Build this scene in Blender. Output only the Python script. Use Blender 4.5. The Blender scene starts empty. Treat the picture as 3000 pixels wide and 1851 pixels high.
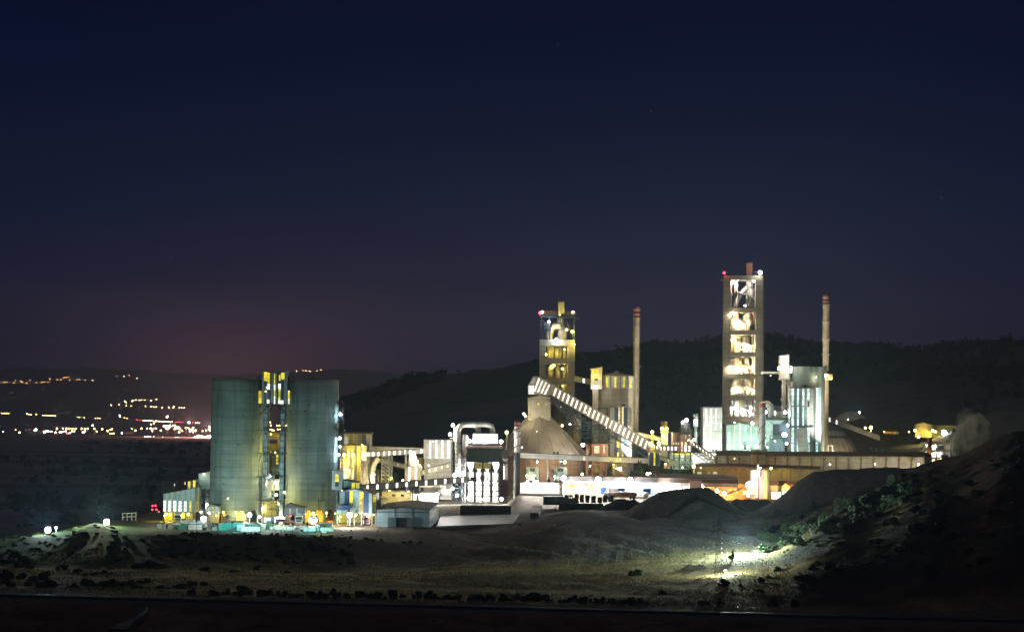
import bpy, math, random
import numpy as np
from mathutils import Vector, Matrix
random.seed(11)
rnd = random.random
C = bpy.context.scene.collection
SC = bpy.context.scene
# ------------------------------------------------------------------ camera
F = 6667.0                      # focal length in photograph pixels (80 mm lens)
CAM = Vector((0, 0, 38))
PITCH = math.atan((1215 - 925.5) / F)
ROLL = math.radians(0.7)
RM = Matrix.Rotation(math.pi / 2 + PITCH, 3, 'X') @ Matrix.Rotation(ROLL, 3, 'Z')
cam = bpy.data.cameras.new('camera')
cam.lens = 80; cam.sensor_width = 36; cam.clip_end = 60000; cam.clip_start = 1
camo = bpy.data.objects.new('camera', cam); C.objects.link(camo)
camo.matrix_world = Matrix.Translation(CAM) @ RM.to_4x4()
SC.camera = camo

def ray(px, py):
    return RM @ Vector(((px - 1500) / F, (925.5 - py) / F, -1))
def PP(px, py, Y):
    d = ray(px, py)
    return CAM + d * (Y / d.y)
def rg(ox, oy, s):
    return lambda x, y: (ox + x / s, oy + y / s)
S0 = rg(0, 0, 1); A1 = rg(460, 1360, 6.1275); A2 = rg(720, 1060, 5.817); A3 = rg(760, 1300, 5.215)
A4 = rg(1000, 1200, 5.4); A5 = rg(1300, 1210, 5.215); A6 = rg(1540, 1300, 5.836); A7 = rg(1880, 1200, 5.04)
A8 = rg(2100, 1060, 5.4); B1 = rg(0, 1050, 2.9645); B2 = rg(440, 1060, 2.908); B3 = rg(950, 1180, 3.781)
B4 = rg(1480, 860, 2.7); B5 = rg(1900, 740, 2.2233); B6 = rg(2200, 1000, 3.0238); B7 = rg(1480, 1300, 2.664)
B8 = rg(0, 1450, 2.0425)
def P(R, x, y, Y):
    return PP(*R(x, y), Y)

# ------------------------------------------------------------------ mesh builder
class MB:
    def __init__(s): s.v = []; s.f = []
    def add(s, vs, fs):
        o = len(s.v); s.v += [tuple(v) for v in vs]; s.f += [tuple(i + o for i in f) for f in fs]
        return s
    def hexa(s, a):            # 8 corners: bottom 4 ccw, top 4 ccw
        return s.add(a, [(3, 2, 1, 0), (4, 5, 6, 7), (0, 1, 5, 4), (1, 2, 6, 5), (2, 3, 7, 6), (3, 0, 4, 7)])
    def box(s, x0, x1, y0, y1, z0, z1):
        return s.hexa([(x0, y0, z0), (x1, y0, z0), (x1, y1, z0), (x0, y1, z0), (x0, y0, z1), (x1, y0, z1), (x1, y1, z1), (x0, y1, z1)])
    def rect(s, R, x0, y0, x1, y1, Y, d):
        ym, xm = (y0 + y1) / 2, (x0 + x1) / 2
        return s.box(P(R, x0, ym, Y).x, P(R, x1, ym, Y).x, Y, Y + d, P(R, xm, y1, Y).z, P(R, xm, y0, Y).z)
    def poly(s, R, pts, Y, d, dx=0, dz=0):
        w = [P(R, x, y, Y) for x, y in pts]; n = len(w)
        ar = sum(w[i].x * w[(i + 1) % n].z - w[(i + 1) % n].x * w[i].z for i in range(n))
        if ar < 0: w.reverse()
        b = [Vector((p.x + dx, Y + d, p.z + dz)) for p in w]
        return s.add(w + b, [tuple(range(n)), tuple(range(2 * n - 1, n - 1, -1))] + [(i, i + n, (i + 1) % n + n, (i + 1) % n) for i in range(n)])
    def prism(s, xy, z0, z1):
        n = len(xy)
        t = z1 if isinstance(z1, (list, tuple)) else [z1] * n
        return s.add([(x, y, z0) for x, y in xy] + [(x, y, t[i]) for i, (x, y) in enumerate(xy)],
                     [tuple(range(n - 1, -1, -1)), tuple(range(n, 2 * n))] + [(i, (i + 1) % n, (i + 1) % n + n, i + n) for i in range(n)])
    def beam(s, a, b, w, h=None):
        a, b = Vector(a), Vector(b); h = h or w
        d = (b - a)
        if d.length < 1e-6: return s
        d.normalize()
        up = Vector((0, 0, 1)) if abs(d.z) < .95 else Vector((0, 1, 0))
        r = d.cross(up).normalized() * w / 2; u = r.cross(d).normalized() * h / 2
        return s.hexa([a - r - u, a + r - u, b + r - u, b - r - u, a - r + u, a + r + u, b + r + u, b - r + u])
    def tube(s, a, b, r0, r1=None, n=10):
        a, b = Vector(a), Vector(b); r1 = r0 if r1 is None else r1
        d = (b - a).normalized(); up = Vector((0, 0, 1)) if abs(d.z) < .9 else Vector((1, 0, 0))
        e = d.cross(up).normalized(); g = d.cross(e)
        vs = []
        for c, r in ((a, r0), (b, r1)):
            for i in range(n):
                t = 2 * math.pi * i / n
                vs.append(c + e * math.cos(t) * r + g * math.sin(t) * r)
        return s.add(vs, [tuple(range(n - 1, -1, -1)), tuple(range(n, 2 * n))] + [(i, (i + 1) % n, (i + 1) % n + n, i + n) for i in range(n)])
    def pipe(s, pts, r, n=10):
        pts = [Vector(p) for p in pts]; m = len(pts); rs = r if isinstance(r, (list, tuple)) else [r] * m
        vs = []; e = None
        for k, p in enumerate(pts):
            d = (pts[min(k + 1, m - 1)] - pts[max(k - 1, 0)]).normalized()
            if e is None:
                e = d.cross(Vector((0, 1, 0)) if abs(d.y) < .9 else Vector((1, 0, 0))).normalized()
            e = (e - d * e.dot(d)).normalized(); g = d.cross(e)
            vs += [p + (e * math.cos(2 * math.pi * i / n) + g * math.sin(2 * math.pi * i / n)) * rs[k] for i in range(n)]
        fs = [tuple(range(n - 1, -1, -1)), tuple(range((m - 1) * n, m * n))]
        for k in range(m - 1):
            fs += [(k * n + i, k * n + (i + 1) % n, (k + 1) * n + (i + 1) % n, (k + 1) * n + i) for i in range(n)]
        return s.add(vs, fs)
    def lathe(s, cx, cy, prof, n=32, skip=None):
        vs = [(cx + r * math.sin(2 * math.pi * i / n), cy - r * math.cos(2 * math.pi * i / n), z) for r, z in prof for i in range(n)]
        fs = []
        for k in range(len(prof) - 1):
            for i in range(n):
                if skip and skip(i, k): continue
                fs.append((k * n + i, k * n + (i + 1) % n, (k + 1) * n + (i + 1) % n, (k + 1) * n + i))
        return s.add(vs, fs)
    def ball(s, c, r, n=8, m=5, sz=1.0):
        vs = [(c[0], c[1], c[2] - r * sz)]
        for j in range(1, m):
            a = math.pi * j / m
            vs += [(c[0] + r * math.sin(a) * math.cos(2 * math.pi * i / n), c[1] + r * math.sin(a) * math.sin(2 * math.pi * i / n), c[2] - r * sz * math.cos(a)) for i in range(n)]
        vs.append((c[0], c[1], c[2] + r * sz)); t = len(vs) - 1
        fs = [(0, 1 + (i + 1) % n, 1 + i) for i in range(n)] + [(t, 1 + (m - 2) * n + i, 1 + (m - 2) * n + (i + 1) % n) for i in range(n)]
        for j in range(m - 2):
            fs += [(1 + j * n + i, 1 + j * n + (i + 1) % n, 1 + (j + 1) * n + (i + 1) % n, 1 + (j + 1) * n + i) for i in range(n)]
        return s.add(vs, fs)
    def truss(s, a, b, w, h, n, t, cross=True):
        """box truss from a to b: w sideways (y), h down from the axis"""
        a, b = Vector(a), Vector(b)
        d = (b - a).normalized(); up = Vector((0, 0, 1)) if abs(d.z) < .95 else Vector((1, 0, 0))
        r = d.cross(up).normalized() * w / 2; u = r.cross(d).normalized() * h / 2
        co = [(-1, -1), (1, -1), (1, 1), (-1, 1)]
        for i, j in co: s.beam(a + r * i + u * j, b + r * i + u * j, t)
        for k in range(n + 1):
            p = a.lerp(b, k / n); q = a.lerp(b, min(1, (k + 1) / n))
            for m_ in range(4):
                i, j = co[m_]; i2, j2 = co[(m_ + 1) % 4]
                s.beam(p + r * i + u * j, p + r * i2 + u * j2, t * .7)
                if k < n:
                    s.beam(p + r * i + u * j, q + r * i2 + u * j2, t * .6)
                    if cross: s.beam(q + r * i + u * j, p + r * i2 + u * j2, t * .6)
        return s
    def rail(s, R, x0, y0, x1, y1, Y, h=1.1, n=5, t=.08):
        a, b = P(R, x0, y0, Y), P(R, x1, y1, Y); z = Vector((0, 0, h))
        for k in (.5, 1): s.beam(a + z * k, b + z * k, t)
        for i in range(n + 1):
            p = a.lerp(b, i / n); s.beam(p, p + z, t)
        return s
    def build(s, name, mat, parent=None, smooth=False):
        v = np.array(s.v, dtype=float)
        if parent is not None: o = np.array(parent['base'])
        else: o = np.array([v[:, 0].mean(), v[:, 1].mean(), v[:, 2].min()])
        me = bpy.data.meshes.new(name)
        me.from_pydata((v - o).tolist(), [], s.f)
        if smooth:
            me.polygons.foreach_set('use_smooth', [True] * len(me.polygons))
        me.materials.append(MT[mat] if isinstance(mat, str) else mat)
        me.validate()
        ob = bpy.data.objects.new(name, me); C.objects.link(ob)
        if parent is not None: ob.parent = parent
        else: ob.location = o
        return ob

def each(m, name, mat, th):
    """one object per separate piece collected in m"""
    n = len(m.v); par = list(range(n))
    def fd(i):
        while par[i] != i: par[i] = par[par[i]]; i = par[i]
        return i
    for f in m.f:
        for j in f[1:]: par[fd(j)] = fd(f[0])
    g = {}
    for f in m.f: g.setdefault(fd(f[0]), []).append(f)
    for fs in g.values():
        ids = sorted({i for f in fs for i in f}); mp = {i: k for k, i in enumerate(ids)}
        q = MB(); q.v = [m.v[i] for i in ids]; q.f = [tuple(mp[i] for i in f) for f in fs]; q.build(name, mat, th)
def tag(o, label=None, cat=None, group=None, kind=None):
    if label: o['label'] = label
    if cat: o['category'] = cat
    if group: o['group'] = group
    if kind: o['kind'] = kind
    return o
def TW(name, label, cat, loc, group=None):
    o = bpy.data.objects.new(name, None); C.objects.link(o); o.empty_display_size = 1
    o.location = loc; o['base'] = [float(c) for c in loc]
    return tag(o, label, cat, group)
def T(name, label, cat, R, x, y, Y, group=None):
    return TW(name, label, cat, P(R, x, y, Y), group)
def rp(th, name, mat, R, x0, y0, x1, y1, Y, d=.15):
    return MB().rect(R, x0, y0, x1, y1, Y, d).build(name, mat, th)
def pp(th, name, mat, R, pts, Y, d, dx=0, dz=0):
    return MB().poly(R, pts, Y, d, dx, dz).build(name, mat, th)
def wins(th, R, Y, mat, lst, name='window', d=.12):
    for (x0, y0, x1, y1) in lst: rp(th, name, mat, R, x0, y0, x1, y1, Y - d, d - .004)
def copy_tree(o, parent=None):
    c = o.copy(); C.objects.link(c)
    if parent is not None: c.parent = parent
    for ch in list(o.children): copy_tree(ch, c)
    return c
def bez(pts, n=14):             # smooth path through control points (Catmull-Rom)
    pts = [Vector(p) for p in pts]; out = []
    q = [pts[0] * 2 - pts[1]] + pts + [pts[-1] * 2 - pts[-2]]
    for i in range(1, len(q) - 2):
        for k in range(n):
            t = k / n
            a, b, c, d = q[i - 1], q[i], q[i + 1], q[i + 2]
            out.append(.5 * ((2 * b) + (c - a) * t + (2 * a - 5 * b + 4 * c - d) * t * t + (3 * b - a - 3 * c + d) * t ** 3))
    return out + [pts[-1]]

# ------------------------------------------------------------------ materials
MT = {}
class NT:
    def __init__(s, name):
        s.m = bpy.data.materials.new(name); s.m.use_nodes = True; MT[name] = s.m
        s.t = s.m.node_tree; s.b = s.t.nodes['Principled BSDF']
    def n(s, ty, **k):
        x = s.t.nodes.new(ty)
        for a, b in k.items(): setattr(x, a, b)
        return x
    def l(s, a, b): s.t.links.new(a, b)
    def pos(s, sc=(1, 1, 1)):
        g = s.n('ShaderNodeNewGeometry'); m = s.n('ShaderNodeVectorMath', operation='MULTIPLY'); m.inputs[1].default_value = sc
        s.l(g.outputs['Position'], m.inputs[0]); return m.outputs[0]
    def noise(s, sc, scale, det=4, rough=.55):
        x = s.n('ShaderNodeTexNoise'); x.inputs['Scale'].default_value = scale; x.inputs['Detail'].default_value = det; x.inputs['Roughness'].default_value = rough
        s.l(s.pos(sc), x.inputs['Vector']); return x.outputs['Fac']
    def ramp(s, fac, *st):
        r = s.n('ShaderNodeValToRGB'); e = r.color_ramp.elements
        while len(e) < len(st): e.new(.5)
        for i, (p, c) in enumerate(st): e[i].position = p; e[i].color = (*c, 1) if len(c) == 3 else c
        s.l(fac, r.inputs[0]); return r.outputs[0]
    def mix(s, fac, a, b, mode='MIX'):
        x = s.n('ShaderNodeMix', data_type='RGBA', blend_type=mode)
        for i, v in ((0, fac), (6, a), (7, b)):
            if isinstance(v, (int, float)): x.inputs[i].default_value = v
            elif isinstance(v, tuple): x.inputs[i].default_value = (*v, 1)
            else: s.l(v, x.inputs[i])
        return x.outputs[2]
    def math(s, op, a, b=None):
        x = s.n('ShaderNodeMath', operation=op)
        for i, v in ((0, a), (1, b)):
            if v is None: continue
            if isinstance(v, (int, float)): x.inputs[i].default_value = v
            else: s.l(v, x.inputs[i])
        return x.outputs[0]
    def sep(s):
        x = s.n('ShaderNodeSeparateXYZ'); s.l(s.pos(), x.inputs[0]); return x.outputs
    def bump(s, h, st=.4, dist=.2):
        x = s.n('ShaderNodeBump'); x.inputs['Strength'].default_value = st; x.inputs['Distance'].default_value = dist
        s.l(h, x.inputs['Height']); s.l(x.outputs[0], s.b.inputs['Normal'])
def solid(name, col, rough=.7, metal=0.0, var=.35, scale=.25, streak=.3, tint=(.16, .13, .1), panel=0, rugged=.25):
    """base colour with patchy weathering, vertical rain streaks and optional panel seams"""
    k = NT(name)
    a = k.noise((1, 1, 1), scale, 5)
    c = k.mix(k.ramp(a, (.3, (0, 0, 0)), (.75, (1, 1, 1))), tuple(x * (1 - var) for x in col), tuple(min(1, x * (1 + var * .5)) for x in col))
    if streak:
        b = k.noise((1.6, 1.6, .07), 1, 3)
        c = k.mix(k.math('MULTIPLY', k.ramp(b, (.48, (0, 0, 0)), (.75, (1, 1, 1))), streak), c, tint)
    if panel:
        x, y, z = k.sep()
        for ax, w in ((k.math('ADD', x, y), panel), (z, panel * 1.7)):
            fr = k.math('FRACT', k.math('DIVIDE', ax, w))
            c = k.mix(k.math('MULTIPLY', k.math('LESS_THAN', fr, .1), .35), c, tuple(v * .45 for v in col))
    k.l(c, k.b.inputs['Base Color'])
    k.b.inputs['Roughness'].default_value = rough; k.b.inputs['Metallic'].default_value = metal
    k.bump(k.noise((1, 1, 1), 3 if rugged < .5 else 1.6, 3 if rugged < .5 else 7), rugged, .1 if rugged < .5 else .6)
    return k.m
def conc(name, col, lift=2.4, dark=.5):
    """cast concrete: pour bands, formwork joints, run-off stains"""
    k = NT(name)
    x, y, z = k.sep()
    base = k.mix(k.ramp(k.noise((1, 1, 1), .12, 6, .65), (.3, (0, 0, 0)), (.72, (1, 1, 1))), tuple(v * .58 for v in col), tuple(v * 1.2 for v in col))
    band = k.noise((.03, .03, .9), 1, 3, .7)
    base = k.mix(k.math('MULTIPLY', k.ramp(band, (.45, (0, 0, 0)), (.62, (1, 1, 1))), .6), base, tuple(v * .5 for v in col))
    st = k.noise((.75, .75, .035), 1, 5, .6)
    base = k.mix(k.math('MULTIPLY', k.ramp(st, (.5, (0, 0, 0)), (.7, (1, 1, 1))), dark), base, tuple(v * .38 for v in col))
    st2 = k.noise((1.7, 1.7, .08), 1, 3, .6)
    base = k.mix(k.math('MULTIPLY', k.ramp(st2, (.55, (0, 0, 0)), (.75, (1, 1, 1))), .3), base, tuple(min(1, v * 1.5) for v in col))
    ln = k.math('LESS_THAN', k.math('FRACT', k.math('DIVIDE', z, lift)), .07)
    base = k.mix(k.math('MULTIPLY', ln, .35), base, tuple(v * .5 for v in col))
    k.l(base, k.b.inputs['Base Color']); k.b.inputs['Roughness'].default_value = .9
    k.bump(k.noise((1, 1, 1), 1.2, 5), .35, .15)
def lit(name, col, st, var=.6, mull=1.5):
    """a lit translucent window strip: uneven brightness behind glazing bars"""
    k = NT(name)
    x, y, z = k.sep()
    b = k.noise((.6, .6, .35), 1, 3)
    v = k.ramp(b, (.32, (1 - var,) * 3), (.62, (1, 1, 1)))
    bar = k.math('GREATER_THAN', k.math('FRACT', k.math('DIVIDE', z, mull)), .14)
    v2 = k.mix(1.0, v, k.ramp(bar, (0, (.35,) * 3), (1, (1,) * 3)), 'MULTIPLY')
    c = k.mix(1.0, v2, col, 'MULTIPLY')
    k.l(c, k.b.inputs['Emission Color']); k.b.inputs['Emission Strength'].default_value = st
    k.b.inputs['Base Color'].default_value = (*[x * .3 for x in col], 1); k.b.inputs['Roughness'].default_value = .3
    try: k.m.cycles.emission_sampling = 'NONE'
    except Exception: pass
def glow(name, col, st):
    k = NT(name); k.b.inputs['Base Color'].default_value = (.05, .05, .05, 1)
    k.b.inputs['Emission Color'].default_value = (*col, 1); k.b.inputs['Emission Strength'].default_value = st
    try: k.m.cycles.emission_sampling = 'NONE'
    except Exception: pass

conc('silo concrete', (.185, .245, .24), dark=.75); conc('tower concrete', (.36, .33, .27)); conc('beige concrete', (.42, .38, .29)); conc('pale concrete', (.45, .45, .4)); conc('dark concrete', (.16, .16, .145))
conc('brown concrete', (.30, .19, .13)); conc('annex concrete', (.32, .26, .17))
solid('white cladding', (.62, .63, .6), .5, panel=3.1); solid('cream cladding', (.6, .55, .4), .55, panel=3.1); solid('grey cladding', (.36, .38, .37), .5, panel=3.1)
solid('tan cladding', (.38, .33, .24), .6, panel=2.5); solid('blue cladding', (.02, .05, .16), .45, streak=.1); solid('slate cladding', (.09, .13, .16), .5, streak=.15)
solid('light blue cladding', (.30, .42, .46), .5, streak=.15, panel=3); solid('green cladding', (.34, .43, .37), .5, panel=3.1); solid('dark green sheet', (.022, .04, .03), .8)
solid('pink cladding', (.40, .25, .21), .6, panel=2.2); solid('rust cladding', (.30, .13, .08), .7, panel=3); solid('roof sheet', (.07, .06, .055), .75); solid('brown roof sheet', (.10, .065, .05), .8)
solid('conveyor cladding', (.47, .45, .38), .55, panel=2.4, streak=.4); solid('dark conveyor cladding', (.24, .215, .18), .6, panel=2.4); solid('rosy conveyor cladding', (.46, .39, .34), .55, panel=2.4)
solid('dark steel', (.045, .05, .055), .5, .5); solid('blue steel', (.03, .055, .075), .45, .3); solid('galvanised steel', (.36, .38, .38), .45, .5); solid('yellow steel', (.42, .33, .06), .5)
solid('pale duct', (.58, .57, .5), .45, .1, streak=.35); solid('vessel shell', (.52, .49, .42), .55, .1, streak=.5); solid('rusty stack', (.55, .48, .35), .7, .1, var=.4, streak=.5, tint=(.2, .09, .04)); solid('red paint', (.42, .05, .035), .6); solid('white paint', (.66, .64, .6), .6)
solid('membrane', (.48, .40, .30), .7, var=.15, streak=.1); solid('cone sheet', (.31, .275, .23), .75, var=.25, streak=.25, tint=(.3, .16, .11)); solid('seam', (.45, .40, .31), .7)
solid('white wrap', (.60, .63, .62), .35, var=.2, scale=1, streak=.2, panel=1.15); solid('teal tarpaulin', (.02, .26, .19), .4, scale=.8); solid('grey block', (.26, .28, .26), .8, panel=1.15); solid('dark block', (.11, .11, .09), .8, panel=1.15)
solid('truck white', (.6, .6, .6), .3, streak=.1); solid('truck red', (.25, .045, .03), .4); solid('truck blue', (.03, .1, .35), .4); solid('rubber', (.02, .02, .02), .85, streak=0); solid('glass dark', (.02, .03, .035), .1, streak=0); solid('truck yellow', (.55, .3, .03), .5)
solid('container blue', (.02, .13, .42), .45); solid('rock', (.15, .14, .12), .95, scale=1.5, streak=0); solid('stone wall', (.24, .18, .13), .95, var=.7, scale=1.2); solid('ballast', (.13, .12, .12), .95, scale=2, streak=0); solid('rail steel', (.22, .22, .25), .45, .8, streak=0)
solid('bark', (.08, .06, .045), .9); solid('soil heap', (.15, .125, .10), .97, var=.55, scale=.6, streak=.5, tint=(.06, .05, .04), rugged=.9); solid('dark heap', (.075, .07, .055), .97, var=.4, scale=.5, streak=0, rugged=.9); solid('gravel heap', (.21, .2, .18), .95, var=.4, scale=.6, streak=.4, tint=(.1, .09, .08), rugged=.9)
solid('orange cladding', (.5, .24, .06), .6); solid('yellow wall', (.5, .42, .1), .7)
for nm, c in (('dark foliage', (.022, .035, .016)), ('green foliage', (.038, .056, .022)), ('olive foliage', (.10, .10, .035)), ('autumn foliage', (.35, .16, .02))):
    k = NT(nm); k.l(k.mix(k.noise((1, 1, 1), 1.3, 4), tuple(x * .45 for x in c), tuple(x * 1.7 for x in c)), k.b.inputs['Base Color']); k.b.inputs['Roughness'].default_value = .8
lit('lit white', (1, .97, .86), 1.9); lit('lit warm', (1, .86, .5), 1.5); lit('lit yellow', (1, .8, .06), 1.25, .7); lit('lit dull', (.8, .62, .12), .28, .7); lit('lit cool', (.72, 1, .95), 1.7, .75, 2.0); lit('lit pane', (1, .97, .9), 3.0, .2)
lit('lit faint', (.95, .92, .75), .55, .6)
glow('lamp white', (1, .98, .95), 30); glow('lamp cool', (.75, .9, 1), 30); glow('lamp warm', (1, .85, .5), 25); glow('lamp yellow', (1, .78, .2), 20); glow('lamp orange', (1, .5, .12), 20); glow('lamp red', (1, .03, .05), 12); glow('lamp green', (.4, 1, .6), 20)
WHITE = (1, .96, .9); COOL = (.66, .85, 1); WARM = (1, .82, .5); YEL = (1, .78, .12); ORG = (1, .45, .1); TEAL = (.45, 1, .8); RED = (1, .05, .05)
LM = {WHITE: 'lamp white', COOL: 'lamp cool', WARM: 'lamp warm', YEL: 'lamp yellow', ORG: 'lamp orange', TEAL: 'lamp green', RED: 'lamp red'}
KW = 1000.0
def lamp(R, x, y, Y, kw, col, label, r=.4, base=None, off=(0, -1.0, -.5), name='flood_light', cat='flood light', group=None, spot=None, soft=.35, beam=0):
    c = P(R, x, y, Y)
    if base is not None:
        b = P(R, base[0], base[1], Y); b.x = c.x
    else: b = c
    th = TW(name, label, cat, b, group)
    r0 = r; r = r if r < .6 else .6 + (r - .6) * .55
    m = MB().ball(c, r, 10, 6)
    m.build('lens', LM.get(col, 'lamp white'), th)
    MB().box(c.x - r * .8, c.x + r * .8, c.y + r * .5, c.y + r * 1.3, c.z - r * .7, c.z + r * 1.1).build('housing', 'dark steel', th)
    if base is not None: MB().tube(b, c + Vector((0, r * .8, 0)), .16, .1, 8).build('pole', 'galvanised steel', th)
    else: MB().beam(c + Vector((0, r, 0)), c + Vector((0, r + 1.0, -.3)), .14).build('bracket', 'dark steel', th)
    if r0 >= 1.0 and kw and not beam: beam = 12
    if beam:                                           # added spot that makes a halo in the haze before big floodlights, thrown upwards
        L = bpy.data.lights.new('halo_light', 'SPOT'); L.energy = beam * KW; L.color = (col[0] * .75, col[1] * .9, 1.0); L.shadow_soft_size = .5; L.spot_size = math.radians(64); L.spot_blend = .5
        lo = bpy.data.objects.new('halo_light', L); C.objects.link(lo); lo.parent = th; p = c + Vector((0, -r - .6, .1)); lo.location = p - Vector(th['base'])
        d = CAM - p; d.z = 0; d.normalize(); d.z = math.tan(math.radians(25)); lo.rotation_euler = d.to_track_quat('-Z', 'Y').to_euler()
    if kw:
        L = bpy.data.lights.new('lamp_light', 'SPOT' if spot else 'POINT'); L.energy = kw * KW; L.color = col; L.shadow_soft_size = soft
        lo = bpy.data.objects.new('lamp_light', L); C.objects.link(lo); lo.parent = th
        p = c + Vector(off); lo.location = p - Vector(th['base'])
        if spot:
            tgt, ang = spot
            lo.rotation_euler = (Vector(tgt) - p).to_track_quat('-Z', 'Y').to_euler(); L.spot_size = math.radians(ang); L.spot_blend = .7
    return th
# ------------------------------------------------------------------ terrain
def vnoise(x, y, seed=0):
    xi, yi = np.floor(x).astype(np.int64), np.floor(y).astype(np.int64); fx, fy = x - xi, y - yi
    fx, fy = fx * fx * (3 - 2 * fx), fy * fy * (3 - 2 * fy)
    def h(a, b):
        n = (a * 374761393 + b * 668265263 + seed * 982451653) & 0x7fffffff
        n = ((n ^ (n >> 13)) * 1274126177) & 0x7fffffff
        return ((n ^ (n >> 16)) & 0xffff) / 65535.0
    return (h(xi, yi) * (1 - fx) + h(xi + 1, yi) * fx) * (1 - fy) + (h(xi, yi + 1) * (1 - fx) + h(xi + 1, yi + 1) * fx) * fy - .5
def fbm(x, y, seed=0, o=4):
    r = 0; a = 1.0
    for k in range(o):
        r = r + a * vnoise(x * 2 ** k + 17 * k, y * 2 ** k - 9 * k, seed + k); a *= .5
    return r
NEAR = {-200: 36, 0: 34, 100: 22, 200: 5, 320: -10, 430: -16, 520: -14.2, 541: -10.2, 549: -9, 566: -9}
FAR_L = {1100: -22, 1300: -22, 1600: -22, 2200: -22, 3000: -22, 5000: -22, 7500: -20, 8500: 0, 9500: 50, 11000: 140, 13500: 270, 16000: 200, 30000: 0}
FAR_R = {3000: 60, 5000: 0, 7500: 0, 8500: 20, 9500: 60, 11000: 140, 13500: 240, 16000: 200, 30000: 0}
def dd(a, b): return {**b, **a}
TAB = {
 -900: dd({600: -10, 640: -10, 690: -10.5, 745: -11, 770: -11, 800: -13, 850: -18, 900: -22, 1000: -22}, FAR_L),
 0: dd({600: -10, 690: -10, 720: -8.5, 745: -6.5, 770: -6, 800: -7.5, 850: -14, 900: -22, 1000: -22}, FAR_L),
 150: dd({600: -10, 690: -10, 720: -8, 745: -5, 770: -3.7, 800: -5, 850: -12, 900: -22, 1000: -22}, FAR_L),
 300: dd({600: -9.5, 690: -10, 720: -6, 745: -2.5, 770: -.7, 800: -1, 850: -3, 900: -12, 1000: -22}, FAR_L),
 450: dd({600: -9.5, 690: -9.5, 720: -6, 742: -2.2, 770: -2, 800: -2, 850: -2, 900: -2, 1000: -10}, FAR_L),
 600: dd({600: -9.5, 690: -9.5, 720: -6.5, 744: -2.2, 770: -2, 900: -2, 1000: -5}, FAR_L),
 800: dd({600: -9.5, 690: -9.8, 720: -7, 744: -2.3, 770: -2, 900: -1, 1000: -1, 1100: -2, 1300: -15}, {k: v for k, v in FAR_L.items() if k > 1300}),
 900: dd({600: -9.4, 690: -9.9, 720: -7.2, 744: -2.5, 770: -2, 800: -1.8, 850: -.5, 900: .8, 1000: 1, 1100: .5, 1300: -6, 1600: -12, 2200: 2, 3000: -18}, {k: v for k, v in FAR_L.items() if k > 3000}),
 1000: dd({600: -9.3, 690: -10, 720: -7.5, 744: -2.8, 770: -2, 800: -1.5, 850: 1, 900: 2.8, 1000: 3, 1100: 3, 1300: 5, 1600: 16, 2200: 47, 3000: 15}, {k: v for k, v in FAR_L.items() if k > 3000}),
 1200: dd({600: -9, 640: -9, 690: -9.3, 720: -8, 745: -4, 770: -2, 800: -1.4, 845: 1.5, 880: 3.2, 1000: 3, 1100: 4, 1300: 10, 1600: 32, 2200: 66}, FAR_R),
 1530: dd({600: -8.7, 640: -7.8, 690: -7.5, 720: -5.5, 745: -3, 770: -1, 800: .5, 835: 1.8, 848: 3.2, 862: 7.4, 900: 7.2, 1000: 5, 1100: 4.5, 1300: 20, 1600: 52, 2200: 87}, FAR_R),
 1490: dd({600: -8.7, 640: -8, 690: -7.8, 720: -6, 745: -4, 770: -2, 800: -1, 835: 1.2, 855: 2.8, 900: 3.3, 1000: 3, 1100: 4, 1300: 18, 1600: 50, 2200: 84}, FAR_R),
 1400: dd({600: -8.8, 640: -8, 690: -8, 720: -6.8, 745: -5, 770: -3, 800: -2, 835: 1, 855: 2.5, 900: 3.2, 1000: 3, 1100: 4, 1300: 17, 1600: 45, 2200: 79}, FAR_R),
 1700: dd({600: -8.5, 640: -7.5, 690: -6.5, 720: -3, 745: 0, 770: 3, 795: 4.8, 835: 3.5, 848: 4, 862: 7.2, 900: 7, 1000: 6, 1100: 5, 1300: 25, 1600: 60, 2200: 96}, FAR_R),
 2000: dd({600: -8, 640: -6.5, 690: -4.5, 720: -2, 745: .5, 770: 3.5, 792: 5.5, 845: 5, 862: 7, 900: 7, 1000: 6, 1100: 6, 1300: 35, 1600: 75, 2200: 103}, FAR_R),
 2250: dd({600: -7, 640: -4.5, 690: -2, 720: 0, 745: 1.5, 770: 3.5, 800: 5, 850: 5, 900: 5, 1000: 6, 1100: 8, 1300: 30, 1600: 70, 2200: 116}, FAR_R),
 2500: dd({600: -4, 640: 2, 690: 9.5, 720: 12.5, 745: 12, 770: 10, 800: 8, 850: 7, 900: 7, 1000: 9, 1100: 12, 1300: 25, 1600: 40, 2200: 111}, FAR_R),
 2750: dd({580: -3, 600: 1.5, 640: 12, 690: 20.4, 720: 24.2, 745: 24, 770: 20, 800: 15, 850: 11, 900: 10, 1000: 12, 1100: 16, 1300: 28, 1600: 45, 2200: 109}, FAR_R),
 3000: dd({580: 3, 600: 10, 640: 22, 690: 32, 720: 34.5, 745: 33, 770: 28, 800: 22, 850: 16, 900: 14, 1000: 16, 1100: 20, 1300: 32, 1600: 52, 2200: 108}, FAR_R),
 3800: dd({580: 14, 600: 25, 640: 40, 690: 52, 720: 56, 745: 55, 770: 50, 800: 44, 850: 38, 900: 35, 1000: 36, 1100: 40, 1300: 50, 1600: 70, 2200: 115}, FAR_R)}
ROWS = sorted({k for d in TAB.values() for k in d} | set(NEAR))
PXS = sorted(TAB)
TZ = np.array([np.interp(ROWS, *zip(*sorted(dd(TAB[p], NEAR).items()))) for p in PXS])
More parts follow.
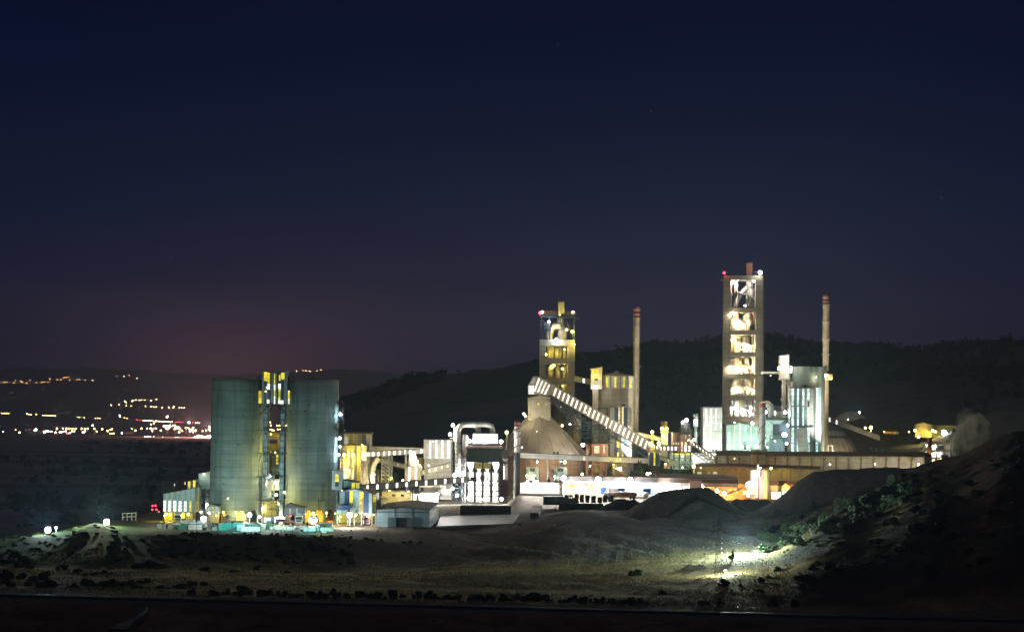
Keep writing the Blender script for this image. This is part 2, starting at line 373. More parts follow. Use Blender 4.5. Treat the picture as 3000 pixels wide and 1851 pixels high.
def smooth_cols(px):
    """column weights with smoothstep between the control columns"""
    i = np.clip(np.searchsorted(PXS, px) - 1, 0, len(PXS) - 2); a = np.array(PXS)
    t = np.clip((px - a[i]) / (a[i + 1] - a[i]), 0, 1); return i, t * t * (3 - 2 * t) * .6 + t * .4
# grassy spurs running down from the floodlit corner of the yard
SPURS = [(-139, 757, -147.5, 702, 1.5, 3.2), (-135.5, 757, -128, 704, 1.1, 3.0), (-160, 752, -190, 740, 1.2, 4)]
def H(X, Y, rough=True):
    X = np.asarray(X, float); Y = np.asarray(Y, float)
    px = 1500 + X / np.maximum(Y, 300) * F
    w = np.clip((690 - Y) / 60, 0, 1); Ye = Y + .155 * X * w
    jj = np.interp(Ye, ROWS, np.arange(len(ROWS)))
    j = np.clip(jj.astype(int), 0, len(ROWS) - 2); tj = jj - j
    i, ti = smooth_cols(px)
    z = (TZ[i, j] * (1 - tj) + TZ[i, j + 1] * tj) * (1 - ti) + (TZ[i + 1, j] * (1 - tj) + TZ[i + 1, j + 1] * tj) * ti
    if rough:
        terr = np.clip((Y - 742) / 12, 0, 1) * np.clip((1150 - Y) / 100, 0, 1) * np.clip((px - 330) / 80, 0, 1) * np.clip((2300 - px) / 120, 0, 1)
        dump = np.clip((px - 1250) / 200, 0, 1) * np.clip((810 - Y) / 20, 0, 1) * np.clip((Y - 690) / 20, 0, 1) * np.clip((2350 - px) / 80, 0, 1)
        rail = np.clip(1 - np.abs(Ye - 557) / 14, 0, 1); rail = np.clip(rail * 2, 0, 1)
        hill = np.clip((px - 2280) / 200, 0, 1) * np.clip((800 - Y) / 50, 0, 1) * np.clip((Y - 560) / 40, 0, 1)
        back = np.clip((Y - 1150) / 500, 0, 1) * np.clip((px - 900) / 150, 0, 1) * np.clip((6000 - Y) / 2000, 0, 1)
        mtn = np.clip((Y - 8000) / 2500, 0, 1)
        n1 = fbm(X / 22, Y / 30, 3); n2 = fbm(X / 3.5, Y / 5, 9, 3)
        amp = .55 * (1 - .93 * terr) * (1 - rail)
        z = z + n1 * amp * (1 + 2.6 * hill) + n2 * .28 * (1 - .9 * terr) * (1 - rail) * (1 + 1.2 * hill) * np.clip((1300 - Y) / 300, 0, 1)
        z = z + dump * (fbm((X + .55 * Y) / 6, Y / 60, 21, 3) * 1.5 + fbm(X / 2.2, Y / 9, 23, 2) * .35)
        z = z + back * (fbm(X / 160, Y / 200, 31, 5) * 22 + fbm(X / 28, Y / 60, 33, 3) * 3.5) + mtn * fbm(X / 900, Y / 1400, 41, 5) * 90
    for (ax, ay, bx, by, hh, ww) in SPURS:
        t = np.clip(((X - ax) * (bx - ax) + (Y - ay) * (by - ay)) / ((bx - ax) ** 2 + (by - ay) ** 2), 0, 1)
        z = z + hh * np.exp(-((X - ax - t * (bx - ax)) ** 2 + (Y - ay - t * (by - ay)) ** 2) / ww ** 2)
    return z
GX, GY = np.arange(-340, 341, 1.0), np.arange(500, 1010, 1.0)
GZ = H(*np.meshgrid(GX, GY))
def G(X, Y):
    if not (-339 < X < 339 and 501 < Y < 1008): return float(H(np.array([X]), np.array([Y]))[0])
    a, b = X + 340, Y - 500; i, j = int(a), int(b); a -= i; b -= j
    return float((GZ[j, i] * (1 - a) + GZ[j, i + 1] * a) * (1 - b) + (GZ[j + 1, i] * (1 - a) + GZ[j + 1, i + 1] * a) * b)
us = np.concatenate([np.linspace(-.7, -.42, 20)[:-1], np.linspace(-.42, -.25, 40)[:-1], np.linspace(-.25, .25, 420)[:-1], np.linspace(.25, .4, 50)[:-1], np.linspace(.4, .7, 20)])
ys = np.concatenate([np.linspace(-200, 500, 60)[:-1], np.linspace(500, 900, 230)[:-1], np.linspace(900, 1300, 60)[:-1], np.geomspace(1300, 3000, 60)[:-1], np.geomspace(3000, 16000, 60)])
YY, UU = np.meshgrid(ys, us, indexing='ij'); XX = UU * np.maximum(YY, 300)
ZZ = H(XX, YY)
ny, nx = YY.shape
me = bpy.data.meshes.new('ground')
co = np.stack([XX, YY, ZZ], -1).reshape(-1, 3)
idx = np.arange(ny * nx).reshape(ny, nx)
fc = np.stack([idx[:-1, :-1], idx[:-1, 1:], idx[1:, 1:], idx[1:, :-1]], -1).reshape(-1, 4)
me.vertices.add(len(co)); me.vertices.foreach_set('co', co.ravel())
me.loops.add(fc.size); me.loops.foreach_set('vertex_index', fc.ravel().astype(np.int32))
me.polygons.add(len(fc)); me.polygons.foreach_set('loop_start', np.arange(0, fc.size, 4, dtype=np.int32)); me.polygons.foreach_set('loop_total', np.full(len(fc), 4, dtype=np.int32))
me.polygons.foreach_set('use_smooth', np.ones(len(fc), bool)); me.update(); me.validate()
# what the ground is made of, zone by zone
px = 1500 + XX / np.maximum(YY, 300) * F; Ye = YY + .155 * XX * np.clip((690 - YY) / 60, 0, 1)
wob = fbm(XX / 14, YY / 20, 51) ; wob2 = fbm(XX / 60, YY / 40, 55)
def st(a, b, v): t = np.clip((v - a) / (b - a), 0, 1); return t * t * (3 - 2 * t)
col = np.zeros((ny, nx, 3)) + np.array((.085, .07, .055))
def paint(m, c):
    global col
    col = col * (1 - m[..., None]) + np.array(c) * m[..., None]
plain = st(850, 950, YY) * (1 - st(900, 1000, px))
paint(plain, (.17, .175, .2))
paint(plain * st(.05, .25, fbm(XX / 900 + YY / 500, YY / 90, 61)), (.25, .225, .22))
paint(plain * st(.1, .3, fbm(XX / 300, YY / 120, 63)), (.07, .085, .10))
paint(st(8000, 9500, YY), (.05, .045, .045))
field = st(566, 575, Ye + wob * 5) * (1 - st(690, 712, YY + wob * 24))
paint(field, (.37, .28, .12)); paint(field * st(.0, .35, wob2) * .85, (.12, .095, .045)); paint(field * st(.1, .35, fbm((XX + .8 * YY) / 7, YY / 26, 57)) * .7, (.42, .34, .15))
slope = st(690, 712, YY + wob * 24) * (1 - st(742, 746, YY)) * (1 - st(2300, 2400, px))
paint(slope, (.10, .075, .06)); paint(slope * (1 - st(330, 480, px)), (.075, .095, .04)); paint(slope * st(380, 520, px) * (1 - st(850, 1050, px)), (.045, .05, .025))
terr = st(742, 747, YY) * (1 - st(1120, 1200, YY)) * st(330, 420, px)
paint(terr, (.20, .18, .15)); paint(terr * st(1180, 1260, px) * (1 - st(820, 835, YY)), (.10, .075, .06))
bank = (1 - st(380, 470, px)) * st(690, 705, YY) * (1 - st(820, 860, YY)); paint(bank, (.035, .055, .018)); paint(bank * st(.05, .3, fbm(XX / 6, YY / 8, 58)) * .7, (.09, .10, .03))
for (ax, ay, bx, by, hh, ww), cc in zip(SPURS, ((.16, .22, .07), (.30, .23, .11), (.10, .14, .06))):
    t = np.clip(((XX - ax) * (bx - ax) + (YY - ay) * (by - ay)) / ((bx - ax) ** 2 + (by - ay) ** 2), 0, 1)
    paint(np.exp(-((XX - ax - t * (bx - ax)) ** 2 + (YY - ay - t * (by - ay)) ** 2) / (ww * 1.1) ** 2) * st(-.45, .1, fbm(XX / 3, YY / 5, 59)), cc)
dump = st(690, 720, YY + wob * 20) * (1 - st(815, 830, YY)) * st(1560, 1760, px + wob * 200) * (1 - st(2330, 2420, px + wob * 120))
paint(dump, (.34, .33, .30)); paint(dump * st(.0, .3, fbm((XX + .55 * YY) / 9, YY / 50, 71)) * .6, (.24, .225, .20))
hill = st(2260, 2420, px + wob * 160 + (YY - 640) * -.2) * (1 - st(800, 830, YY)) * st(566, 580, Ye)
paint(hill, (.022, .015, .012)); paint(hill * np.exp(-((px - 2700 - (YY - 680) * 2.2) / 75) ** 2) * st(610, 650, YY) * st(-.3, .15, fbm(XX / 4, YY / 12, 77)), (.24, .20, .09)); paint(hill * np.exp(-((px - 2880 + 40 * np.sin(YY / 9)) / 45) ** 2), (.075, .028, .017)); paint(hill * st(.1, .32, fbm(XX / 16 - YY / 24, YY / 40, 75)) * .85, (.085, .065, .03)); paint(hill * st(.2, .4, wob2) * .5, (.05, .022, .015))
emb = 1 - st(541, 548, Ye); paint(emb, (.085, .036, .027)); paint(emb * st(0, .3, wob) * .7, (.15, .085, .06)); paint(emb * st(.1, .3, fbm(XX / 5, YY / 3, 87)) * .7, (.03, .016, .012))
bal = st(545, 549, Ye) * (1 - st(565, 569, Ye)); paint(bal, (.075, .06, .055))
back = st(1180, 1300, YY) * st(930, 1020, px) * (1 - st(4000, 6000, YY))
paint(back, (.055, .066, .06)); paint(back * st(.05, .3, fbm(XX / 110, YY / 240, 81)) * .8, (.14, .125, .11)); paint(back * st(2380, 2480, px) * (1 - st(1500, 1700, YY)) * .8, (.13, .115, .09))
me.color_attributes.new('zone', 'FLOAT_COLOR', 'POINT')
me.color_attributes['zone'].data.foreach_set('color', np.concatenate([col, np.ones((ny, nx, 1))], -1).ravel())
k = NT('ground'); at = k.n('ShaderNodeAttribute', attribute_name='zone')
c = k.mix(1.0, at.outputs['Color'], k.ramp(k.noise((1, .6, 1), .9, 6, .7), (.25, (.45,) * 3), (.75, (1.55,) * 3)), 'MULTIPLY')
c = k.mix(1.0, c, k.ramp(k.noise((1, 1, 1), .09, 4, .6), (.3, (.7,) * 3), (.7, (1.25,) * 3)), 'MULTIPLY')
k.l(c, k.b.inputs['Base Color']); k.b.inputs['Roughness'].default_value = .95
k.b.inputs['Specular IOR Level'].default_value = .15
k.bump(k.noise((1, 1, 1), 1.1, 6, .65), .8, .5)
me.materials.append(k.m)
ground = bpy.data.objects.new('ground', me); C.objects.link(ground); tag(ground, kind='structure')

# ------------------------------------------------------------------ night sky, moon
W = bpy.data.worlds.new('World'); SC.world = W; W.use_nodes = True
nt = W.node_tree; bg = nt.nodes['Background']
class WN(NT):
    def __init__(s): s.t = nt; s.b = None
w_ = WN()
tc = w_.n('ShaderNodeTexCoord'); sx = w_.n('ShaderNodeSeparateXYZ'); w_.l(tc.outputs['Generated'], sx.inputs[0])
el = w_.math('DIVIDE', sx.outputs[2], .25)
sky = w_.ramp(el, (0, (.0130, .0085, .0320)), (.1, (.0120, .0085, .0330)), (.2, (.0090, .0085, .0310)), (.38, (.0042, .0062, .0275)), (.62, (.0000, .0014, .0215)), (.85, (.0000, .0002, .0145)), (1, (.0000, .0001, .0105)))
# city light dome low in the west, behind the silos
def dome(px_, py_, sx_, sz_, colr, amp):
    d = ray(px_, py_).normalized()
    a = w_.math('MULTIPLY', w_.math('SUBTRACT', sx.outputs[0], d.x), 1 / sx_); b = w_.math('MULTIPLY', w_.math('SUBTRACT', sx.outputs[2], d.z), 1 / sz_)
    q = w_.math('ADD', w_.math('MULTIPLY', a, a), w_.math('MULTIPLY', b, b))
    g = w_.math('MULTIPLY', w_.math('EXPONENT', w_.math('MULTIPLY', q, -1)), amp)
    return w_.mix(w_.math('MULTIPLY', g, w_.math('GREATER_THAN', sx.outputs[1], 0)), (0, 0, 0), colr)
sky = w_.mix(1.0, sky, dome(690, 1220, .05, .026, (.15, .045, .042), .9), 'ADD')
sky = w_.mix(1.0, sky, dome(760, 1190, .085, .05, (.028, .009, .012), .9), 'ADD')
sky = w_.mix(1.0, sky, dome(1750, 1000, .15, .055, (.0125, .0115, .0160), 1), 'ADD')
# thin uneven night cloud
cl = w_.n('ShaderNodeTexNoise'); cl.inputs['Scale'].default_value = 5; cl.inputs['Detail'].default_value = 6
mp = w_.n('ShaderNodeVectorMath', operation='MULTIPLY'); mp.inputs[1].default_value = (1, 1, 4.5); w_.l(tc.outputs['Generated'], mp.inputs[0]); w_.l(mp.outputs[0], cl.inputs['Vector'])
sky = w_.mix(1.0, sky, w_.ramp(cl.outputs['Fac'], (.3, (.88, .88, .9)), (.7, (1.12, 1.1, 1.08))), 'MULTIPLY')
# a few faint stars
vo = w_.n('ShaderNodeTexVoronoi', feature='F1'); vo.inputs['Scale'].default_value = 95; w_.l(tc.outputs['Generated'], vo.inputs['Vector'])
stf = w_.math('MULTIPLY', w_.math('LESS_THAN', vo.outputs['Distance'], .028), w_.math('MULTIPLY', w_.ramp(vo.outputs['Color'], (.62, (0, 0, 0)), (.8, (.5, .55, .7))), 1.0))
sky = w_.mix(1.0, sky, w_.mix(stf, (0, 0, 0), (.4, .44, .55)), 'ADD')
ns = w_.n('ShaderNodeTexSky'); ns.sky_type = 'NISHITA'; ns.sun_disc = False; ns.sun_elevation = math.radians(-9); ns.sun_rotation = math.radians(205)
sky = w_.mix(1.0, sky, w_.mix(1.0, ns.outputs[0], (.012,) * 3, 'MULTIPLY'), 'ADD')
w_.l(sky, bg.inputs[0]); bg.inputs[1].default_value = 1.0
moon = bpy.data.lights.new('moon', 'SUN'); moon.energy = .125; moon.angle = math.radians(.5); moon.color = (1, .93, .8)
mo = bpy.data.objects.new('moon', moon); C.objects.link(mo)
mo.rotation_euler = Vector((-.2, -.12, -.95)).to_track_quat('-Z', 'Y').to_euler(); mo.location = (0, 0, 300)
v = SC.view_settings; SC.display_settings.display_device = 'sRGB'; v.view_transform = 'Standard'; v.look = 'None'; v.exposure = 0; v.gamma = 1; v.use_curve_mapping = False
SC.cycles.max_bounces = 6; SC.cycles.diffuse_bounces = 3; SC.cycles.volume_bounces = 0; SC.cycles.sample_clamp_indirect = 4; SC.cycles.use_light_tree = True
SC.cycles.use_denoising = True

# ------------------------------------------------------------------ night air
zt_ = float(ZZ.max()) + 3; zb_ = float(ZZ.min()) - 1.0
hz = MB().box(-11400, 11400, -260, 16100, zb_, zt_).build('haze', 'rock'); tag(hz, kind='stuff')
k = NT('night air'); k.t.nodes.remove(k.b); pv = k.n('ShaderNodeVolumePrincipled'); pv.inputs['Color'].default_value = (.60, .80, 1, 1); pv.inputs['Density'].default_value = HAZE = 1.15e-4; pv.inputs['Anisotropy'].default_value = 0
k.l(pv.outputs[0], k.t.nodes['Material Output'].inputs['Volume']); hz.data.materials[0] = k.m
# ------------------------------------------------------------------ cement silos
GL = 'lights of the cement plant'
def silo(px_, label, arches, Y=822, r=9.35, top=1110):
    cx = PP(px_, 1320, Y).x; z1 = PP(px_, top, Y - r).z; z0 = G(cx, Y) - 1.5
    th = TW('concrete_silo', label, 'silo', (cx, Y, z0 + 1.5), 'twin concrete silos')
    N = 96; zs = [z0] + [z0 + 1.5 + .5 * i for i in range(1, 13)] + list(np.linspace(z0 + 9, z1 - 1.2, 16)) + [z1]
    def skip(i, k):
        for a in arches:
            d = abs((i + .5 - a + N / 2) % N - N / 2)
            zz = zs[k] - (z0 + 1.5)
            if zz < 4.4 and d < 2.6 - max(0, zz - 3.2) * 1.3: return True
        return False
    MB().lathe(cx, Y, [(r, z) for z in zs], N, skip).build('shell', 'silo concrete', th)
    MB().lathe(cx, Y, [(r + .12, z1 - .9), (r + .12, z1 + .02), (r - .3, z1 + .02)], N).build('rim', 'dark concrete', th)
    MB().lathe(cx, Y, [(r - .3, z1 - .2), (.01, z1 + .6)], 48).build('roof', 'dark concrete', th)
    MB().lathe(cx, Y, [(r - 4.2, z0), (r - 4.2, z0 + 8)], 24).build('inner_wall', 'yellow wall', th)
    MB().lathe(cx, Y, [(r - 4.2, z0 + 6.6), (r - .02, z0 + 6.6)], 48).build('ceiling', 'beige concrete', th)
    for a in arches:
        t = 2 * math.pi * a / N; c = Vector((cx + (r + .05) * math.sin(t), Y - (r + .05) * math.cos(t), 0)); e = Vector((math.cos(t), math.sin(t), 0))
        m = MB()
        pts = [c - e * 1.8 + Vector((0, 0, z0 + 1.6)), c - e * 1.8 + Vector((0, 0, z0 + 4.8)), c - e * .9 + Vector((0, 0, z0 + 6.1)), c + e * .9 + Vector((0, 0, z0 + 6.1)), c + e * 1.8 + Vector((0, 0, z0 + 4.8)), c + e * 1.8 + Vector((0, 0, z0 + 1.6))]
        for p, q in zip(pts, pts[1:]): m.beam(p, q, .22)
        m.build('arch_frame', 'dark concrete', th)
    m = MB()
    for q in range(9):
        t = 2 * math.pi * rnd(); zz = z0 + 12 + rnd() * 34; t = -.9 + 1.8 * rnd()
        c = Vector((cx + r * math.sin(t), Y - r * math.cos(t), zz)); m.box(c.x - .3, c.x + .3, c.y - .06, c.y + .2, zz, zz + .5)
    each(m, 'hatch', 'dark steel', th)
    return th
silo(693, 'left of the two tall concrete silos, its upper left edge in shadow', [-6, 5, 13, -14])
silo(914, 'right of the two tall concrete silos, with ladder tower on its right edge', [-9, -1, 6, 14], top=1112)
for x, c, n, kw in ((1190, YEL, 'yellow lamp above the truck in the left silo arch', .55), (1415, YEL, 'yellow lamp above the empty middle arch of the left silo', .6)):
    lamp(A1, x, 858, 811.6, kw, c, n, .32, group=GL)
lamp(A1, 1660, 905, 806, 2.5, (.72, 1, .92), 'glaring white flood lamp at the foot of the left silo', .95, (1660, 1045), group=GL)
for x, n in ((822, 'yellow lamp above the glowing arch of the right silo'), (1025, 'yellow lamp above the orange lit arch of the right silo')):
    lamp(A3, x, 1052, 811, .7, YEL, n, .34, group=GL)
# lamps inside the drive-through vaults
for px_, y_, Yv, c, kw, n in ((657, 1512, 817, YEL, .8, 'yellow vault lamp behind the parked truck of left silo'), (692, 1512, 816, YEL, .8, 'yellow vault lamp inside the middle arch of left silo'), (729, 1510, 818, WHITE, 1.2, 'white vault lamp inside the right arch of left silo'),
        (917, 1510, 817, ORG, 1.2, 'orange vault lamp inside the middle arch of right silo'), (956, 1511, 818, ORG, 1.2, 'orange vault lamp inside the right arch of right silo'), (884, 1511, 818, YEL, .8, 'yellow vault lamp inside the arch beside the blue porch')):
    lamp(S0, px_, y_, Yv, kw, c, n, .22, group=GL)

# ------------------------------------------------------------------ elevator tower between the silos
def strips(th, R, lst, Y, y0, y1, d=.1):
    """facade stripes: (x0, x1, part name, material)"""
    for i, (x0, x1, nm, mt) in enumerate(lst): rp(th, nm, mt, R, x0, y0, x1, y1, Y - d, d - .004)
th = T('elevator_tower', 'slim elevator tower with lit butterfly roofed head between the two silos', 'tower', A1, 2100, 1040, 806)
pp(th, 'head_wing', 'slate cladding', A2, [(272, 708), (272, 150), (482, 190), (482, 712)], 804, 9)
pp(th, 'head_wing', 'slate cladding', A2, [(482, 712), (482, 190), (705, 152), (705, 716)], 804.003, 9)
pp(th, 'roof', 'roof sheet', A2, [(262, 150), (262, 143), (483, 182), (483, 190)], 803.4, 10); pp(th, 'roof', 'roof sheet', A2, [(483, 190), (483, 182), (712, 143), (712, 151)], 803.41, 10)
for x0, x1, a, b in ((275, 315, 155, 706), (345, 372, 330, 706), (432, 476, 185, 708), (505, 530, 188, 710), (590, 604, 180, 712), (650, 700, 156, 714)):
    rp(th, 'cladding_panel', 'light blue cladding', A2, x0, a, x1, b, 803.9, .09)
wins(th, A2, 804, 'lit yellow', [(310, 172, 370, 322), (376, 185, 408, 370), (483, 200, 500, 380), (565, 215, 590, 315), (604, 185, 660, 300), (556, 460, 590, 640), (483, 470, 500, 560)])
wins(th, A2, 804, 'lit white', [(368, 372, 408, 470), (362, 640, 402, 706), (480, 385, 502, 470), (480, 570, 500, 716), (554, 372, 596, 458), (552, 640, 585, 712), (588, 650, 640, 714), (345, 415, 366, 455)])
for x0, x1, y0, y1, mt in ((215, 270, 290, 490, 'dark steel'), (215, 270, 490, 706, 'yellow wall'), (706, 748, 490, 716, 'yellow wall'), (706, 748, 250, 490, 'dark steel')):
    rp(th, 'side_bay', mt, A2, x0, y0, x1, y1, 807.5, 4)
wins(th, A2, 807.4, 'lit yellow', [(218, 495, 268, 600), (218, 610, 268, 704), (690, 490, 745, 620)]); wins(th, A2, 807.4, 'lit white', [(690, 628, 747, 716), (722, 494, 746, 520)])
m = MB()
for a, b in (((270, 215), (185, 292)), ((750, 195), (830, 295)), ((225, 910), (400, 740)), ((400, 830), (470, 730)), ((530, 730), (625, 850)), ((560, 730), (715, 920)), ((705, 800), (650, 730)), ((232, 770), (290, 712))):
    m.beam(P(A2, *a, 806), P(A2, *b, 806), .35)
each(m, 'brace', 'dark steel', th)
for x0, x1 in ((326, 376), (606, 660)):                      # two boxed bucket elevator legs
    MB().box(P(A2, x0, 715, 807).x, P(A2, x1, 715, 807).x, 806.5, 808.5, G(-80, 806) - .5, P(A2, 350, 718, 807).z).build('elevator_leg', 'light blue cladding', th)
m = MB()
for k in range(15):
    zz = P(A2, 350, 760 + 118 * k, 807).z
    for x0, x1 in ((318, 384), (598, 668)):
        m.box(P(A2, x0, 715, 807).x, P(A2, x1, 715, 807).x, 806.3, 808.7, zz, zz + .22)
each(m, 'flange_ring', 'dark steel', th)
for x in (225, 300, 398, 700, 590):
    a = P(A2, x, 720, 809); MB().beam((a.x, 811, G(a.x, 809)), (a.x, 811, a.z), .3).build('column', 'tan cladding' if x in (300, 398) else 'galvanised steel', th)
m = MB()
for zz in (P(B2, 0, y, 808).z for y in (572, 768, 965, 1165)):
    for x0, x1 in ((915, 1015), (1095, 1165)): m.box(P(B2, x0, 700, 808).x, P(B2, x1, 700, 808).x, 805.5, 810, zz, zz + .2)
    for x0, x1 in ((935, 965), (1015, 985), (1110, 1140)): m.beam((P(B2, x0, 0, 806).x, 806, zz - 3), (P(B2, x1, 0, 806).x, 806, zz), .2)
each(m, 'platform', 'dark steel', th)
# things standing deeper between the silos
th = T('cement_duct', 'yellow lit looped duct between the two silos', 'duct', A2, 440, 1410, 845)
MB().pipe(bez([P(A2, x, y, 845) for x, y in ((290, 1245), (420, 1245), (540, 1255), (585, 1300), (592, 1420), (592, 1700))]), 1.1, 12).build('duct', 'yellow wall', th, True)
rp(th, 'casing', 'yellow wall', A2, 310, 1390, 590, 1500, 846, 5); rp(th, 'lower_casing', 'beige concrete', A3, 95, 5, 330, 100, 847, 5)
th = T('filter_hopper', 'dark steel hopper and frames between the elevator legs', 'hopper', A3, 230, 470, 835)
rp(th, 'body', 'slate cladding', A3, 190, 95, 300, 360, 835, 5); pp(th, 'cone', 'light blue cladding', A3, [(175, 360), (300, 360), (260, 470), (205, 470)], 834.5, 5)
wins(th, A3, 834.8, 'lit yellow', [(255, 160, 285, 310), (165, 100, 180, 130)])
MB().truss(P(A3, 230, 480, 833), P(A3, 230, 100, 833), 5, 4.2, 7, .2).build('frame', 'dark steel', th)
th = T('loading_gantry', 'yellow lit lattice gantry and bins at the foot of the elevator tower', 'gantry', A1, 2030, 1040, 803)
rp(th, 'bin', 'beige concrete', A1, 2050, 265, 2205, 460, 815, 4); rp(th, 'bin', 'beige concrete', A1, 1915, 290, 2050, 600, 816, 4)
MB().truss(P(A1, 1910, 800, 803), P(A1, 2150, 800, 803), 5, 5.2, 5, .22).build('lattice_box', 'yellow steel', th)
MB().truss(P(A1, 2030, 660, 806), P(A1, 2030, 200, 806), 3, 2.8, 7, .18).build('lattice_mast', 'galvanised steel', th)
rp(th, 'cabin', 'light blue cladding', A1, 1900, 935, 2110, 1045, 804, 4); wins(th, A1, 804, 'lit pane', [(1920, 955, 1953, 1040), (1965, 960, 2037, 1005)])
for x in (1912, 2150): MB().beam(P(A1, x, 1045, 803), P(A1, x, 660, 803), .28).build('post', 'dark steel', th)
lamp(A1, 2122, 325, 813, 2.2, WARM, 'brightest warm lamp high on the gantry between the silos', .6, group=GL)
lamp(A1, 2140, 545, 813, 1.5, YEL, 'lower yellow lamp on the gantry between the silos', .5, group=GL)
lamp(A1, 2290, 500, 812, 1.2, YEL, 'yellow lamp against the left edge of the right silo', .4, group=GL)
lamp(A1, 2165, 700, 809, 1.4, YEL, 'yellow lamp right of the gantry lattice box', .4, group=GL)
lamp(A1, 1890, 795, 801, .9, WARM, 'left of the two paired lamps on the post by the gantry', .32, (1890, 1045), group=GL)
lamp(A1, 1932, 762, 801, .5, WARM, 'right of the two paired lamps on the post by the gantry', .26, group=GL)
lamp(A1, 2265, 960, 806, 1.3, WARM, 'low warm lamp beside the blue porch of the right silo', .4, group=GL)
lamp(A1, 2155, 960, 806, 1.0, WHITE, 'low white lamp right of the small lit cabin', .36, group=GL)
lamp(A1, 2030, 205, 812, 1.2, COOL, 'cool white lamp on the middle platform between the silos', .3, group=GL)
lamp(A1, 1840, 940, 809, .9, WHITE, 'white lamp at the left silo foot beside the cabin', .42, group=GL)
lamp(A2, 340, 500, 803, .0, YEL, 'small lamp inside the glass head of the elevator tower', .2, group=GL)

lamp(A3, 240, 130, 822, 2.2, YEL, 'added yellow lamp on the dark hopper between the silos', .22, group=GL, off=(0, -1.5, 0)); lamp(A2, 430, 1230, 838, 1.6, YEL, 'added yellow lamp above the looped duct between the silos', .2, group=GL, off=(0, -1.5, .4)); lamp(A3, 110, 330, 812, 1.5, YEL, 'added yellow lamp by the left elevator leg halfway down', .22, group=GL, off=(-.8, 0, 0))  # lamps added to brighten the gap between the silos
# porch in front of the right silo, small kiosk by the left silo
def porch(name, label, cat, R, x0, x1, ye, yw, yb, Y, ridge, cols, wn, d=7):
    th = T(name, label, cat, R, (x0 + x1) / 2, yb, Y)
    rp(th, 'wall', 'slate cladding', R, x0, ye, x1, yw, Y, d)
    pp(th, 'roof', 'roof sheet', R, ridge, Y - .3, d + .4)
    for c in cols: rp(th, 'pillar', 'dark concrete', R, c - 8, yw, c + 8, yb, Y, .8)
    wins(th, R, Y, 'lit dull', wn)
    return th
porch('porch', 'slate blue drive-in porch with two dull windows against the right silo', 'porch', A3, 380, 695, 975, 1095, 1225, 800, [(375, 975), (400, 925), (440, 905), (600, 950), (705, 970)], (388, 540, 690), [(455, 985, 478, 1070), (562, 985, 582, 1070)])
porch('kiosk', 'small slate kiosk with one yellow window at the left silo corner', 'kiosk', A1, 932, 1100, 755, 885, 1045, 806, [(925, 755), (965, 708), (1108, 750)], (945, 1095), [(985, 762, 1024, 805), (985, 820, 1022, 860)])
th = T('silo_annex', 'low yellow lit annex wall under the small kiosk', 'annex', A1, 1020, 1040, 809)
rp(th, 'wall', 'yellow wall', A1, 955, 890, 1090, 1045, 809, 4); rp(th, 'door', 'beige concrete', A1, 985, 930, 1040, 1043, 808.8, .18)
lamp(A1, 940, 872, 803, .8, WARM, 'warm lamp beside the small kiosk at the left silo', .4, group=GL)
lamp(A1, 1060, 915, 804.5, .5, YEL, 'yellow lamp under the floor of the small kiosk', .2, group=GL)
lamp(A3, 475, 1098, 799, .12, RED, 'red signal lamp on the porch of the right silo', .3, group=GL)
lamp(A3, 600, 1105, 803, .8, WARM, 'warm lamp inside the drive-in porch', .3, group=GL)
th = T('silo_stair', 'dark pipe ladder and landing on the lower right silo face', 'ladder', A3, 960, 870, 810)
m = MB()
for a, b in (((905, 1000), (905, 840)), ((905, 870), (975, 870)), ((960, 870), (960, 640)), ((1030, 660), (960, 640)), ((985, 870), (985, 630))): m.beam(P(A3, *a, 809.5), P(A3, *b, 809.5), .28)
m.build('pipework', 'dark steel', th); rp(th, 'landing', 'dark steel', A3, 965, 600, 1010, 640, 809.5, 1)

# ladder and duct tower on the right edge of the right silo
th = T('stair_tower', 'dark lattice stair tower with bluish lamps along the right silo edge', 'stair tower', A2, 1640, 2000, 820)
m = MB()
zb = G(PP(998, 1500, 818).x, 818); xt = [P(A2, x, 1000, 818).x for x in (1590, 1640, 1668)]
for x in xt: m.beam((x, 818, zb + 14), (x, 818, P(A2, 0, 700, 818).z), .22)
for x in xt[:2]: m.beam((x, 822, zb + 14), (x, 822, P(A2, 0, 760, 818).z), .2)
for y in range(700, 1900, 62): m.beam(P(A2, 1560, y, 818), P(A2, 1670, y, 818), .16); m.beam(P(A2, 1590, y, 818), P(A2, 1640, y + 62, 818), .13)
m.build('lattice', 'dark steel', th)
for y in (740, 1020, 1160, 1290): rp(th, 'platform', 'dark steel', A2, 1555, y, 1680, y + 7, 816, 6)
rp(th, 'tank', 'rusty stack', A2, 1560, 1040, 1585, 1150, 817, 2); rp(th, 'cabin', 'dark steel', A2, 1560, 680, 1640, 735, 817, 3); wins(th, A2, 817, 'lit dull', [(1565, 705, 1590, 735)])
lamp(A2, 1610, 888, 815.2, 1.5, COOL, 'topmost bluish lamp on the stair tower of the right silo', .5, group=GL, off=(.4, 3.2, -.6))
lamp(A2, 1602, 1300, 815.2, 1.5, COOL, 'second highest bluish lamp on the stair tower', .5, group=GL, off=(.4, 3.2, -.6))
lamp(A2, 1604, 1442, 815.2, .9, COOL, 'third bluish lamp from the top of the stair tower', .36, group=GL, off=(.4, 3.2, -.6))
lamp(A3, 1208, 165, 815.2, 1.5, COOL, 'lowest bluish lamp on the stair tower of the right silo', .5, group=GL, off=(.4, 3.2, -.6))

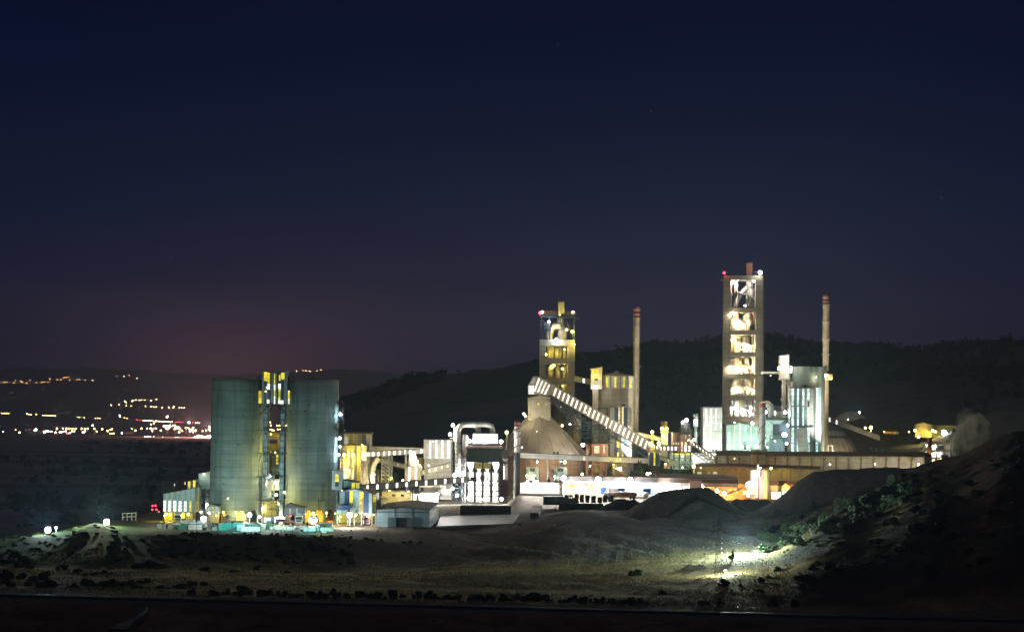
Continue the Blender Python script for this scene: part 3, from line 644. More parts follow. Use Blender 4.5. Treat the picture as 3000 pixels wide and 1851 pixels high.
# ------------------------------------------------------------------ packing hall left of the silos
th = T('packing_hall', 'stepped pale packing hall with glowing strip windows left of the silos', 'industrial hall', A1, 400, 1040, 822)
pp(th, 'wall', 'light blue cladding', A1, [(115, 855), (115, 530), (685, 425), (685, 855)], 822, 12)
pp(th, 'roof', 'roof sheet', A1, [(105, 530), (105, 520), (690, 412), (690, 424)], 821.7, 13)
pp(th, 'side_bay', 'grey cladding', A1, [(686, 850), (686, 428), (760, 405), (760, 850)], 823.2, 9)
pp(th, 'lean_to_roof', 'roof sheet', A1, [(686, 424), (690, 330), (765, 402)], 822.8, 9)
pp(th, 'upper_block', 'slate cladding', A1, [(545, 452), (545, 306), (746, 266), (746, 452)], 826, 8)
pp(th, 'upper_roof', 'roof sheet', A1, [(540, 308), (540, 298), (746, 256), (746, 265)], 825.7, 9)
pp(th, 'tall_block', 'light blue cladding', A1, [(746, 440), (746, 166), (962, 126), (962, 440)], 827.5, 8)
pp(th, 'tall_roof', 'roof sheet', A1, [(740, 168), (740, 158), (962, 117), (962, 126)], 827.2, 9)
wins(th, A1, 822, 'lit white', [(115, 650, 160, 842), (201, 650, 250, 842), (295, 652, 343, 842), (388, 655, 437, 842), (486, 660, 527, 842)]); wins(th, A1, 822, 'lit yellow', [(582, 662, 618, 840)])
for x0, y0, x1 in ((132, 535, 154), (218, 512, 245), (312, 496, 338), (406, 478, 432), (498, 462, 525), (590, 446, 616)): rp(th, 'skylight_strip', 'tan cladding', A1, x0, y0, x1, 640, 821.9, .09)
wins(th, A1, 826, 'lit yellow', [(555, 304, 597, 430), (647, 286, 690, 415)])
wins(th, A1, 823.2, 'lit dull', [(694, 440, 704, 845), (716, 435, 726, 845), (738, 430, 748, 845)])
wins(th, A1, 823.2, 'lit yellow', [(692, 660, 702, 845), (716, 660, 724, 845), (738, 660, 746, 845)])
for x in (118, 287, 462, 660, 690, 752): rp(th, 'pillar', 'dark steel', A1, x - 9, 855, x + 9, 1045, 822, .9)
rp(th, 'bay_wall', 'yellow wall', A1, 115, 855, 690, 1045, 831, .4); rp(th, 'bay_ceiling', 'beige concrete', A1, 115, 850, 690, 858, 822.6, 9)
m = MB()
for x in (500, 545, 590, 630): m.beam(P(A1, x, 1040, 826), P(A1, x, 860, 826), .2)
for y in (900, 950, 1000): m.beam(P(A1, 470, y, 826), P(A1, 655, y, 826), .18)
m.beam(P(A1, 500, 990, 826), P(A1, 560, 880, 826), .2); m.build('rack', 'dark steel', th)
rp(th, 'stair_wall', 'white cladding', A1, 765, 440, 950, 1040, 838, .4)
rp(th, 'lift_shaft', 'slate cladding', A1, 822, 445, 868, 1040, 829, 3)
m = MB()
for x in (768, 945): m.beam(P(A1, x, 1040, 828), P(A1, x, 440, 828), .3)
for y in (572, 742, 905): m.beam(P(A1, 765, y, 828), P(A1, 950, y, 828), .35)
for k in range(6): m.beam(P(A1, 878, 460 + k * 85, 833), P(A1, 945, 540 + k * 85, 833), .5, .2)
m.build('stair_frame', 'dark steel', th)
for x, kw in ((165, 2.4), (240, 1.8), (365, 2.2), (560, 1.4)): lamp(A1, x, 892, 825, kw, YEL, {165: 'leftmost yellow bay lamp of the packing hall', 240: 'second yellow bay lamp from the left in the packing hall', 365: 'yellow bay lamp above the truck in the packing hall', 560: 'yellow bay lamp above the rack in the packing hall'}[x], .4, group=GL)
lamp(A1, 795, 520, 832, 1.6, COOL, 'upper cool lamp in the packing hall stairwell', .3, group=GL); lamp(A1, 900, 720, 832, 1.6, WHITE, 'lower white lamp in the packing hall stairwell', .3, group=GL)
lamp(A1, 785, 840, 830, .8, WHITE, 'white lamp at the foot of the packing hall stairwell', .45, group=GL)
lamp(A1, 843, 172, 826, .25, WARM, 'small lone lamp high on the packing hall tall block', .3, group=GL)
lamp(A1, 835, 975, 800, 5, (.72, 1, .92), 'glaring flood lamp behind the white stacks by the packing hall', 1.15, (835, 1050), group=GL, off=(0, -1.5, .5))
lamp(A1, 1272, 612, 811.5, .1, WARM, 'tiny lone lamp halfway up the left silo', .22, group=GL)
# platform lattice and dim sheds beyond the packing hall
th = T('steel_platform', 'low steel frame platform on the earth bank left of the packing hall', 'platform', B1, 1120, 1400, 800)
for x in (1065, 1105, 1145, 1180): MB().beam(P(B1, x, 1405, 800), P(B1, x, 1340, 800), .25).build('post', 'tan cladding', th)
m = MB()
for y in (1345, 1375): m.beam(P(B1, 1060, y, 800), P(B1, 1184, y - 6, 800), .22)
m.build('deck', 'tan cladding', th)
for (x0, y0, x1, y1, Y, n) in ((1398, 1060, 1520, 1140, 1150, 'dim grey farm shed in the dark plain left of the packing hall'), (1550, 1045, 1612, 1130, 1160, 'reddish block house behind the packing hall')):
    th = T('farm_shed', n, 'shed', B1, x0, y1, Y)
    rp(th, 'wall', 'pink cladding' if x0 > 1500 else 'grey cladding', B1, x0, y0, x1, y1 + 40, Y, 12); rp(th, 'roof', 'roof sheet', B1, x0 - 4, y0 - 5, x1 + 4, y0, Y - .3, 13)
    wins(th, B1, Y, 'lit white', [(x1 - 8, y0 + 26, x1 - 2, y0 + 48)])

# ------------------------------------------------------------------ block yard in front of the silos
GS = 'wrapped block stacks in the silo yard'
def stack(R, x0, y0, x1, y1, Y, mat, n, d=6.0, skewed=0):
    th = T('block_stack', n, 'block stack', R, (x0 + x1) / 2, y1, Y, GS)
    w = P(R, x0, y1, Y).x, P(R, x1, y1, Y).x; zb, zt = P(R, x0, y1, Y).z, P(R, x0, y0, Y).z
    zb = min(zb, G((w[0] + w[1]) / 2, Y) + .05) if zt - zb < 6 else zb
    k = max(1, round((w[1] - w[0]) / 1.3)); rows = max(1, round((zt - zb) / 1.2)); m = MB()
    for i in range(k):
        for j in range(rows):
            a = w[0] + (w[1] - w[0]) * i / k; b = w[0] + (w[1] - w[0]) * (i + 1) / k; zz = zb + (zt - zb) * j / rows
            o = (rnd() - .5) * .12
            m.box(a + .035, b - .035, Y + o, Y + d + o, zz + .12, zb + (zt - zb) * (j + 1) / rows - (.02 if j < rows - 1 else rnd() * .1))
    m.build('blocks', mat, th)
    pm = MB()
    for j in range(rows):
        zz = zb + (zt - zb) * j / rows
        pm.box(w[0], w[1], Y + .1, Y + d - .1, zz, zz + .11)
    each(pm, 'pallet', 'tan cladding', th)
stk = [(A1, 0, 1062, 96, 1150, 776, 'grey block', 'leftmost dim grey block stack in the yard'), (A1, 108, 1070, 158, 1150, 774, 'grey block', 'narrow grey stack second from the yard left end'), (A1, 188, 1068, 276, 1152, 774, 'grey block', 'grey stack left of the pale stack before the packing hall'),
 (A1, 284, 1056, 416, 1152, 775, 'white wrap', 'pale stack before the truck bay of the packing hall'), (A1, 372, 1082, 540, 1168, 771, 'teal tarpaulin', 'dark teal stack left of the blinding white stack'), (A1, 425, 1006, 640, 1056, 786, 'white wrap', 'pale wide stack behind the dark teal stack'),
 (A1, 560, 1078, 810, 1178, 770, 'white wrap', 'blinding white overexposed front stack at the yard left side'), (A1, 596, 1018, 850, 1074, 780, 'white wrap', 'blinding white stack behind the overexposed front one'), (A1, 915, 1066, 1010, 1115, 772, 'dark block', 'dark low stack left of the long teal cover'),
 (A1, 1024, 1078, 1086, 1120, 770, 'dark block', 'tiny dark stack at the left end of the teal cover'), (A1, 880, 1120, 975, 1165, 768, 'dark block', 'dark stack in front of the low dark one'), (A1, 985, 1120, 1075, 1170, 767, 'grey block', 'grey stack half hidden by bushes left of the teal cover'),
 (A1, 1425, 1076, 1570, 1228, 768, 'white wrap', 'tall bright stack right of the teal cover'), (A1, 1505, 1115, 1850, 1262, 765, 'white wrap', 'widest bright white stack at the yard front'), (A1, 1580, 1062, 1850, 1112, 776, 'teal tarpaulin', 'teal covered stack behind the widest white stack'),
 (A1, 1862, 1072, 1952, 1155, 770, 'white wrap', 'pale square stack right of the teal covered stack'), (A1, 1965, 1062, 2090, 1142, 775, 'teal tarpaulin', 'greenish stack before the lit cabin'), (A1, 2020, 1112, 2092, 1165, 768, 'white wrap', 'small white stack in front of the greenish stack'), (A1, 2098, 1102, 2320, 1168, 770, 'white wrap', 'long pale green stack in the yard middle'),
 (A1, 2325, 1112, 2450, 1170, 771, 'white wrap', 'pale stack right of the long pale green one'), (A1, 1856, 1172, 1945, 1262, 763, 'grey block', 'first brownish block from the left in the front row'), (A1, 1952, 1172, 2034, 1264, 763, 'grey block', 'second brownish block of the front row'),
 (A1, 2040, 1174, 2125, 1266, 763, 'grey block', 'third brownish block of the front row'), (A1, 2131, 1178, 2215, 1268, 763, 'grey block', 'fourth brownish block of the front row'), (A1, 2232, 1180, 2276, 1270, 763.5, 'grey block', 'slim fifth block of the front row'),
 (A3, 385, 1325, 490, 1402, 762, 'dark block', 'dark cabin-like stack at the front row right end'), (A3, 415, 1262, 520, 1312, 775, 'white wrap', 'bluish white stack before the drive-in porch'), (A3, 525, 1255, 700, 1305, 778, 'white wrap', 'long bluish stack before the blazing headlights'),
 (A3, 705, 1262, 842, 1312, 776, 'grey block', 'dim stack under the blazing headlights'), (A3, 846, 1236, 912, 1304, 772, 'white wrap', 'square bluish stack right of the blazing headlights'), (A3, 915, 1210, 1110, 1280, 778, 'grey block', 'long grey stack before the orange arch'),
 (A3, 926, 1274, 1130, 1342, 768, 'white wrap', 'grey white stack at the yard right corner'), (A3, 530, 1292, 600, 1352, 766, 'dark block', 'dark stack left of the yellow green lit stacks'), (A3, 672, 1272, 860, 1330, 768, 'white wrap', 'wide stack lit yellow green'),
 (A3, 602, 1330, 656, 1392, 763, 'dark block', 'small dark block before the green lit stack'), (A3, 690, 1345, 845, 1408, 761.5, 'dark block', 'wide dark low stack at the yard front edge'), (A3, 866, 1336, 935, 1412, 761.5, 'dark block', 'black square stack at the yard front edge'), (A3, 942, 1330, 1020, 1398, 764, 'white wrap', 'glowing yellow green stack at the yard edge')]
for a in stk: stack(*a, d=4.5 if a[2] > 1150 or a[5] < 766 else 7)
th = T('covered_stack', 'long stack under an emerald green tarpaulin in front of the left silo', 'covered stack', A1, 1300, 1225, 768, GS)
MB().poly(A1, [(1100, 1230), (1100, 1085), (1150, 1050), (1520, 1040), (1545, 1075), (1420, 1100), (1420, 1230)], 769, 14).build('tarpaulin', 'teal tarpaulin', th)
pp(th, 'dark_flap', 'dark block', A1, [(1225, 1215), (1300, 1160), (1420, 1122), (1395, 1225)], 768.6, .3)  # dark sheet across the tarpaulin front
# flood lamps standing at the terrace rim and shining on yard and silos
def rim_lamp(px_, Y, kw, col, tgt, ang, n, h=3.2, r=.25):
    x = PP(px_, 1560, Y).x; z = G(x, Y)
    th = TW('yard_flood_light', n, 'flood light', (x, Y, z), GL)
    MB().tube((x, Y, z - .3), (x, Y, z + h), .08, .06, 6).build('pole', 'dark steel', th)
    MB().box(x - .35, x + .35, Y - .25, Y + .1, z + h - .25, z + h + .35).build('housing', 'dark steel', th)
    MB().box(x - .3, x + .3, Y + .1, Y + .13, z + h - .2, z + h + .3).build('lens', LM.get(col, 'lamp white'), th)
    L = bpy.data.lights.new('lamp_light', 'SPOT'); L.energy = kw * KW; L.color = col; L.shadow_soft_size = .3; L.spot_size = math.radians(ang); L.spot_blend = .8
    lo = bpy.data.objects.new('lamp_light', L); C.objects.link(lo); lo.parent = th; lo.location = (0, .35, h)
    lo.rotation_euler = (Vector(tgt) - Vector((x, Y + .35, z + h))).to_track_quat('-Z', 'Y').to_euler()
rim_lamp(575, 752, 7, WHITE, PP(583, 1545, 772), 70, 'rim flood lamp shining on the blinding white stack', 4)
rim_lamp(680, 747, 26, (.26, .78, .82), PP(692, 1440, 815), 80, 'rim flood lamp below the left silo', 4)
rim_lamp(762, 750, 7, TEAL, PP(745, 1550, 768), 90, 'greenish rim flood lamp by the emerald tarpaulin', 4)
rim_lamp(800, 748, 10, WHITE, PP(790, 1550, 770), 80, 'rim flood lamp before the widest white stack', 4)
rim_lamp(900, 747, 26, (.28, .8, .84), PP(915, 1430, 815), 80, 'rim flood lamp below the right silo', 4)
rim_lamp(950, 752, 3, (.75, 1, .2), PP(930, 1560, 768), 100, 'yellow green rim flood lamp at the yard edge', 3)
# ------------------------------------------------------------------ right of the silos: transfer house, loading station, shed
th = T('transfer_house', 'raised slate box with a tall yellow window at the right silo edge', 'transfer house', A3, 1190, 1200, 802)
pp(th, 'wall', 'light blue cladding', A3, [(1105, 700), (1110, 400), (1275, 432), (1262, 704)], 802, 5); pp(th, 'roof', 'roof sheet', A3, [(1098, 400), (1100, 390), (1282, 424), (1280, 434)], 801.6, 6)
wins(th, A3, 802, 'lit yellow', [(1156, 462, 1212, 575)]); rp(th, 'louvre', 'dark steel', A3, 1156, 585, 1210, 650, 801.9, .09)
for x in (1178, 1225): rp(th, 'leg', 'slate cladding', A3, x - 10, 704, x + 10, 1210, 803, 1)
m = MB()
for a, b in (((1100, 835), (1235, 715)), ((1130, 925), (1235, 925)), ((1140, 925), (1225, 850))): m.beam(P(A3, *a, 803), P(A3, *b, 803), .3)
each(m, 'brace', 'dark steel', th)
lamp(A3, 1262, 716, 800, .3, WHITE, 'small strip lamp under the raised slate transfer house', .2, group=GL)
th = T('conveyor_head_house', 'small slate head house with two yellow windows at the foot of the long conveyor', 'head house', A3, 1400, 700, 803)
pp(th, 'wall', 'light blue cladding', A3, [(1282, 720), (1286, 552), (1516, 590), (1512, 700)], 803, 6); pp(th, 'roof', 'roof sheet', A3, [(1276, 556), (1276, 544), (1320, 540), (1522, 576), (1520, 590)], 802.6, 7)
wins(th, A3, 803, 'lit yellow', [(1410, 588, 1460, 690), (1480, 592, 1492, 680), (1500, 592, 1512, 676)])
th = T('loading_station', 'gabled truck loading station in white and blue stripes with yellow windows', 'loading station', A3, 1480, 1240, 797)
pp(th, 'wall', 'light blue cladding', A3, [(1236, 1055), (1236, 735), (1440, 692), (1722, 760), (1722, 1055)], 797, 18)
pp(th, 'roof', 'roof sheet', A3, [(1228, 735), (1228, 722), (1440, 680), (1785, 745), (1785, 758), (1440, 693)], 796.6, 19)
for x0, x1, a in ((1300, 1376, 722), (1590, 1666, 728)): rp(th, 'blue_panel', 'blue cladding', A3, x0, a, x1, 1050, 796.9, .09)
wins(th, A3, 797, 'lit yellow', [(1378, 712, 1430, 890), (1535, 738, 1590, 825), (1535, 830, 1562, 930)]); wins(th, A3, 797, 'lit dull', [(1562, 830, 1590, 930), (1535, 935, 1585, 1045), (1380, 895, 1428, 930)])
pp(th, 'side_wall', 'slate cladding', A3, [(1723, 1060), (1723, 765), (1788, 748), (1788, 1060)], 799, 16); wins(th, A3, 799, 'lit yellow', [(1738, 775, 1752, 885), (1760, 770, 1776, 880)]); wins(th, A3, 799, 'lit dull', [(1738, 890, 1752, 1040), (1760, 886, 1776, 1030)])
pp(th, 'side_annex', 'tan cladding', A3, [(1790, 1060), (1790, 870), (1860, 850), (1860, 960), (1800, 1000)], 802, 8)
pp(th, 'canopy', 'blue cladding', A3, [(1185, 1010), (1215, 938), (1425, 935), (1400, 985), (1345, 1012)], 793, 3.6); rp(th, 'canopy_fascia', 'light blue cladding', A3, 1185, 1012, 1345, 1066, 793.2, 3)
for x in (1192, 1350, 1450, 1560, 1720, 1780): rp(th, 'pillar', 'galvanised steel', A3, x - 8, 1055, x + 8, 1245, 797.2 if x > 1400 else 793.4, .8)
rp(th, 'back_wall', 'cream cladding', A3, 1236, 1055, 1790, 1240, 812, .4); rp(th, 'beam', 'galvanised steel', A3, 1420, 1055, 1722, 1072, 797.5, .8)
lamp(A3, 1380, 1085, 789, 11, WHITE, 'glaring flood lamp on a mast before the striped loading station', 1.2, (1368, 1242), group=GL, off=(.3, -1.8, -.3))
lamp(A3, 1478, 1082, 795, .8, WARM, 'small white lamp under the loading station beam', .28, group=GL); lamp(A3, 1655, 1100, 799, .35, (1, .12, .05), 'red lamp above the white truck in the loading bay', .34, group=GL)
lamp(A3, 1245, 1110, 803, 1.6, YEL, 'yellow lamp inside the left bay of the loading station', .22, group=GL); lamp(A3, 1620, 1090, 806, 2.2, YEL, 'yellow lamp deep in the truck bay of the loading station', .22, group=GL)
lamp(A3, 1750, 1080, 803, .9, YEL, 'yellow lamp behind the side pillars of the loading station', .2, group=GL)
lamp(A3, 1160, 1060, 808, .5, YEL, 'yellow lamp in the gap between right silo and loading station', .2, group=GL)

th = T('storage_shed', 'low grey storage shed with open dark doorway and double leaf gate', 'shed', B3, 870, 1372, 792)
pp(th, 'wall', 'light blue cladding', B3, [(585, 1374), (585, 1188), (880, 1160), (1166, 1188), (1166, 1374)], 792, 30, 2.2)
pp(th, 'roof', 'roof sheet', B3, [(575, 1188), (575, 1178), (880, 1148), (1172, 1178), (1172, 1190), (880, 1160)], 791.6, 31, 2.2, 1.2)
rp(th, 'gutter', 'dark steel', B3, 590, 1205, 1162, 1213, 791.85, .13)
for x in (775, 965): rp(th, 'mullion', 'grey cladding', B3, x - 4, 1170, x + 4, 1262, 791.8, .18)
rp(th, 'doorway', 'dark steel', B3, 797, 1270, 912, 1374, 791.88, .1)
for x0, x1 in ((704, 797), (912, 1006)):
    g = rp(th, 'door_leaf', 'slate cladding', B3, x0, 1266, x1, 1373, 791.5, .12)
wins(th, B3, 794, 'lit faint', [(1172 + 15 * i, 1205 - 8 * i, 1180 + 15 * i, 1290 - 10 * i) for i in range(5)], 'side_window')

# ------------------------------------------------------------------ mill building and conveyors of the centre left
th = T('mill_building', 'tall cream and yellow lit mill building behind the striped loading station', 'mill building', A4, 250, 1170, 905)
pp(th, 'rear_block', 'cream cladding', A4, [(-20, 1170), (-20, 380), (452, 384), (452, 1170)], 905, 16)
rp(th, 'rear_roof', 'roof sheet', A4, -24, 352, 466, 382, 904.6, 18)
for x0, x1, mt in ((138, 182, 'yellow wall'), (256, 326, 'tan cladding'), (327, 390, 'slate cladding')): rp(th, 'cladding_stripe', mt, A4, x0, 390, x1, 556, 904.9, .09)
pp(th, 'front_block', 'cream cladding', A4, [(-20, 1150), (-20, 565), (394, 565), (394, 800), (310, 800), (310, 1150)], 893, 9)
rp(th, 'front_roof', 'roof sheet', A4, -24, 556, 400, 566, 892.7, 9)
for x0, x1, y1, mt in ((206, 248, 1148, 'slate cladding'), (249, 299, 1148, 'yellow wall'), (300, 322, 798, 'slate cladding'), (-18, 205, 780, 'yellow wall')): rp(th, 'cladding_stripe', mt, A4, x0, 568, x1, y1, 892.9, .09)  # wide yellow panel puts the yellow lamp light on the upper front into colour
for x in (340, 400): rp(th, 'column', 'tan cladding', A4, x - 8, 800, x + 8, 1170, 895, 1)
rp(th, 'stained_wall', 'pale concrete', A4, 330, 610, 440, 1180, 899, 5)
MB().tube(P(A4, 140, 930, 889), P(A4, 142, 628, 889), .95, .95, 14).build('exhaust_stack', 'tan cladding', th); MB().tube(P(A4, 140, 1110, 889), P(A4, 140, 930, 889), .62, .62, 12).build('exhaust_duct', 'tan cladding', th)
rp(th, 'platform', 'dark steel', A4, 90, 928, 192, 934, 887.5, 3)
wins(th, A4, 892.85, 'lit warm', [(38, 975, 88, 1090), (168, 990, 192, 1080)]); wins(th, A4, 905, 'lit faint', [(45, 430, 110, 552)])
rp(th, 'vent', 'dark steel', A4, 172, 540, 238, 553, 902, 1)
lamp(A4, 38, 715, 889, 5, YEL, 'big yellow flood lamp on the mill building beside the stair tower', .75, group=GL); lamp(A4, 190, 705, 890, 2.5, YEL, 'yellow lamp right of the mill exhaust stack', .4, group=GL)
lamp(A4, 378, 690, 891, 1.8, WARM, 'warm lamp at the mill end of the upper conveyor', .4, group=GL); lamp(A4, 330, 560, 886, 4, YEL, 'yellow lamp on the mill front roof edge', .25, group=GL, off=(0, -4, 0))
lamp(A4, 60, 940, 888, 2, WARM, 'warm lamp over the mill door', .3, group=GL)
lamp(A4, 480, 1080, 896, 2.5, WARM, 'warm ground lamp by the curved mill duct', .22, group=GL)
th = T('curved_duct', 'pale bent duct beside the mill building', 'duct', A4, 500, 1180, 897)
MB().pipe(bez([P(A4, x, y, 897) for x, y in ((600, 770), (555, 810), (520, 880), (500, 960), (490, 1060), (505, 1130), (515, 1230))]), .95, 14).build('duct', 'pale duct', th, True)
for y in (925, 1010): MB().tube(P(A4, 512, y - 14, 897), P(A4, 502, y + 18, 897), 1.1, 1.1, 14).build('band', 'white paint', th)
MB().truss(P(A4, 560, 1180, 899), P(A4, 560, 950, 899), 1.5, 1.6, 7, .12).build('lattice_leg', 'galvanised steel', th)

def conveyor(name, label, R, pa, pb, thick, Ya, Yb, mat, win=(), wmat='lit white', ww=20, wh=.72, slant=0, w=3.2, roof=True, tw=0, parts=None, group='covered conveyor galleries', roofmat='roof sheet'):
    """sloping covered gallery; pa, pb = centre line of its side face, thick = height of the side in region pixels"""
    s = abs(R(0, 0)[0] - R(1, 0)[0])
    a, b = P(R, *pa, Ya), P(R, *pb, Yb)
    th = TW(name, label, 'conveyor', a.lerp(b, .5), group)
    h = thick * s * (Ya + Yb) / 2 / F
    wv = Vector((0, w, 0)); u = Vector((0, 0, h / 2))
    def slab(m, p, q, lo, hi, y0, y1):
        lo, hi = Vector((0, 0, lo)), Vector((0, 0, hi)); f, g = Vector((0, y0, 0)), Vector((0, y1, 0))
        return m.hexa([p + lo + f, q + lo + f, q + lo + g, p + lo + g, p + hi + f, q + hi + f, q + hi + g, p + hi + g])
    slab(MB(), a, b, -h / 2, h / 2, 0, w).build('gallery', mat, th)
    if roof: slab(MB(), a, b, h / 2 + .01, h / 2 + .26, -.25, w + .25).build('roof', roofmat, th)
    dx = pb[0] - pa[0]
    for x in win:
        t = (x - pa[0]) / dx; hw = ww / 2 / abs(dx)
        p, q = a.lerp(b, t - hw), a.lerp(b, t + hw)
        m = MB(); sl = Vector((slant * h * wh, slant * h * wh * (b - a).y / (b - a).x, slant * h * wh * (b - a).z / (b - a).x)) if slant else Vector((0, 0, 0))
        lo, hi = Vector((0, 0, -h * wh / 2)), Vector((0, 0, h * wh / 2)); f, g = Vector((0, -.1, 0)), Vector((0, -.004, 0))
        m.hexa([p + lo + f, q + lo + f, q + lo + g, p + lo + g, p + hi + f + sl, q + hi + f + sl, q + hi + g + sl, p + hi + g + sl])
        m.build('window', wmat, th)
    if tw: MB().truss(a + Vector((0, w / 2, -h / 2 - tw / 2)), b + Vector((0, w / 2, -h / 2 - tw / 2)), w * .9, tw, max(4, int((b - a).length / 3.2)), .2).build('truss', 'blue steel', th)
    return th
conveyor('conveyor_gallery', 'cream level gallery between mill building and strip lit hall', A4, (450, 614), (1305, 640), 70, 912, 918, 'cream cladding', roofmat='roof sheet')
conveyor('conveyor_gallery', 'upper conveyor with ten bright windows leaving the mill building', A4, (408, 707), (1303, 655), 74, 896, 902, 'conveyor cladding', (425, 505, 585, 675, 757, 841, 925, 1008, 1092, 1262), 'lit pane', 24, .8)
conveyor('conveyor_gallery', 'windowless conveyor sloping down behind the lattice tower', A4, (470, 770), (1000, 898), 70, 908, 905, 'conveyor cladding', (895,), 'lit faint', 26)
conveyor('conveyor_gallery', 'short conveyor climbing from the hopper house to the filter', A4, (1258, 1000), (1745, 872), 84, 892, 892, 'conveyor cladding', (1300, 1395, 1490, 1588, 1680), 'lit warm', 26, .55)
cd = conveyor('conveyor_gallery', 'longest dark conveyor with eleven bright windows running into the filter', B3, (388, 945), (1585, 848), 62, 850, 868, 'dark conveyor cladding', (478, 585, 691, 800, 906, 1014, 1122, 1229, 1335, 1440, 1531), 'lit pane', 22, .82)
rp(cd, 'support_post', 'dark steel', B3, 972, 930, 985, 1112, 859, .6); MB().truss(P(B3, 1010, 1000, 862), P(B3, 1010, 945, 862), 2.5, 6, 2, .18).build('trestle', 'galvanised steel', cd)
MB().truss(P(B3, 1240, 985, 864), P(B3, 1240, 925, 864), 2.5, 3, 2, .15).build('trestle', 'galvanised steel', cd)
th = T('lattice_tower', 'galvanised lattice tower carrying the upper conveyor', 'lattice tower', A4, 725, 1200, 898)
MB().truss(P(A4, 690, 1210, 898), P(A4, 706, 735, 898), 4, 2.9, 8, .26).build('lattice', 'galvanised steel', th); MB().truss(P(A4, 775, 1210, 898.5), P(A4, 780, 735, 898.5), 4, 1.3, 8, .2).build('lattice', 'galvanised steel', th)
lamp(A4, 790, 1078, 894, 2.2, YEL, 'yellow lamp at the foot of the galvanised lattice tower', .38, (790, 1180), group=GL)
th = T('grey_post', 'plain grey concrete post under the upper conveyor', 'post', A4, 1015, 1130, 897); rp(th, 'post', 'grey cladding', A4, 1003, 690, 1028, 1180, 898.5, 2)
th = T('lit_mast_tower', 'overexposed small shaft tower on the hopper house', 'shaft tower', A4, 1135, 890, 890)
rp(th, 'shaft', 'white cladding', A4, 1108, 720, 1184, 892, 891, 3)
MB().truss(P(A4, 1100, 890, 889), P(A4, 1100, 650, 889), 2, 1.3, 6, .14).build('lattice', 'galvanised steel', th)
MB().beam(P(A4, 1212, 870, 889), P(A4, 1212, 795, 889), .5).build('vent_pipe', 'pale duct', th)
lamp(A4, 1140, 690, 888, 6, WHITE, 'brilliant flood lamp on the shaft tower under the upper conveyor', .85, group=GL); lamp(A4, 1155, 800, 888.5, 4, WARM, 'bright lamp half way up the small shaft tower', .5, group=GL)
th = T('hopper_house', 'tan hopper house with two bright window strips between conveyors', 'hopper house', A4, 1140, 1105, 884)
rp(th, 'wall', 'tan cladding', A4, 1025, 900, 1255, 1104, 885, 7); rp(th, 'roof', 'roof sheet', A4, 1020, 893, 1262, 901, 884.7, 8)
wins(th, A4, 885, 'lit pane', [(1064, 905, 1099, 1098), (1166, 905, 1195, 1098)])
MB().rail(A4, 1028, 894, 1275, 894, 884.9, 3.2, 9, .16).build('railing', 'yellow steel', th)
for x in (1040, 1130, 1240): MB().beam(P(A4, x, 1350, 886), P(A4, x, 1104, 886), .4).build('leg', 'galvanised steel', th)
rp(th, 'side_pipe', 'pale duct', A4, 1256, 880, 1276, 970, 886, 1)
lamp(A4, 1072, 1125, 883, 1.2, WARM, 'warm lamp under the tan hopper house', .36, group=GL); lamp(A4, 972, 1115, 888, .8, WARM, 'warm lamp left below the tan hopper house', .3, group=GL)
lamp(A4, 1240, 880, 882, 1.0, WARM, 'warm lamp on the hopper house roof railing', .25, group=GL)
th = T('strip_lit_hall', 'tall pale hall with four glowing window strips above a concrete base', 'hall', A4, 1525, 1400, 918)
rp(th, 'base_wall', 'pale concrete', A4, 1306, 772, 1745, 1420, 918.3, 18); rp(th, 'wall', 'white cladding', A4, 1304, 476, 1748, 772, 918, 18.6); rp(th, 'roof', 'roof sheet', A4, 1298, 466, 1790, 477, 917.6, 20)
wins(th, A4, 918, 'lit white', [(1389, 482, 1418, 766), (1485, 482, 1515, 766), (1580, 482, 1612, 766), (1678, 482, 1712, 766)])
lamp(A4, 1450, 500, 911, .0, WHITE, 'small lamp high on the pale strip lit hall', .12, group=GL)
lamp(A4, 1380, 880, 905, 5, WARM, 'hidden warm lamp lighting the concrete base of the strip hall', .2, group=GL); lamp(A4, 1600, 560, 900, 7, WHITE, 'white lamp washing the strip hall cladding', .2, group=GL)
th = T('workshop', 'low cream workshop with dark square windows under the long conveyor', 'workshop', A4, 870, 1485, 878)
rp(th, 'wall', 'cream cladding', A4, 640, 1300, 1110, 1490, 878, 10); rp(th, 'roof', 'roof sheet', A4, 634, 1288, 1116, 1300, 877.6, 11)
wins(th, A4, 878, 'glass dark', [(800, 1335, 853, 1370), (942, 1335, 995, 1370), (1085, 1338, 1110, 1352)]); rp(th, 'canopy', 'pale concrete', A4, 610, 1375, 735, 1390, 875, 3)
rp(th, 'side_wing', 'cream cladding', A4, 1112, 1330, 1250, 1470, 881, 8); rp(th, 'gate', 'glass dark', A4, 1190, 1345, 1225, 1430, 880.8, .18)
lamp(A4, 1060, 1290, 872, 2.5, WARM, 'warm lamp above the cream workshop', .2, group=GL); lamp(A4, 760, 1280, 872, 2.0, YEL, 'yellow lamp at the left end of the cream workshop', .2, group=GL)
th = T('pump_house', 'overexposed white pump house flooded by two lamps', 'pump house', A4, 1390, 1455, 882)
rp(th, 'wall', 'white cladding', A4, 1250, 1330, 1530, 1462, 882, 8); rp(th, 'roof', 'white paint', A4, 1246, 1322, 1534, 1331, 881.6, 9); rp(th, 'beam', 'cream cladding', A4, 1240, 1205, 1570, 1222, 880, 2)
lamp(A4, 1275, 1335, 879.5, 3.5, WHITE, 'left lamp on the overexposed pump house', .6, group=GL); lamp(A4, 1520, 1330, 879.5, 3.5, WHITE, 'right lamp on the overexposed pump house', .6, group=GL)
th = T('kiln_air_duct', 'fat cream elbow duct beside the white pump house', 'duct', A4, 1620, 1340, 884)
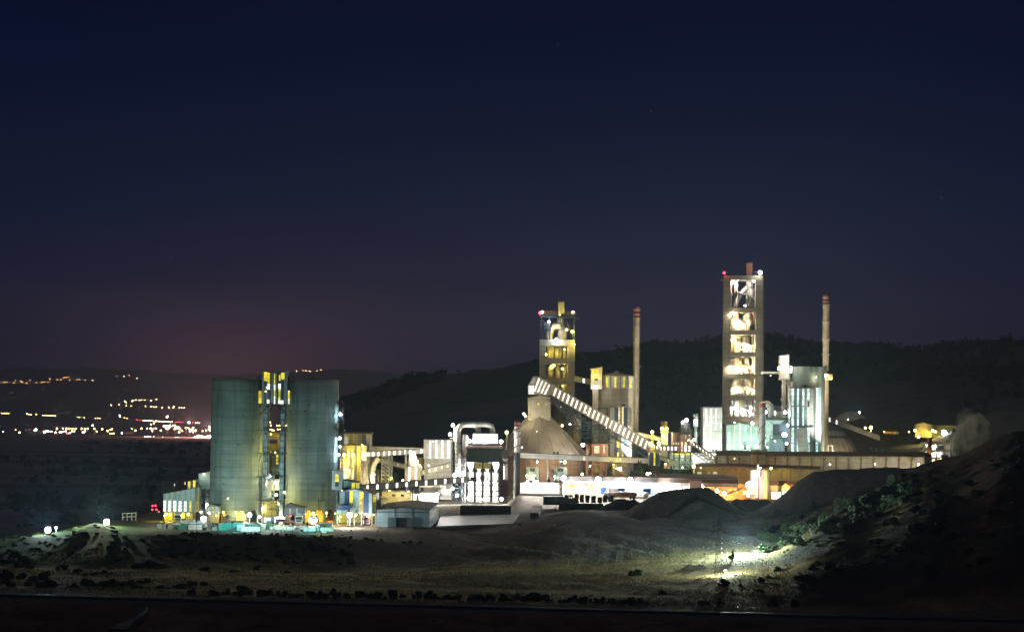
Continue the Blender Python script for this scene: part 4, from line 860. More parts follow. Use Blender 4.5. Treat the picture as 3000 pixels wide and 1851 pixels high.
MB().pipe(bez([P(A4, x, y, 884) for x, y in ((1612, 1200), (1600, 1235), (1580, 1270), (1590, 1298), (1640, 1302), (1730, 1300))]), 1.05, 14).build('duct', 'pale duct', th, True)
rp(th, 'saddle', 'pale concrete', A4, 1560, 1330, 1740, 1420, 886, 4); rp(th, 'hatch', 'glass dark', A4, 1570, 1350, 1588, 1366, 885.9, .09)

# ------------------------------------------------------------------ the floodlit bag filter
th = T('bag_filter', 'floodlit white bag filter on open steel frame with green screen and arching pipe', 'bag filter', A5, 600, 1375, 880)
MB().poly(A5, [(445, 468), (445, 315), (825, 318), (825, 468)], 884, 8).build('top_box', 'white cladding', th); rp(th, 'top_rim', 'dark steel', A5, 440, 308, 830, 317, 883.7, 8.6)
rp(th, 'deck', 'pink cladding', A5, 352, 500, 897, 541, 881, 12); MB().rail(A5, 355, 500, 897, 500, 880.9, 1.6, 9, .1).build('deck_railing', 'galvanised steel', th)
rp(th, 'screen', 'dark green sheet', A5, 350, 545, 865, 748, 880.4, .3); rp(th, 'casing', 'white cladding', A5, 356, 546, 860, 745, 881.2, 11)
for x0, x1 in ((350, 475), (600, 730), (730, 865), (475, 600)):
    pp(th, 'hopper', 'white cladding', A5, [(x0 + 6, 752), (x1 - 6, 752), ((x0 + x1) / 2 + 14, 900), ((x0 + x1) / 2 - 14, 900)], 887 + (x0 % 7) * .01, 5)
rp(th, 'control_house', 'yellow wall', A5, 478, 760, 722, 852, 883, 3.5); rp(th, 'house_railing', 'yellow steel', A5, 476, 820, 724, 826, 882.7, .1)
wins(th, A5, 883, 'glass dark', [(540, 788, 562, 802), (648, 788, 668, 802)])
for x in (350, 470, 597, 727, 852):
    for Yc in (881, 892): MB().beam(P(A5, x, 1376, Yc), P(A5, x, 748, Yc), .55 if Yc < 890 else .45).build('column', 'dark steel' if Yc < 890 else 'galvanised steel', th)
    rp(th, 'footing', 'pale concrete', A5, x - 12, 1345, x + 12, 1385, 880.5, 1.2)
m = MB()
for y in (1030, 1105, 1190, 1270): m.beam(P(A5, 346, y, 880.9), P(A5, 856, y, 880.9), .36)
each(m, 'cross_beam', 'dark steel', th)
m = MB(); q = [P(A5, x, y, 880.8) for x, y in ((348, 850), (420, 858), (520, 870), (600, 885), (680, 875), (780, 860), (856, 846))]
for a, b in zip(q, q[1:]): m.beam(a, b, .3)
m.build('sagging_cable', 'dark steel', th)
m = MB()
for i, x in enumerate((350, 470, 597, 727)):
    x2 = (470, 597, 727, 852)[i]
    for y0, y1 in ((1030, 1105), (1190, 1345), (850, 1030)):
        m.beam(P(A5, x, y1, 882), P(A5, x2, y0, 882), .18)
        if i % 2: m.beam(P(A5, x, y0, 882), P(A5, x2, y1, 882), .18)
m.build('bracing', 'dark steel', th)
for x, r in ((420, 1.2), (535, 1.1), (660, 1.2), (790, 1.1)):
    MB().tube(P(A5, x, 1350, 889), P(A5, x, 900, 889), r, r * .8, 16).build('vessel', 'white paint', th, True)
rp(th, 'back_wall', 'white cladding', A5, 345, 900, 860, 1370, 897, .4)
for y0 in (756, 1020): rp(th, 'landing', 'dark steel', A5, 865, y0, 1000, y0 + 16, 881, 4); MB().beam(P(A5, 860, y0 + 100, 881.5), P(A5, 945, y0 + 15, 881.5), .5).build('landing_strut', 'dark steel', th)
rp(th, 'side_cage', 'tan cladding', A5, 885, 565, 990, 692, 882, 4)
m = MB()
for i in range(6): m.beam(P(A5, 885, 565 + 25 * i, 881.9), P(A5, 990, 565 + 25 * i, 881.9), .14); m.beam(P(A5, 887 + 20 * i, 565, 881.8), P(A5, 887 + 20 * i, 692, 881.8), .14)
m.build('cage_grid', 'dark steel', th)
pp(th, 'side_cone', 'vessel shell', A5, [(890, 692), (990, 692), (965, 750), (925, 750)], 883, 3); MB().tube(P(A5, 945, 1040, 884), P(A5, 945, 770, 884), .85, .8, 14).build('side_duct', 'vessel shell', th, True)
MB().truss(P(A5, 938, 1376, 883), P(A5, 938, 1035, 883), 2, 1.7, 9, .13).build('stair_cage', 'dark steel', th)
arch = [P(A5, x, y, 887) for x, y in ((216, 1000), (216, 700), (216, 450), (216, 300), (228, 240), (265, 195), (330, 175), (480, 172), (620, 172), (690, 185), (730, 225), (745, 310))]
MB().pipe(bez(arch, 6), 1.15, 18).build('arch_pipe', 'pale duct', th, True)
MB().pipe(bez([P(A5, x, y, 887.3) for x, y in ((490, 178), (515, 215), (528, 260), (528, 312))], 5), [1.25] * 6 + [1.0] * 10, 16).build('branch_pipe', 'pale duct', th, True)
MB().pipe(bez([P(A5, x, y, 884) for x, y in ((332, 322), (330, 345), (330, 420), (322, 560))], 4), [.3, .6, .85, 1, 1.05, 1.05, 1.05, 1.05, 1.05, 1.05, 1.05, 1.05, 1.0], 16).build('lit_duct', 'white paint', th, True)
pp(th, 'duct_cone', 'vessel shell', A5, [(275, 565), (352, 565), (345, 620), (330, 660)], 883, 2)
MB().truss(P(A5, 197, 1376, 886), P(A5, 197, 455, 886), 3.6, 3.7, 8, .28).build('pipe_tower', 'blue steel', th)
MB().truss(P(A5, 300, 1376, 888), P(A5, 300, 600, 888), 2.5, 1.7, 8, .2).build('duct_tower', 'galvanised steel', th)
MB().beam(P(A5, 765, 310, 884), P(A5, 763, 150, 884), .12).build('lightning_rod', 'galvanised steel', th)
MB().tube(P(A5, 163, 430, 888), P(A5, 163, 200, 888), .35, .35, 10).build('rear_stack', 'cream cladding', th); rp(th, 'rear_gallery', 'cream cladding', A5, 90, 380, 165, 388, 888, 2)
for x0, x1, y0, y1 in ((348, 410, 975, 1030), (412, 505, 975, 1028), (556, 626, 952, 1020), (654, 674, 955, 1022)): rp(th, 'conveyor_head', 'dark steel', A5, x0, y0, x1, y1, 879, 2.5)
wins(th, A5, 879, 'lit white', [(386, 976, 410, 1010), (504, 970, 530, 1000), (628, 960, 652, 1005)])
GB = 'flood lamps of the bag filter'
for x, y, Yl, kw, n, r in ((395, 428, 882.5, 6, 'left flood lamp on the filter deck', .75), (877, 436, 882.5, 6, 'right flood lamp on the filter deck', .75), (400, 790, 884.5, 5, 'left lamp under the green filter screen', .4), (820, 790, 884.5, 5, 'right lamp under the green filter screen', .4),
        (420, 1145, 884, 4.5, 'lamp between the left two filter columns', .4), (535, 960, 884, 3.5, 'lamp behind the filter conveyor head', .4), (660, 1140, 884, 4.5, 'lamp between the middle filter columns', .4), (790, 1000, 884, 4, 'lamp between the right filter columns', .4),
        (370, 1300, 885, 5, 'ground flood lamp at the left filter footing', .6), (880, 1310, 884, 6, 'ground flood lamp at the right filter footing', .7), (600, 1320, 884, 4, 'ground flood lamp in the middle of the filter frame', .5), (135, 1148, 880, 3, 'lamp on the left leg of the filter pipe tower', .55),
        (170, 945, 884, 4, 'left glaring lamp inside the pipe tower', .8), (300, 940, 884, 3, 'right glaring lamp inside the pipe tower', .6), (200, 1260, 880, 3, 'lamp at the foot of the pipe tower', .5), (625, 415, 880.5, 2.5, 'middle lamp on the filter deck below the top box', .3)):
    lamp(A5, x, y, Yl, kw, WHITE, n, r, group=GB, off=(0, .9, .5) if y < 500 else (0, .9, .3))
lamp(A5, 140, 184, 887, 1.8, WHITE, 'upper of the two lamps left of the arching filter pipe', .7, group=GB); lamp(A5, 98, 324, 887, 1.8, WHITE, 'lower of the two lamps left of the arching filter pipe', .7, group=GB)
lamp(A5, 962, 292, 905, 1.5, YEL, 'yellowish mast lamp between filter and striped chimney', .65, (962, 700), group=GB)

# ------------------------------------------------------------------ chimneys
def chimney(label, R, xb, xt, yb, yt, Y, r0, r1, bands, body, rings=(), strake=None, name='chimney', group='red and white banded chimneys', split=None):
    a, b = P(R, xb, yb, Y), P(R, xt, yt, Y); b.x = a.x + (b.x - a.x) * 0; 
    ax = (P(R, xt, yt, Y).x + P(R, xb, yb, Y).x) / 2; a.x = b.x = ax
    th = TW(name, label, 'chimney', a, group); H_ = b.z - a.z
    zz = lambda y: P(R, xb, y, Y).z
    rr = lambda z: r0 + (r1 - r0) * (z - a.z) / H_
    yl = bands[-1][1] if bands else yt
    if split:
        MB().lathe(ax, Y, [(rr(zz(split)), zz(split)), (rr(zz(yl)), zz(yl))], 24).build('shaft', body, th, True)
        MB().lathe(ax, Y, [(rr(a.z) * .98, a.z), (rr(zz(split)) * .98, zz(split))], 24).build('lower_shaft', 'dark concrete', th, True)
    else: MB().lathe(ax, Y, [(rr(a.z), a.z), (rr(zz(yl)), zz(yl))], 24).build('shaft', body, th, True)
    for y0, y1, c in bands: MB().lathe(ax, Y, [(rr(zz(y1)), zz(y1)), (rr(zz(y0)), zz(y0)), (rr(zz(y0)) - .25, zz(y0)), (rr(zz(y0)) - .25, zz(y1))], 24).build('band', c, th, True)
    for y in rings: MB().lathe(ax, Y, [(rr(zz(y)), zz(y)), (rr(zz(y)) + .55, zz(y)), (rr(zz(y)) + .55, zz(y) + .5), (rr(zz(y)), zz(y) + .5)], 24).build('ring_platform', 'rusty stack', th)
    if strake:
        y0, y1, turns = strake; m = MB(); n = 60
        for k in range(n):
            t0, t1 = k / n, (k + 1) / n; q = []
            for t in (t0, t1):
                z = zz(y0) + (zz(y1) - zz(y0)) * t; g = 2 * math.pi * turns * t; q.append(Vector((ax + (rr(z) + .1) * math.cos(g), Y + (rr(z) + .1) * math.sin(g), z)))
            m.beam(q[0], q[1], .16, .3)
        m.build('spiral_strake', 'dark steel', th)
    return th
R_, W_ = 'red paint', 'white paint'
c1 = chimney('red tipped white chimney with spiral fin and caged dark base right of the filter', A5, 1116, 1122, 1376, 115, 886, 1.25, 1.25, [(115, 146, R_), (146, 172, W_), (172, 204, R_)], 'white paint', (285,), (600, 205, 3), split=600)
m = MB()
for x in (1062, 1088, 1116, 1145, 1160): m.beam(P(A5, x - 2, 1370, 883.6), P(A5, x, 605, 883.6), .14)
for k in range(18): m.beam(P(A5, 1062, 625 + 42 * k, 883.6), P(A5, 1160, 625 + 42 * k, 883.6), .12)
m.build('ladder_cage', 'dark steel', c1)
for y in (785, 985, 1180): MB().beam(P(A5, 1150, y + 40, 884), P(A5, 1190, y, 884), .2).build('bracket', 'dark steel', c1)
rp(c1, 'platform', 'yellow steel', A5, 1030, 596, 1062, 606, 885, 3)
MB().beam(P(A5, 985, 1340, 884), P(A5, 1062, 1180, 884), 1.2, .5).build('inlet_duct', 'tan cladding', c1)
chimney('tall slim rusty chimney with red tip behind the polygon roofed silo', B4, 1035, 1038, 1110, 107, 1078, 1.45, 1.62, [(107, 122, R_), (122, 140, W_), (140, 163, R_), (163, 172, W_), (172, 190, R_)], 'rusty stack', (200, 330, 465, 580, 695, 765, 930))
chimney('tallest right chimney with red bands and rust streaks behind the concrete silo', B5, 1152, 1156, 1300, 273, 1068, 1.5, 1.55, [(273, 287, R_), (287, 302, W_), (302, 315, R_), (315, 327, W_), (327, 341, R_)], 'rusty stack', (345, 455, 568, 665, 830))
c4 = chimney('short grey chimney with faded red tip beside the green lit shed', B5, 741, 743, 1300, 977, 1012, 1.4, 1.4, [(977, 988, R_), (988, 996, 'pink cladding'), (996, 1006, R_)], 'grey cladding', (1180,), (1300, 1010, 3))
# ------------------------------------------------------------------ domed clinker store and its great conveyor
Yd = 1000; cx = PP(1580, 1330, Yd).x; rb = 21.3
zc = P(B4, 270, 1283, Yd - rb).z; zt = P(B4, 270, 1000, Yd).z
th = TW('clinker_store', 'round clinker store with a ribbed cone roof and boxy top house', 'clinker store', (cx, Yd, 3), None)
MB().lathe(cx, Yd, [(rb - .6, 2), (rb - .6, zc)], 64).build('wall', 'brown concrete', th)
MB().lathe(cx, Yd, [(rb + .5, zc - .3), (rb + .5, zc), (5.4, zt + 1)], 20).build('cone_roof', 'cone sheet', th)
m = MB()
for i in range(20):
    t = 2 * math.pi * i / 20
    m.beam((cx + (rb + .55) * math.sin(t), Yd - (rb + .55) * math.cos(t), zc + .1), (cx + 5.4 * math.sin(t), Yd - 5.4 * math.cos(t), zt + 1.1), .3, .22)
each(m, 'roof_rib', 'seam', th)
pp(th, 'top_house', 'conveyor cladding', B4, [(180, 1003), (180, 825), (270, 808), (358, 825), (358, 1003)], Yd - 5.4, 10.8); pp(th, 'top_house_roof', 'tan cladding', B4, [(176, 826), (176, 822), (270, 804), (362, 822), (362, 826), (270, 809)], Yd - 5.7, 11.4)
wins(th, B4, Yd - 5.4, 'lit yellow', [(259, 864, 271, 880), (319, 870, 328, 882)]); wins(th, B4, Yd - 5.4, 'glass dark', [(193, 950, 202, 962), (266, 972, 277, 984)])
for x0, x1 in ((165, 265), (385, 492)):
    rp(th, 'door', 'light blue cladding', B4, x0, 1372, x1, 1480, Yd - rb - .4, .3); rp(th, 'door_panel', 'green cladding', B4, x0 + 4, 1380, x0 + 40, 1478, Yd - rb - .55, .1)
    rp(th, 'machinery', 'dark steel', B4, x0 + 30, 1380, x1 - 30, 1405, Yd - rb - 1.4, .8)
for (x, y, n, kw, r) in ((252, 1329, 'left round lamp high on the clinker store wall', 1.0, .42), (470, 1331, 'brightest round lamp on the clinker store wall', 1.8, .6), (610, 1427, 'lone round lamp low on the right of the clinker store wall', 1.0, .5), (172, 1440, 'lamp left of the clinker store left door', 1.2, .4), (226, 1440, 'small lamp in the clinker store left door', .8, .35), (395, 1445, 'lamp at the clinker store right door', 1.2, .45)):
    lamp(B4, x, y, Yd - rb - 2.4, kw, WARM if x != 395 else WHITE, n, r, group=GL)
lamp(B4, 147, 950, Yd - 8, .8, WARM, 'upper lamp of the pair left of the clinker top house', .45, group=GL); lamp(B4, 160, 968, Yd - 8, .8, WARM, 'lower lamp of the pair left of the clinker top house', .5, group=GL)
lamp(B4, 250, 1090, Yd - 38, 4.5, WARM, 'mast lamp washing the clinker store cone', .12, (250, 1440), group=GL, off=(0, 0, 1))
th = T('standpipe', 'tall grey pipe against the clinker store wall', 'pipe', B4, 331, 1470, Yd - rb - 2); MB().tube(P(B4, 331, 1470, Yd - rb - 2), P(B4, 333, 1310, Yd - rb - 2), .5, .5, 8).build('pipe', 'galvanised steel', th)

big = conveyor('conveyor_gallery', 'great slanting conveyor with slanted bright windows climbing left over the clinker store', B4, (350, 752), (1140, 1208), 88, 978, 962, 'rosy conveyor cladding', [385 + 34.2 * i for i in range(22)], 'lit white', 13, .82, .28, 4.6, True, 2.4, roofmat='conveyor cladding')
pp(big, 'head_box', 'conveyor cladding', B4, [(180, 797), (180, 725), (222, 652), (268, 655), (352, 700), (352, 803)], 977.5, 5)
for x in (188, 199, 210, 220): rp(big, 'window', 'lit pane', B4, x, 727, x + 5, 792, 977.4, .09)
for i in range(4):
    x = 236 + i * 27
    pp(big, 'window', 'lit white', B4, [(x - 12, 772 + i * 8), (x + 2, 772 + i * 8), (x + 40, 672 + i * 16), (x + 28, 668 + i * 16)], 977.3 + i * .001, .1)
for i in range(4): pp(big, 'skylight', 'lit faint', B4, [(198 + i * 9, 712), (202 + i * 9, 712), (232 + i * 5, 662), (228 + i * 5, 660)], 977.2 + i * .001, .1)
th = T('conveyor_pylon', 'blue steel truss pylon fanning out under the great slanting conveyor', 'pylon', B4, 690, 1185, 972)
m = MB()
pA, pB, pC = (365, 830), (645, 1180), (690, 1180)
def tl(R, a, b, Y, w=.34): m.beam(P(R, *a, Y), P(R, *b, Y), w)
for Yk in (970.5, 975.5):
    for a, b in (((365, 835), (645, 1175)), ((640, 1180), (700, 1180)), ((688, 1030), (688, 1185)), ((765, 1180), (865, 1130)), ((650, 1180), (870, 1180)), ((530, 945), (640, 1180)), ((735, 905), (735, 940)), ((808, 905), (808, 980)), ((735, 905), (808, 905))): tl(B4, a, b, Yk, .42)
    n = 11; lo = [(365 + (645 - 365) * i / n, 840 + (1175 - 840) * i / n) for i in range(n + 1)]; hi = [(365 + (880 - 365) * i / n, 812 + (1125 - 812) * i / n) for i in range(n + 1)]
    for i in range(n):
        tl(B4, lo[i], hi[i + 1], Yk, .26); tl(B4, hi[i], lo[i], Yk, .26); tl(B4, lo[i + 1], hi[i], Yk, .22)
    for i in range(5): tl(B4, (640 + i * 48, 1180), (664 + i * 48, 1030 + i * 28), Yk, .24); tl(B4, (688 + i * 48, 1180), (664 + i * 48, 1030 + i * 28), Yk, .24)
    for x in (1000, 1050, 1100): tl(B4, (x, 1310), (x, 1175 + (x - 1000) * .55), Yk, .4)
    tl(B4, (900, 1160), (1130, 1300), Yk, .3); tl(B4, (1000, 1300), (1050, 1215), Yk, .24); tl(B4, (1050, 1300), (1000, 1200), Yk, .24)
m.build('truss', 'blue steel', th)
lamp(B4, 513, 1031, 985, 1.4, WARM, 'warm lamp left behind the conveyor pylon', .4, group=GL); lamp(B4, 452, 1043, 1005, 1.6, YEL, 'yellow lamp low on the old preheater tower', .5, group=GL); lamp(B4, 615, 1195, 980, 4, WHITE, 'bright flood light glowing below the conveyor pylon', .9, group=GL)
lamp(B4, 443, 898, 1040, .8, WARM, 'warm lamp in the lower opening of the old preheater tower', .35, group=GL)
for i, (x, y) in enumerate(((800, 1060), (930, 1190), (640, 940), (500, 800))): lamp(B4, x, y, 955, 2.5, WARM, ['warm lamp facing the middle of the great conveyor', 'warm lamp facing the foot of the great conveyor', 'warm lamp facing the upper run of the great conveyor', 'warm lamp facing the head of the great conveyor'][i], .1, group=GL, off=(0, 0, 0))
# rust red frame house and sheds under the conveyor
th = T('frame_house', 'rust red frame house with lit bays below the conveyor pylon', 'frame house', B4, 745, 1440, 985)
for x0, x1 in ((640, 655), (684, 702), (746, 775), (794, 815)): rp(th, 'column', 'rust cladding', B4, x0, 1187, x1, 1450, 985, 3)
for y0, y1 in ((1187, 1202), (1262, 1285), (1340, 1362)): rp(th, 'floor_band', 'rust cladding', B4, 684, y0, 815, y1, 984.8, 3)
rp(th, 'rear_wall', 'rust cladding', B4, 640, 1187, 815, 1450, 990, 4); wins(th, B4, 990, 'lit warm', [(704, 1203, 745, 1260), (776, 1203, 792, 1260)]); wins(th, B4, 990, 'lit dull', [(704, 1286, 744, 1340), (704, 1364, 744, 1415), (776, 1290, 792, 1335), (776, 1364, 790, 1400), (658, 1205, 670, 1260), (658, 1310, 670, 1330), (658, 1350, 670, 1390)])
th = T('striped_tower_house', 'tall blue and white striped house with yellow windows before the polygon roofed silo', 'tower house', B4, 915, 1300, 1012)
pp(th, 'wall', 'grey cladding', B4, [(828, 1320), (828, 898), (938, 888), (1000, 905), (1000, 1320)], 1012, 9); rp(th, 'vent', 'dark steel', B4, 920, 875, 950, 890, 1014, 2); rp(th, 'stub_duct', 'tan cladding', B4, 842, 852, 862, 892, 1014, 2)
for x0, x1, mt in ((864, 894, 'blue cladding'), (936, 966, 'blue cladding')): rp(th, 'cladding_stripe', mt, B4, x0, 900, x1, 1310, 1011.9, .09)
wins(th, B4, 1012, 'lit warm', [(896, 898, 905, 1035), (926, 893, 936, 1060)]); wins(th, B4, 1012, 'lit yellow', [(883, 1160, 903, 1215), (885, 1255, 900, 1300), (925, 1265, 935, 1300)]); wins(th, B4, 1012, 'lit dull', [(906, 900, 925, 1060)])
wins(th, B4, 1012, 'lit warm', [(973, 995, 980, 1003), (973, 1045, 980, 1055)])

# ------------------------------------------------------------------ old preheater tower
Yp = 1062
th = T('preheater_tower', 'older beige preheater tower with steel top cage and yellow lit floors', 'preheater tower', B4, 410, 1180, Yp)
for x0, x1 in ((267, 317), (489, 549)):
    for Yc in (Yp, Yp + 15): rp(th, 'column', 'beige concrete', B4, x0 + (2 if Yc > Yp else 0), 383, x1, 1240, Yc, 3)
for y0, y1 in ((364, 411), (516, 556), (671, 716), (790, 872), (1006, 1040)): rp(th, 'floor_slab', 'beige concrete', B4, 267.3 + .0115 * (811 - y0), y0, 548.7 + .0115 * (811 - y0), y1, Yp - .05, 18)
rp(th, 'floor_slab', 'beige concrete', B4, 263.5, 1100, 545, 1240, Yp - .05, 18)
rp(th, 'rear_wall', 'tan cladding', B4, 285, 411, 520, 1230, Yp + 15.5, .4)
rp(th, 'stair_panel', 'yellow wall', B4, 541, 415, 551, 525, Yp - .3, .2)
for x, y0, y1, r in ((354, 418, 510, 2.2), (420, 425, 512, 1.9), (470, 418, 512, 1.0), (350, 600, 668, 1.9), (415, 560, 668, 1.45), (468, 560, 668, 1.1), (400, 720, 790, 1.8), (465, 720, 790, 1.1), (415, 875, 1004, 1.9)):
    MB().tube(P(B4, x, y1, Yp + 8), P(B4, x, y0, Yp + 8), r * .8, r, 20).build('cyclone', 'vessel shell', th, True)
m = MB(); tl(B4, (345, 600), (390, 556), Yp + 2, 1.6); m.build('chute', 'vessel shell', th)
for x0, x1, y in ((318, 488, 512), (318, 488, 668), (360, 470, 1002)): MB().rail(B4, x0, y, x1, y, Yp + .5, 1.2, 8, .12).build('floor_railing', 'yellow steel', th)
MB().lathe(P(B4, 450, 300, Yp + 8).x, Yp + 8, [(.3, P(B4, 450, 248, Yp + 8).z), (1.6, P(B4, 450, 249, Yp + 8).z), (2.2, P(B4, 450, 256, Yp + 8).z), (2.4, P(B4, 450, 264, Yp + 8).z), (2.4, P(B4, 450, 384, Yp + 8).z)], 24).build('top_cyclone', 'vessel shell', th, True)
MB().pipe(bez([P(B4, x, y, Yp + 5) for x, y in ((350, 384), (350, 320), (365, 278), (400, 258), (440, 256))]), [1.9] * 40 + [1.5] * 17, 16).build('riser_duct', 'vessel shell', th, True)
MB().tube(P(B4, 437, 252, Yp + 7), P(B4, 437, 178, Yp + 7), 1.7, 1.4, 18).build('cyclone_neck', 'vessel shell', th, True)
MB().poly(B4, [(421, 160), (420, 72), (440, 66), (468, 62), (467, 160)], Yp + 6, 5).build('top_stack', 'vessel shell', th)
m = MB()
for Yc in (Yp + .5, Yp + 16):
    for x in (283, 352, 545): m.beam(P(B4, x, 366, Yc), P(B4, x, 172, Yc), .5)
    for a, b in (((283, 360), (352, 185)), ((283, 185), (352, 300)), ((470, 180), (545, 365)), ((283, 250), (352, 250)), ((352, 250), (300, 366))): m.beam(P(B4, *a, Yc), P(B4, *b, Yc), .35)
m.build('top_cage', 'blue steel', th)
rp(th, 'top_deck', 'blue steel', B4, 276, 174, 556, 190, Yp, 17); MB().rail(B4, 280, 174, 552, 174, Yp + .2, 1.9, 10, .14).build('deck_railing', 'yellow steel', th)
rp(th, 'crane_arm', 'galvanised steel', B4, 553, 193, 582, 200, Yp + 3, 1); MB().beam(P(B4, 423, 62, Yp + 6), P(B4, 423, 28, Yp + 6), .2).build('aerial', 'galvanised steel', th)
for x, y, Yl, kw, c, n, r in ((345, 222, Yp - .5, 1.8, WHITE, 'white lamp in the left top cage of the old preheater', .45), (486, 287, Yp - .5, 2.5, YEL, 'yellow lamp beside the top cyclone of the old preheater', .55), (532, 300, Yp + .2, 2.5, YEL, 'yellow lamp in the right top cage of the old preheater', .6), (405, 362, Yp - .5, 3, COOL, 'bluish white lamp below the top cyclone of the old preheater', .6),
        (322, 481, Yp + 2.5, 2.6, YEL, 'yellow lamp on the upper floor of the old preheater', .5), (454, 594, Yp + 2.5, 2.0, YEL, 'yellow lamp on the second floor of the old preheater', .45), (455, 730, Yp + 2, 1.2, YEL, 'yellow lamp on the third floor of the old preheater', .25), (470, 440, Yp + 1, 1.6, YEL, 'yellow lamp beside the right cyclone of the upper floor', .25), (375, 570, Yp + 2, 1.6, YEL, 'yellow lamp behind the chute of the second floor', .25),
        (430, 168, Yp + 3, 2, YEL, 'yellow lamp at the foot of the old preheater top stack', .25), (548, 400, Yp - 1, 1.0, YEL, 'yellow lamp on the right edge of the old preheater', .3)):
    lamp(B4, x, y, Yl, kw, c, n, r, group=GL, off=(.2, -1.2, -.3))
lamp(B4, 276, 153, Yp, .25, RED, 'red aviation lamp on the old preheater tower left corner', .9, group=GL); lamp(B4, 292, 147, Yp, .3, (1, .75, .75), 'pinkish lamp beside the red lamp on the old preheater', .5, group=GL); lamp(B4, 536, 146, Yp, .2, WHITE, 'small white lamp on the old preheater right corner', .4, group=GL)
# washes that light the concrete from masts in the yard
def mast(R, x, yb, Y, h, kw, col, tgt, ang, n):
    b = P(R, x, yb, Y); b.z = G(b.x, Y)
    th = TW('light_mast', n, 'light mast', b, GL)
    MB().tube(b, b + Vector((0, 0, h)), .25, .14, 8).build('pole', 'galvanised steel', th)
    for s in (-.7, .7):
        MB().box(b.x + s - .4, b.x + s + .4, Y - .1, Y + .4, b.z + h - .3, b.z + h + .5).build('housing', 'dark steel', th)
        MB().box(b.x + s - .33, b.x + s + .33, Y + .4, Y + .43, b.z + h - .2, b.z + h + .4).build('lens', LM.get(col, 'lamp white'), th)
    L = bpy.data.lights.new('lamp_light', 'SPOT'); L.energy = kw * KW; L.color = col; L.shadow_soft_size = .5; L.spot_size = math.radians(ang); L.spot_blend = .8
    lo = bpy.data.objects.new('lamp_light', L); C.objects.link(lo); lo.parent = th; lo.location = (0, 1.0, h)
    lo.rotation_euler = (Vector(tgt) - (b + Vector((0, 1.0, h)))).to_track_quat('-Z', 'Y').to_euler()
mast(B4, 400, 1440, 955, 16, 20, (1, .84, .55), P(B4, 400, 700, Yp), 55, 'tall light mast before the clinker store aimed at the old preheater')
mast(B4, 900, 1440, 960, 14, 45, (1, .85, .55), P(B4, 950, 800, 1040), 60, 'light mast in the yard aimed at the polygon roofed silo')
mast(B5, 430, 1380, 955, 18, 20, (1, .93, .7), P(B5, 600, 800, 1050), 60, 'light mast in the yard aimed at the tall preheater tower')
mast(B4, 1010, 1440, 1000, 12, 230, (1, .9, .66), P(B4, 1036, 500, 1078), 50, 'added light mast in the yard aimed at the slim rusty chimney')  # mast added only to brighten the slim chimney
mast(B5, 1190, 1300, 1010, 10, 230, (1, .9, .7), P(B5, 1153, 600, 1068), 50, 'added light mast beside the membrane store aimed at the tallest chimney')  # mast added only to brighten the tallest chimney
mast(B5, 980, 1400, 975, 12, 26, (.75, 1, .9), P(B5, 1020, 1050, 1035), 75, 'light mast in the yard aimed at the strip lit cladding house')

# ------------------------------------------------------------------ polygon roofed silo
Ys = 1045; c_ = P(B4, 878, 850, Ys); r_ = 8.2
th = TW('polygon_roofed_silo', 'beige concrete silo with a ten sided white cladded head and low cone roof', 'silo', (c_.x, Ys, 4))
zA, zB, zC = P(B4, 878, 748, Ys - r_).z, P(B4, 878, 655, Ys - r_).z, P(B4, 878, 624, Ys).z
MB().lathe(c_.x, Ys, [(r_, 3), (r_, zA)], 40).build('shell', 'beige concrete', th)
MB().lathe(c_.x, Ys, [(r_ + .15, zA), (r_ + .15, zB)], 14).build('head', 'white cladding', th); MB().lathe(c_.x, Ys, [(r_ + .4, zB), (r_ + .4, zB + .25), (1, zC)], 14).build('roof', 'pale concrete', th); MB().lathe(c_.x, Ys, [(1.2, zC - .3), (1.2, zC + .6), (.05, zC + .8)], 10).build('roof_cap', 'pale duct', th)
for x0, x1 in ((798, 811), (866, 878), (934, 947), (989, 998)):
    dx_ = (P(B4, (x0 + x1) / 2, 700, Ys - r_).x - c_.x); rp(th, 'window', 'lit yellow', B4, x0, 658, x1, 742, Ys - math.sqrt(max(.5, (r_ + .25) ** 2 - dx_ ** 2)), .9)
m = MB()
for x in (832, 912, 974):
    dx_ = P(B4, x, 700, Ys - r_).x - c_.x; yv = Ys - math.sqrt((r_ + .3) ** 2 - dx_ ** 2); m.beam(P(B4, x, 746, yv), P(B4, x, 656, yv), .3)
each(m, 'corner_trim', 'blue cladding', th)
th = T('bucket_elevator', 'slim elevator head with a yellow window left of the polygon roofed silo', 'elevator', B4, 715, 900, 1036)
rp(th, 'shaft', 'tan cladding', B4, 690, 752, 735, 1200, 1037, 4); pp(th, 'head', 'conveyor cladding', B4, [(678, 755), (680, 600), (767, 585), (766, 755)], 1036, 5); pp(th, 'head_roof', 'white paint', B4, [(674, 602), (674, 596), (770, 580), (770, 586)], 1035.7, 5.6)
wins(th, B4, 1036, 'lit yellow', [(706, 630, 737, 668), (690, 602, 735, 628)]); wins(th, B4, 1036, 'lit pane', [(704, 722, 730, 750)]); rp(th, 'louvre', 'dark steel', B4, 706, 672, 735, 690, 1035.9, .09)
MB().beam(P(B4, 735, 815, 1037), P(B4, 762, 842, 1037), .3).build('strut', 'dark steel', th)
lamp(B4, 716, 738, 1034, 1.2, WHITE, 'white lamp at the elevator head of the polygon roofed silo', .35, group=GL); lamp(B4, 720, 640, 1034, 1.2, YEL, 'yellow lamp in the elevator head window', .25, group=GL)
conveyor('conveyor_gallery', 'short cream conveyor from old preheater to the polygon roofed silo', B4, (550, 674), (832, 733), 40, 1058, 1037, 'conveyor cladding', (623, 691, 760), 'lit pane', 16, .75, roofmat='conveyor cladding')
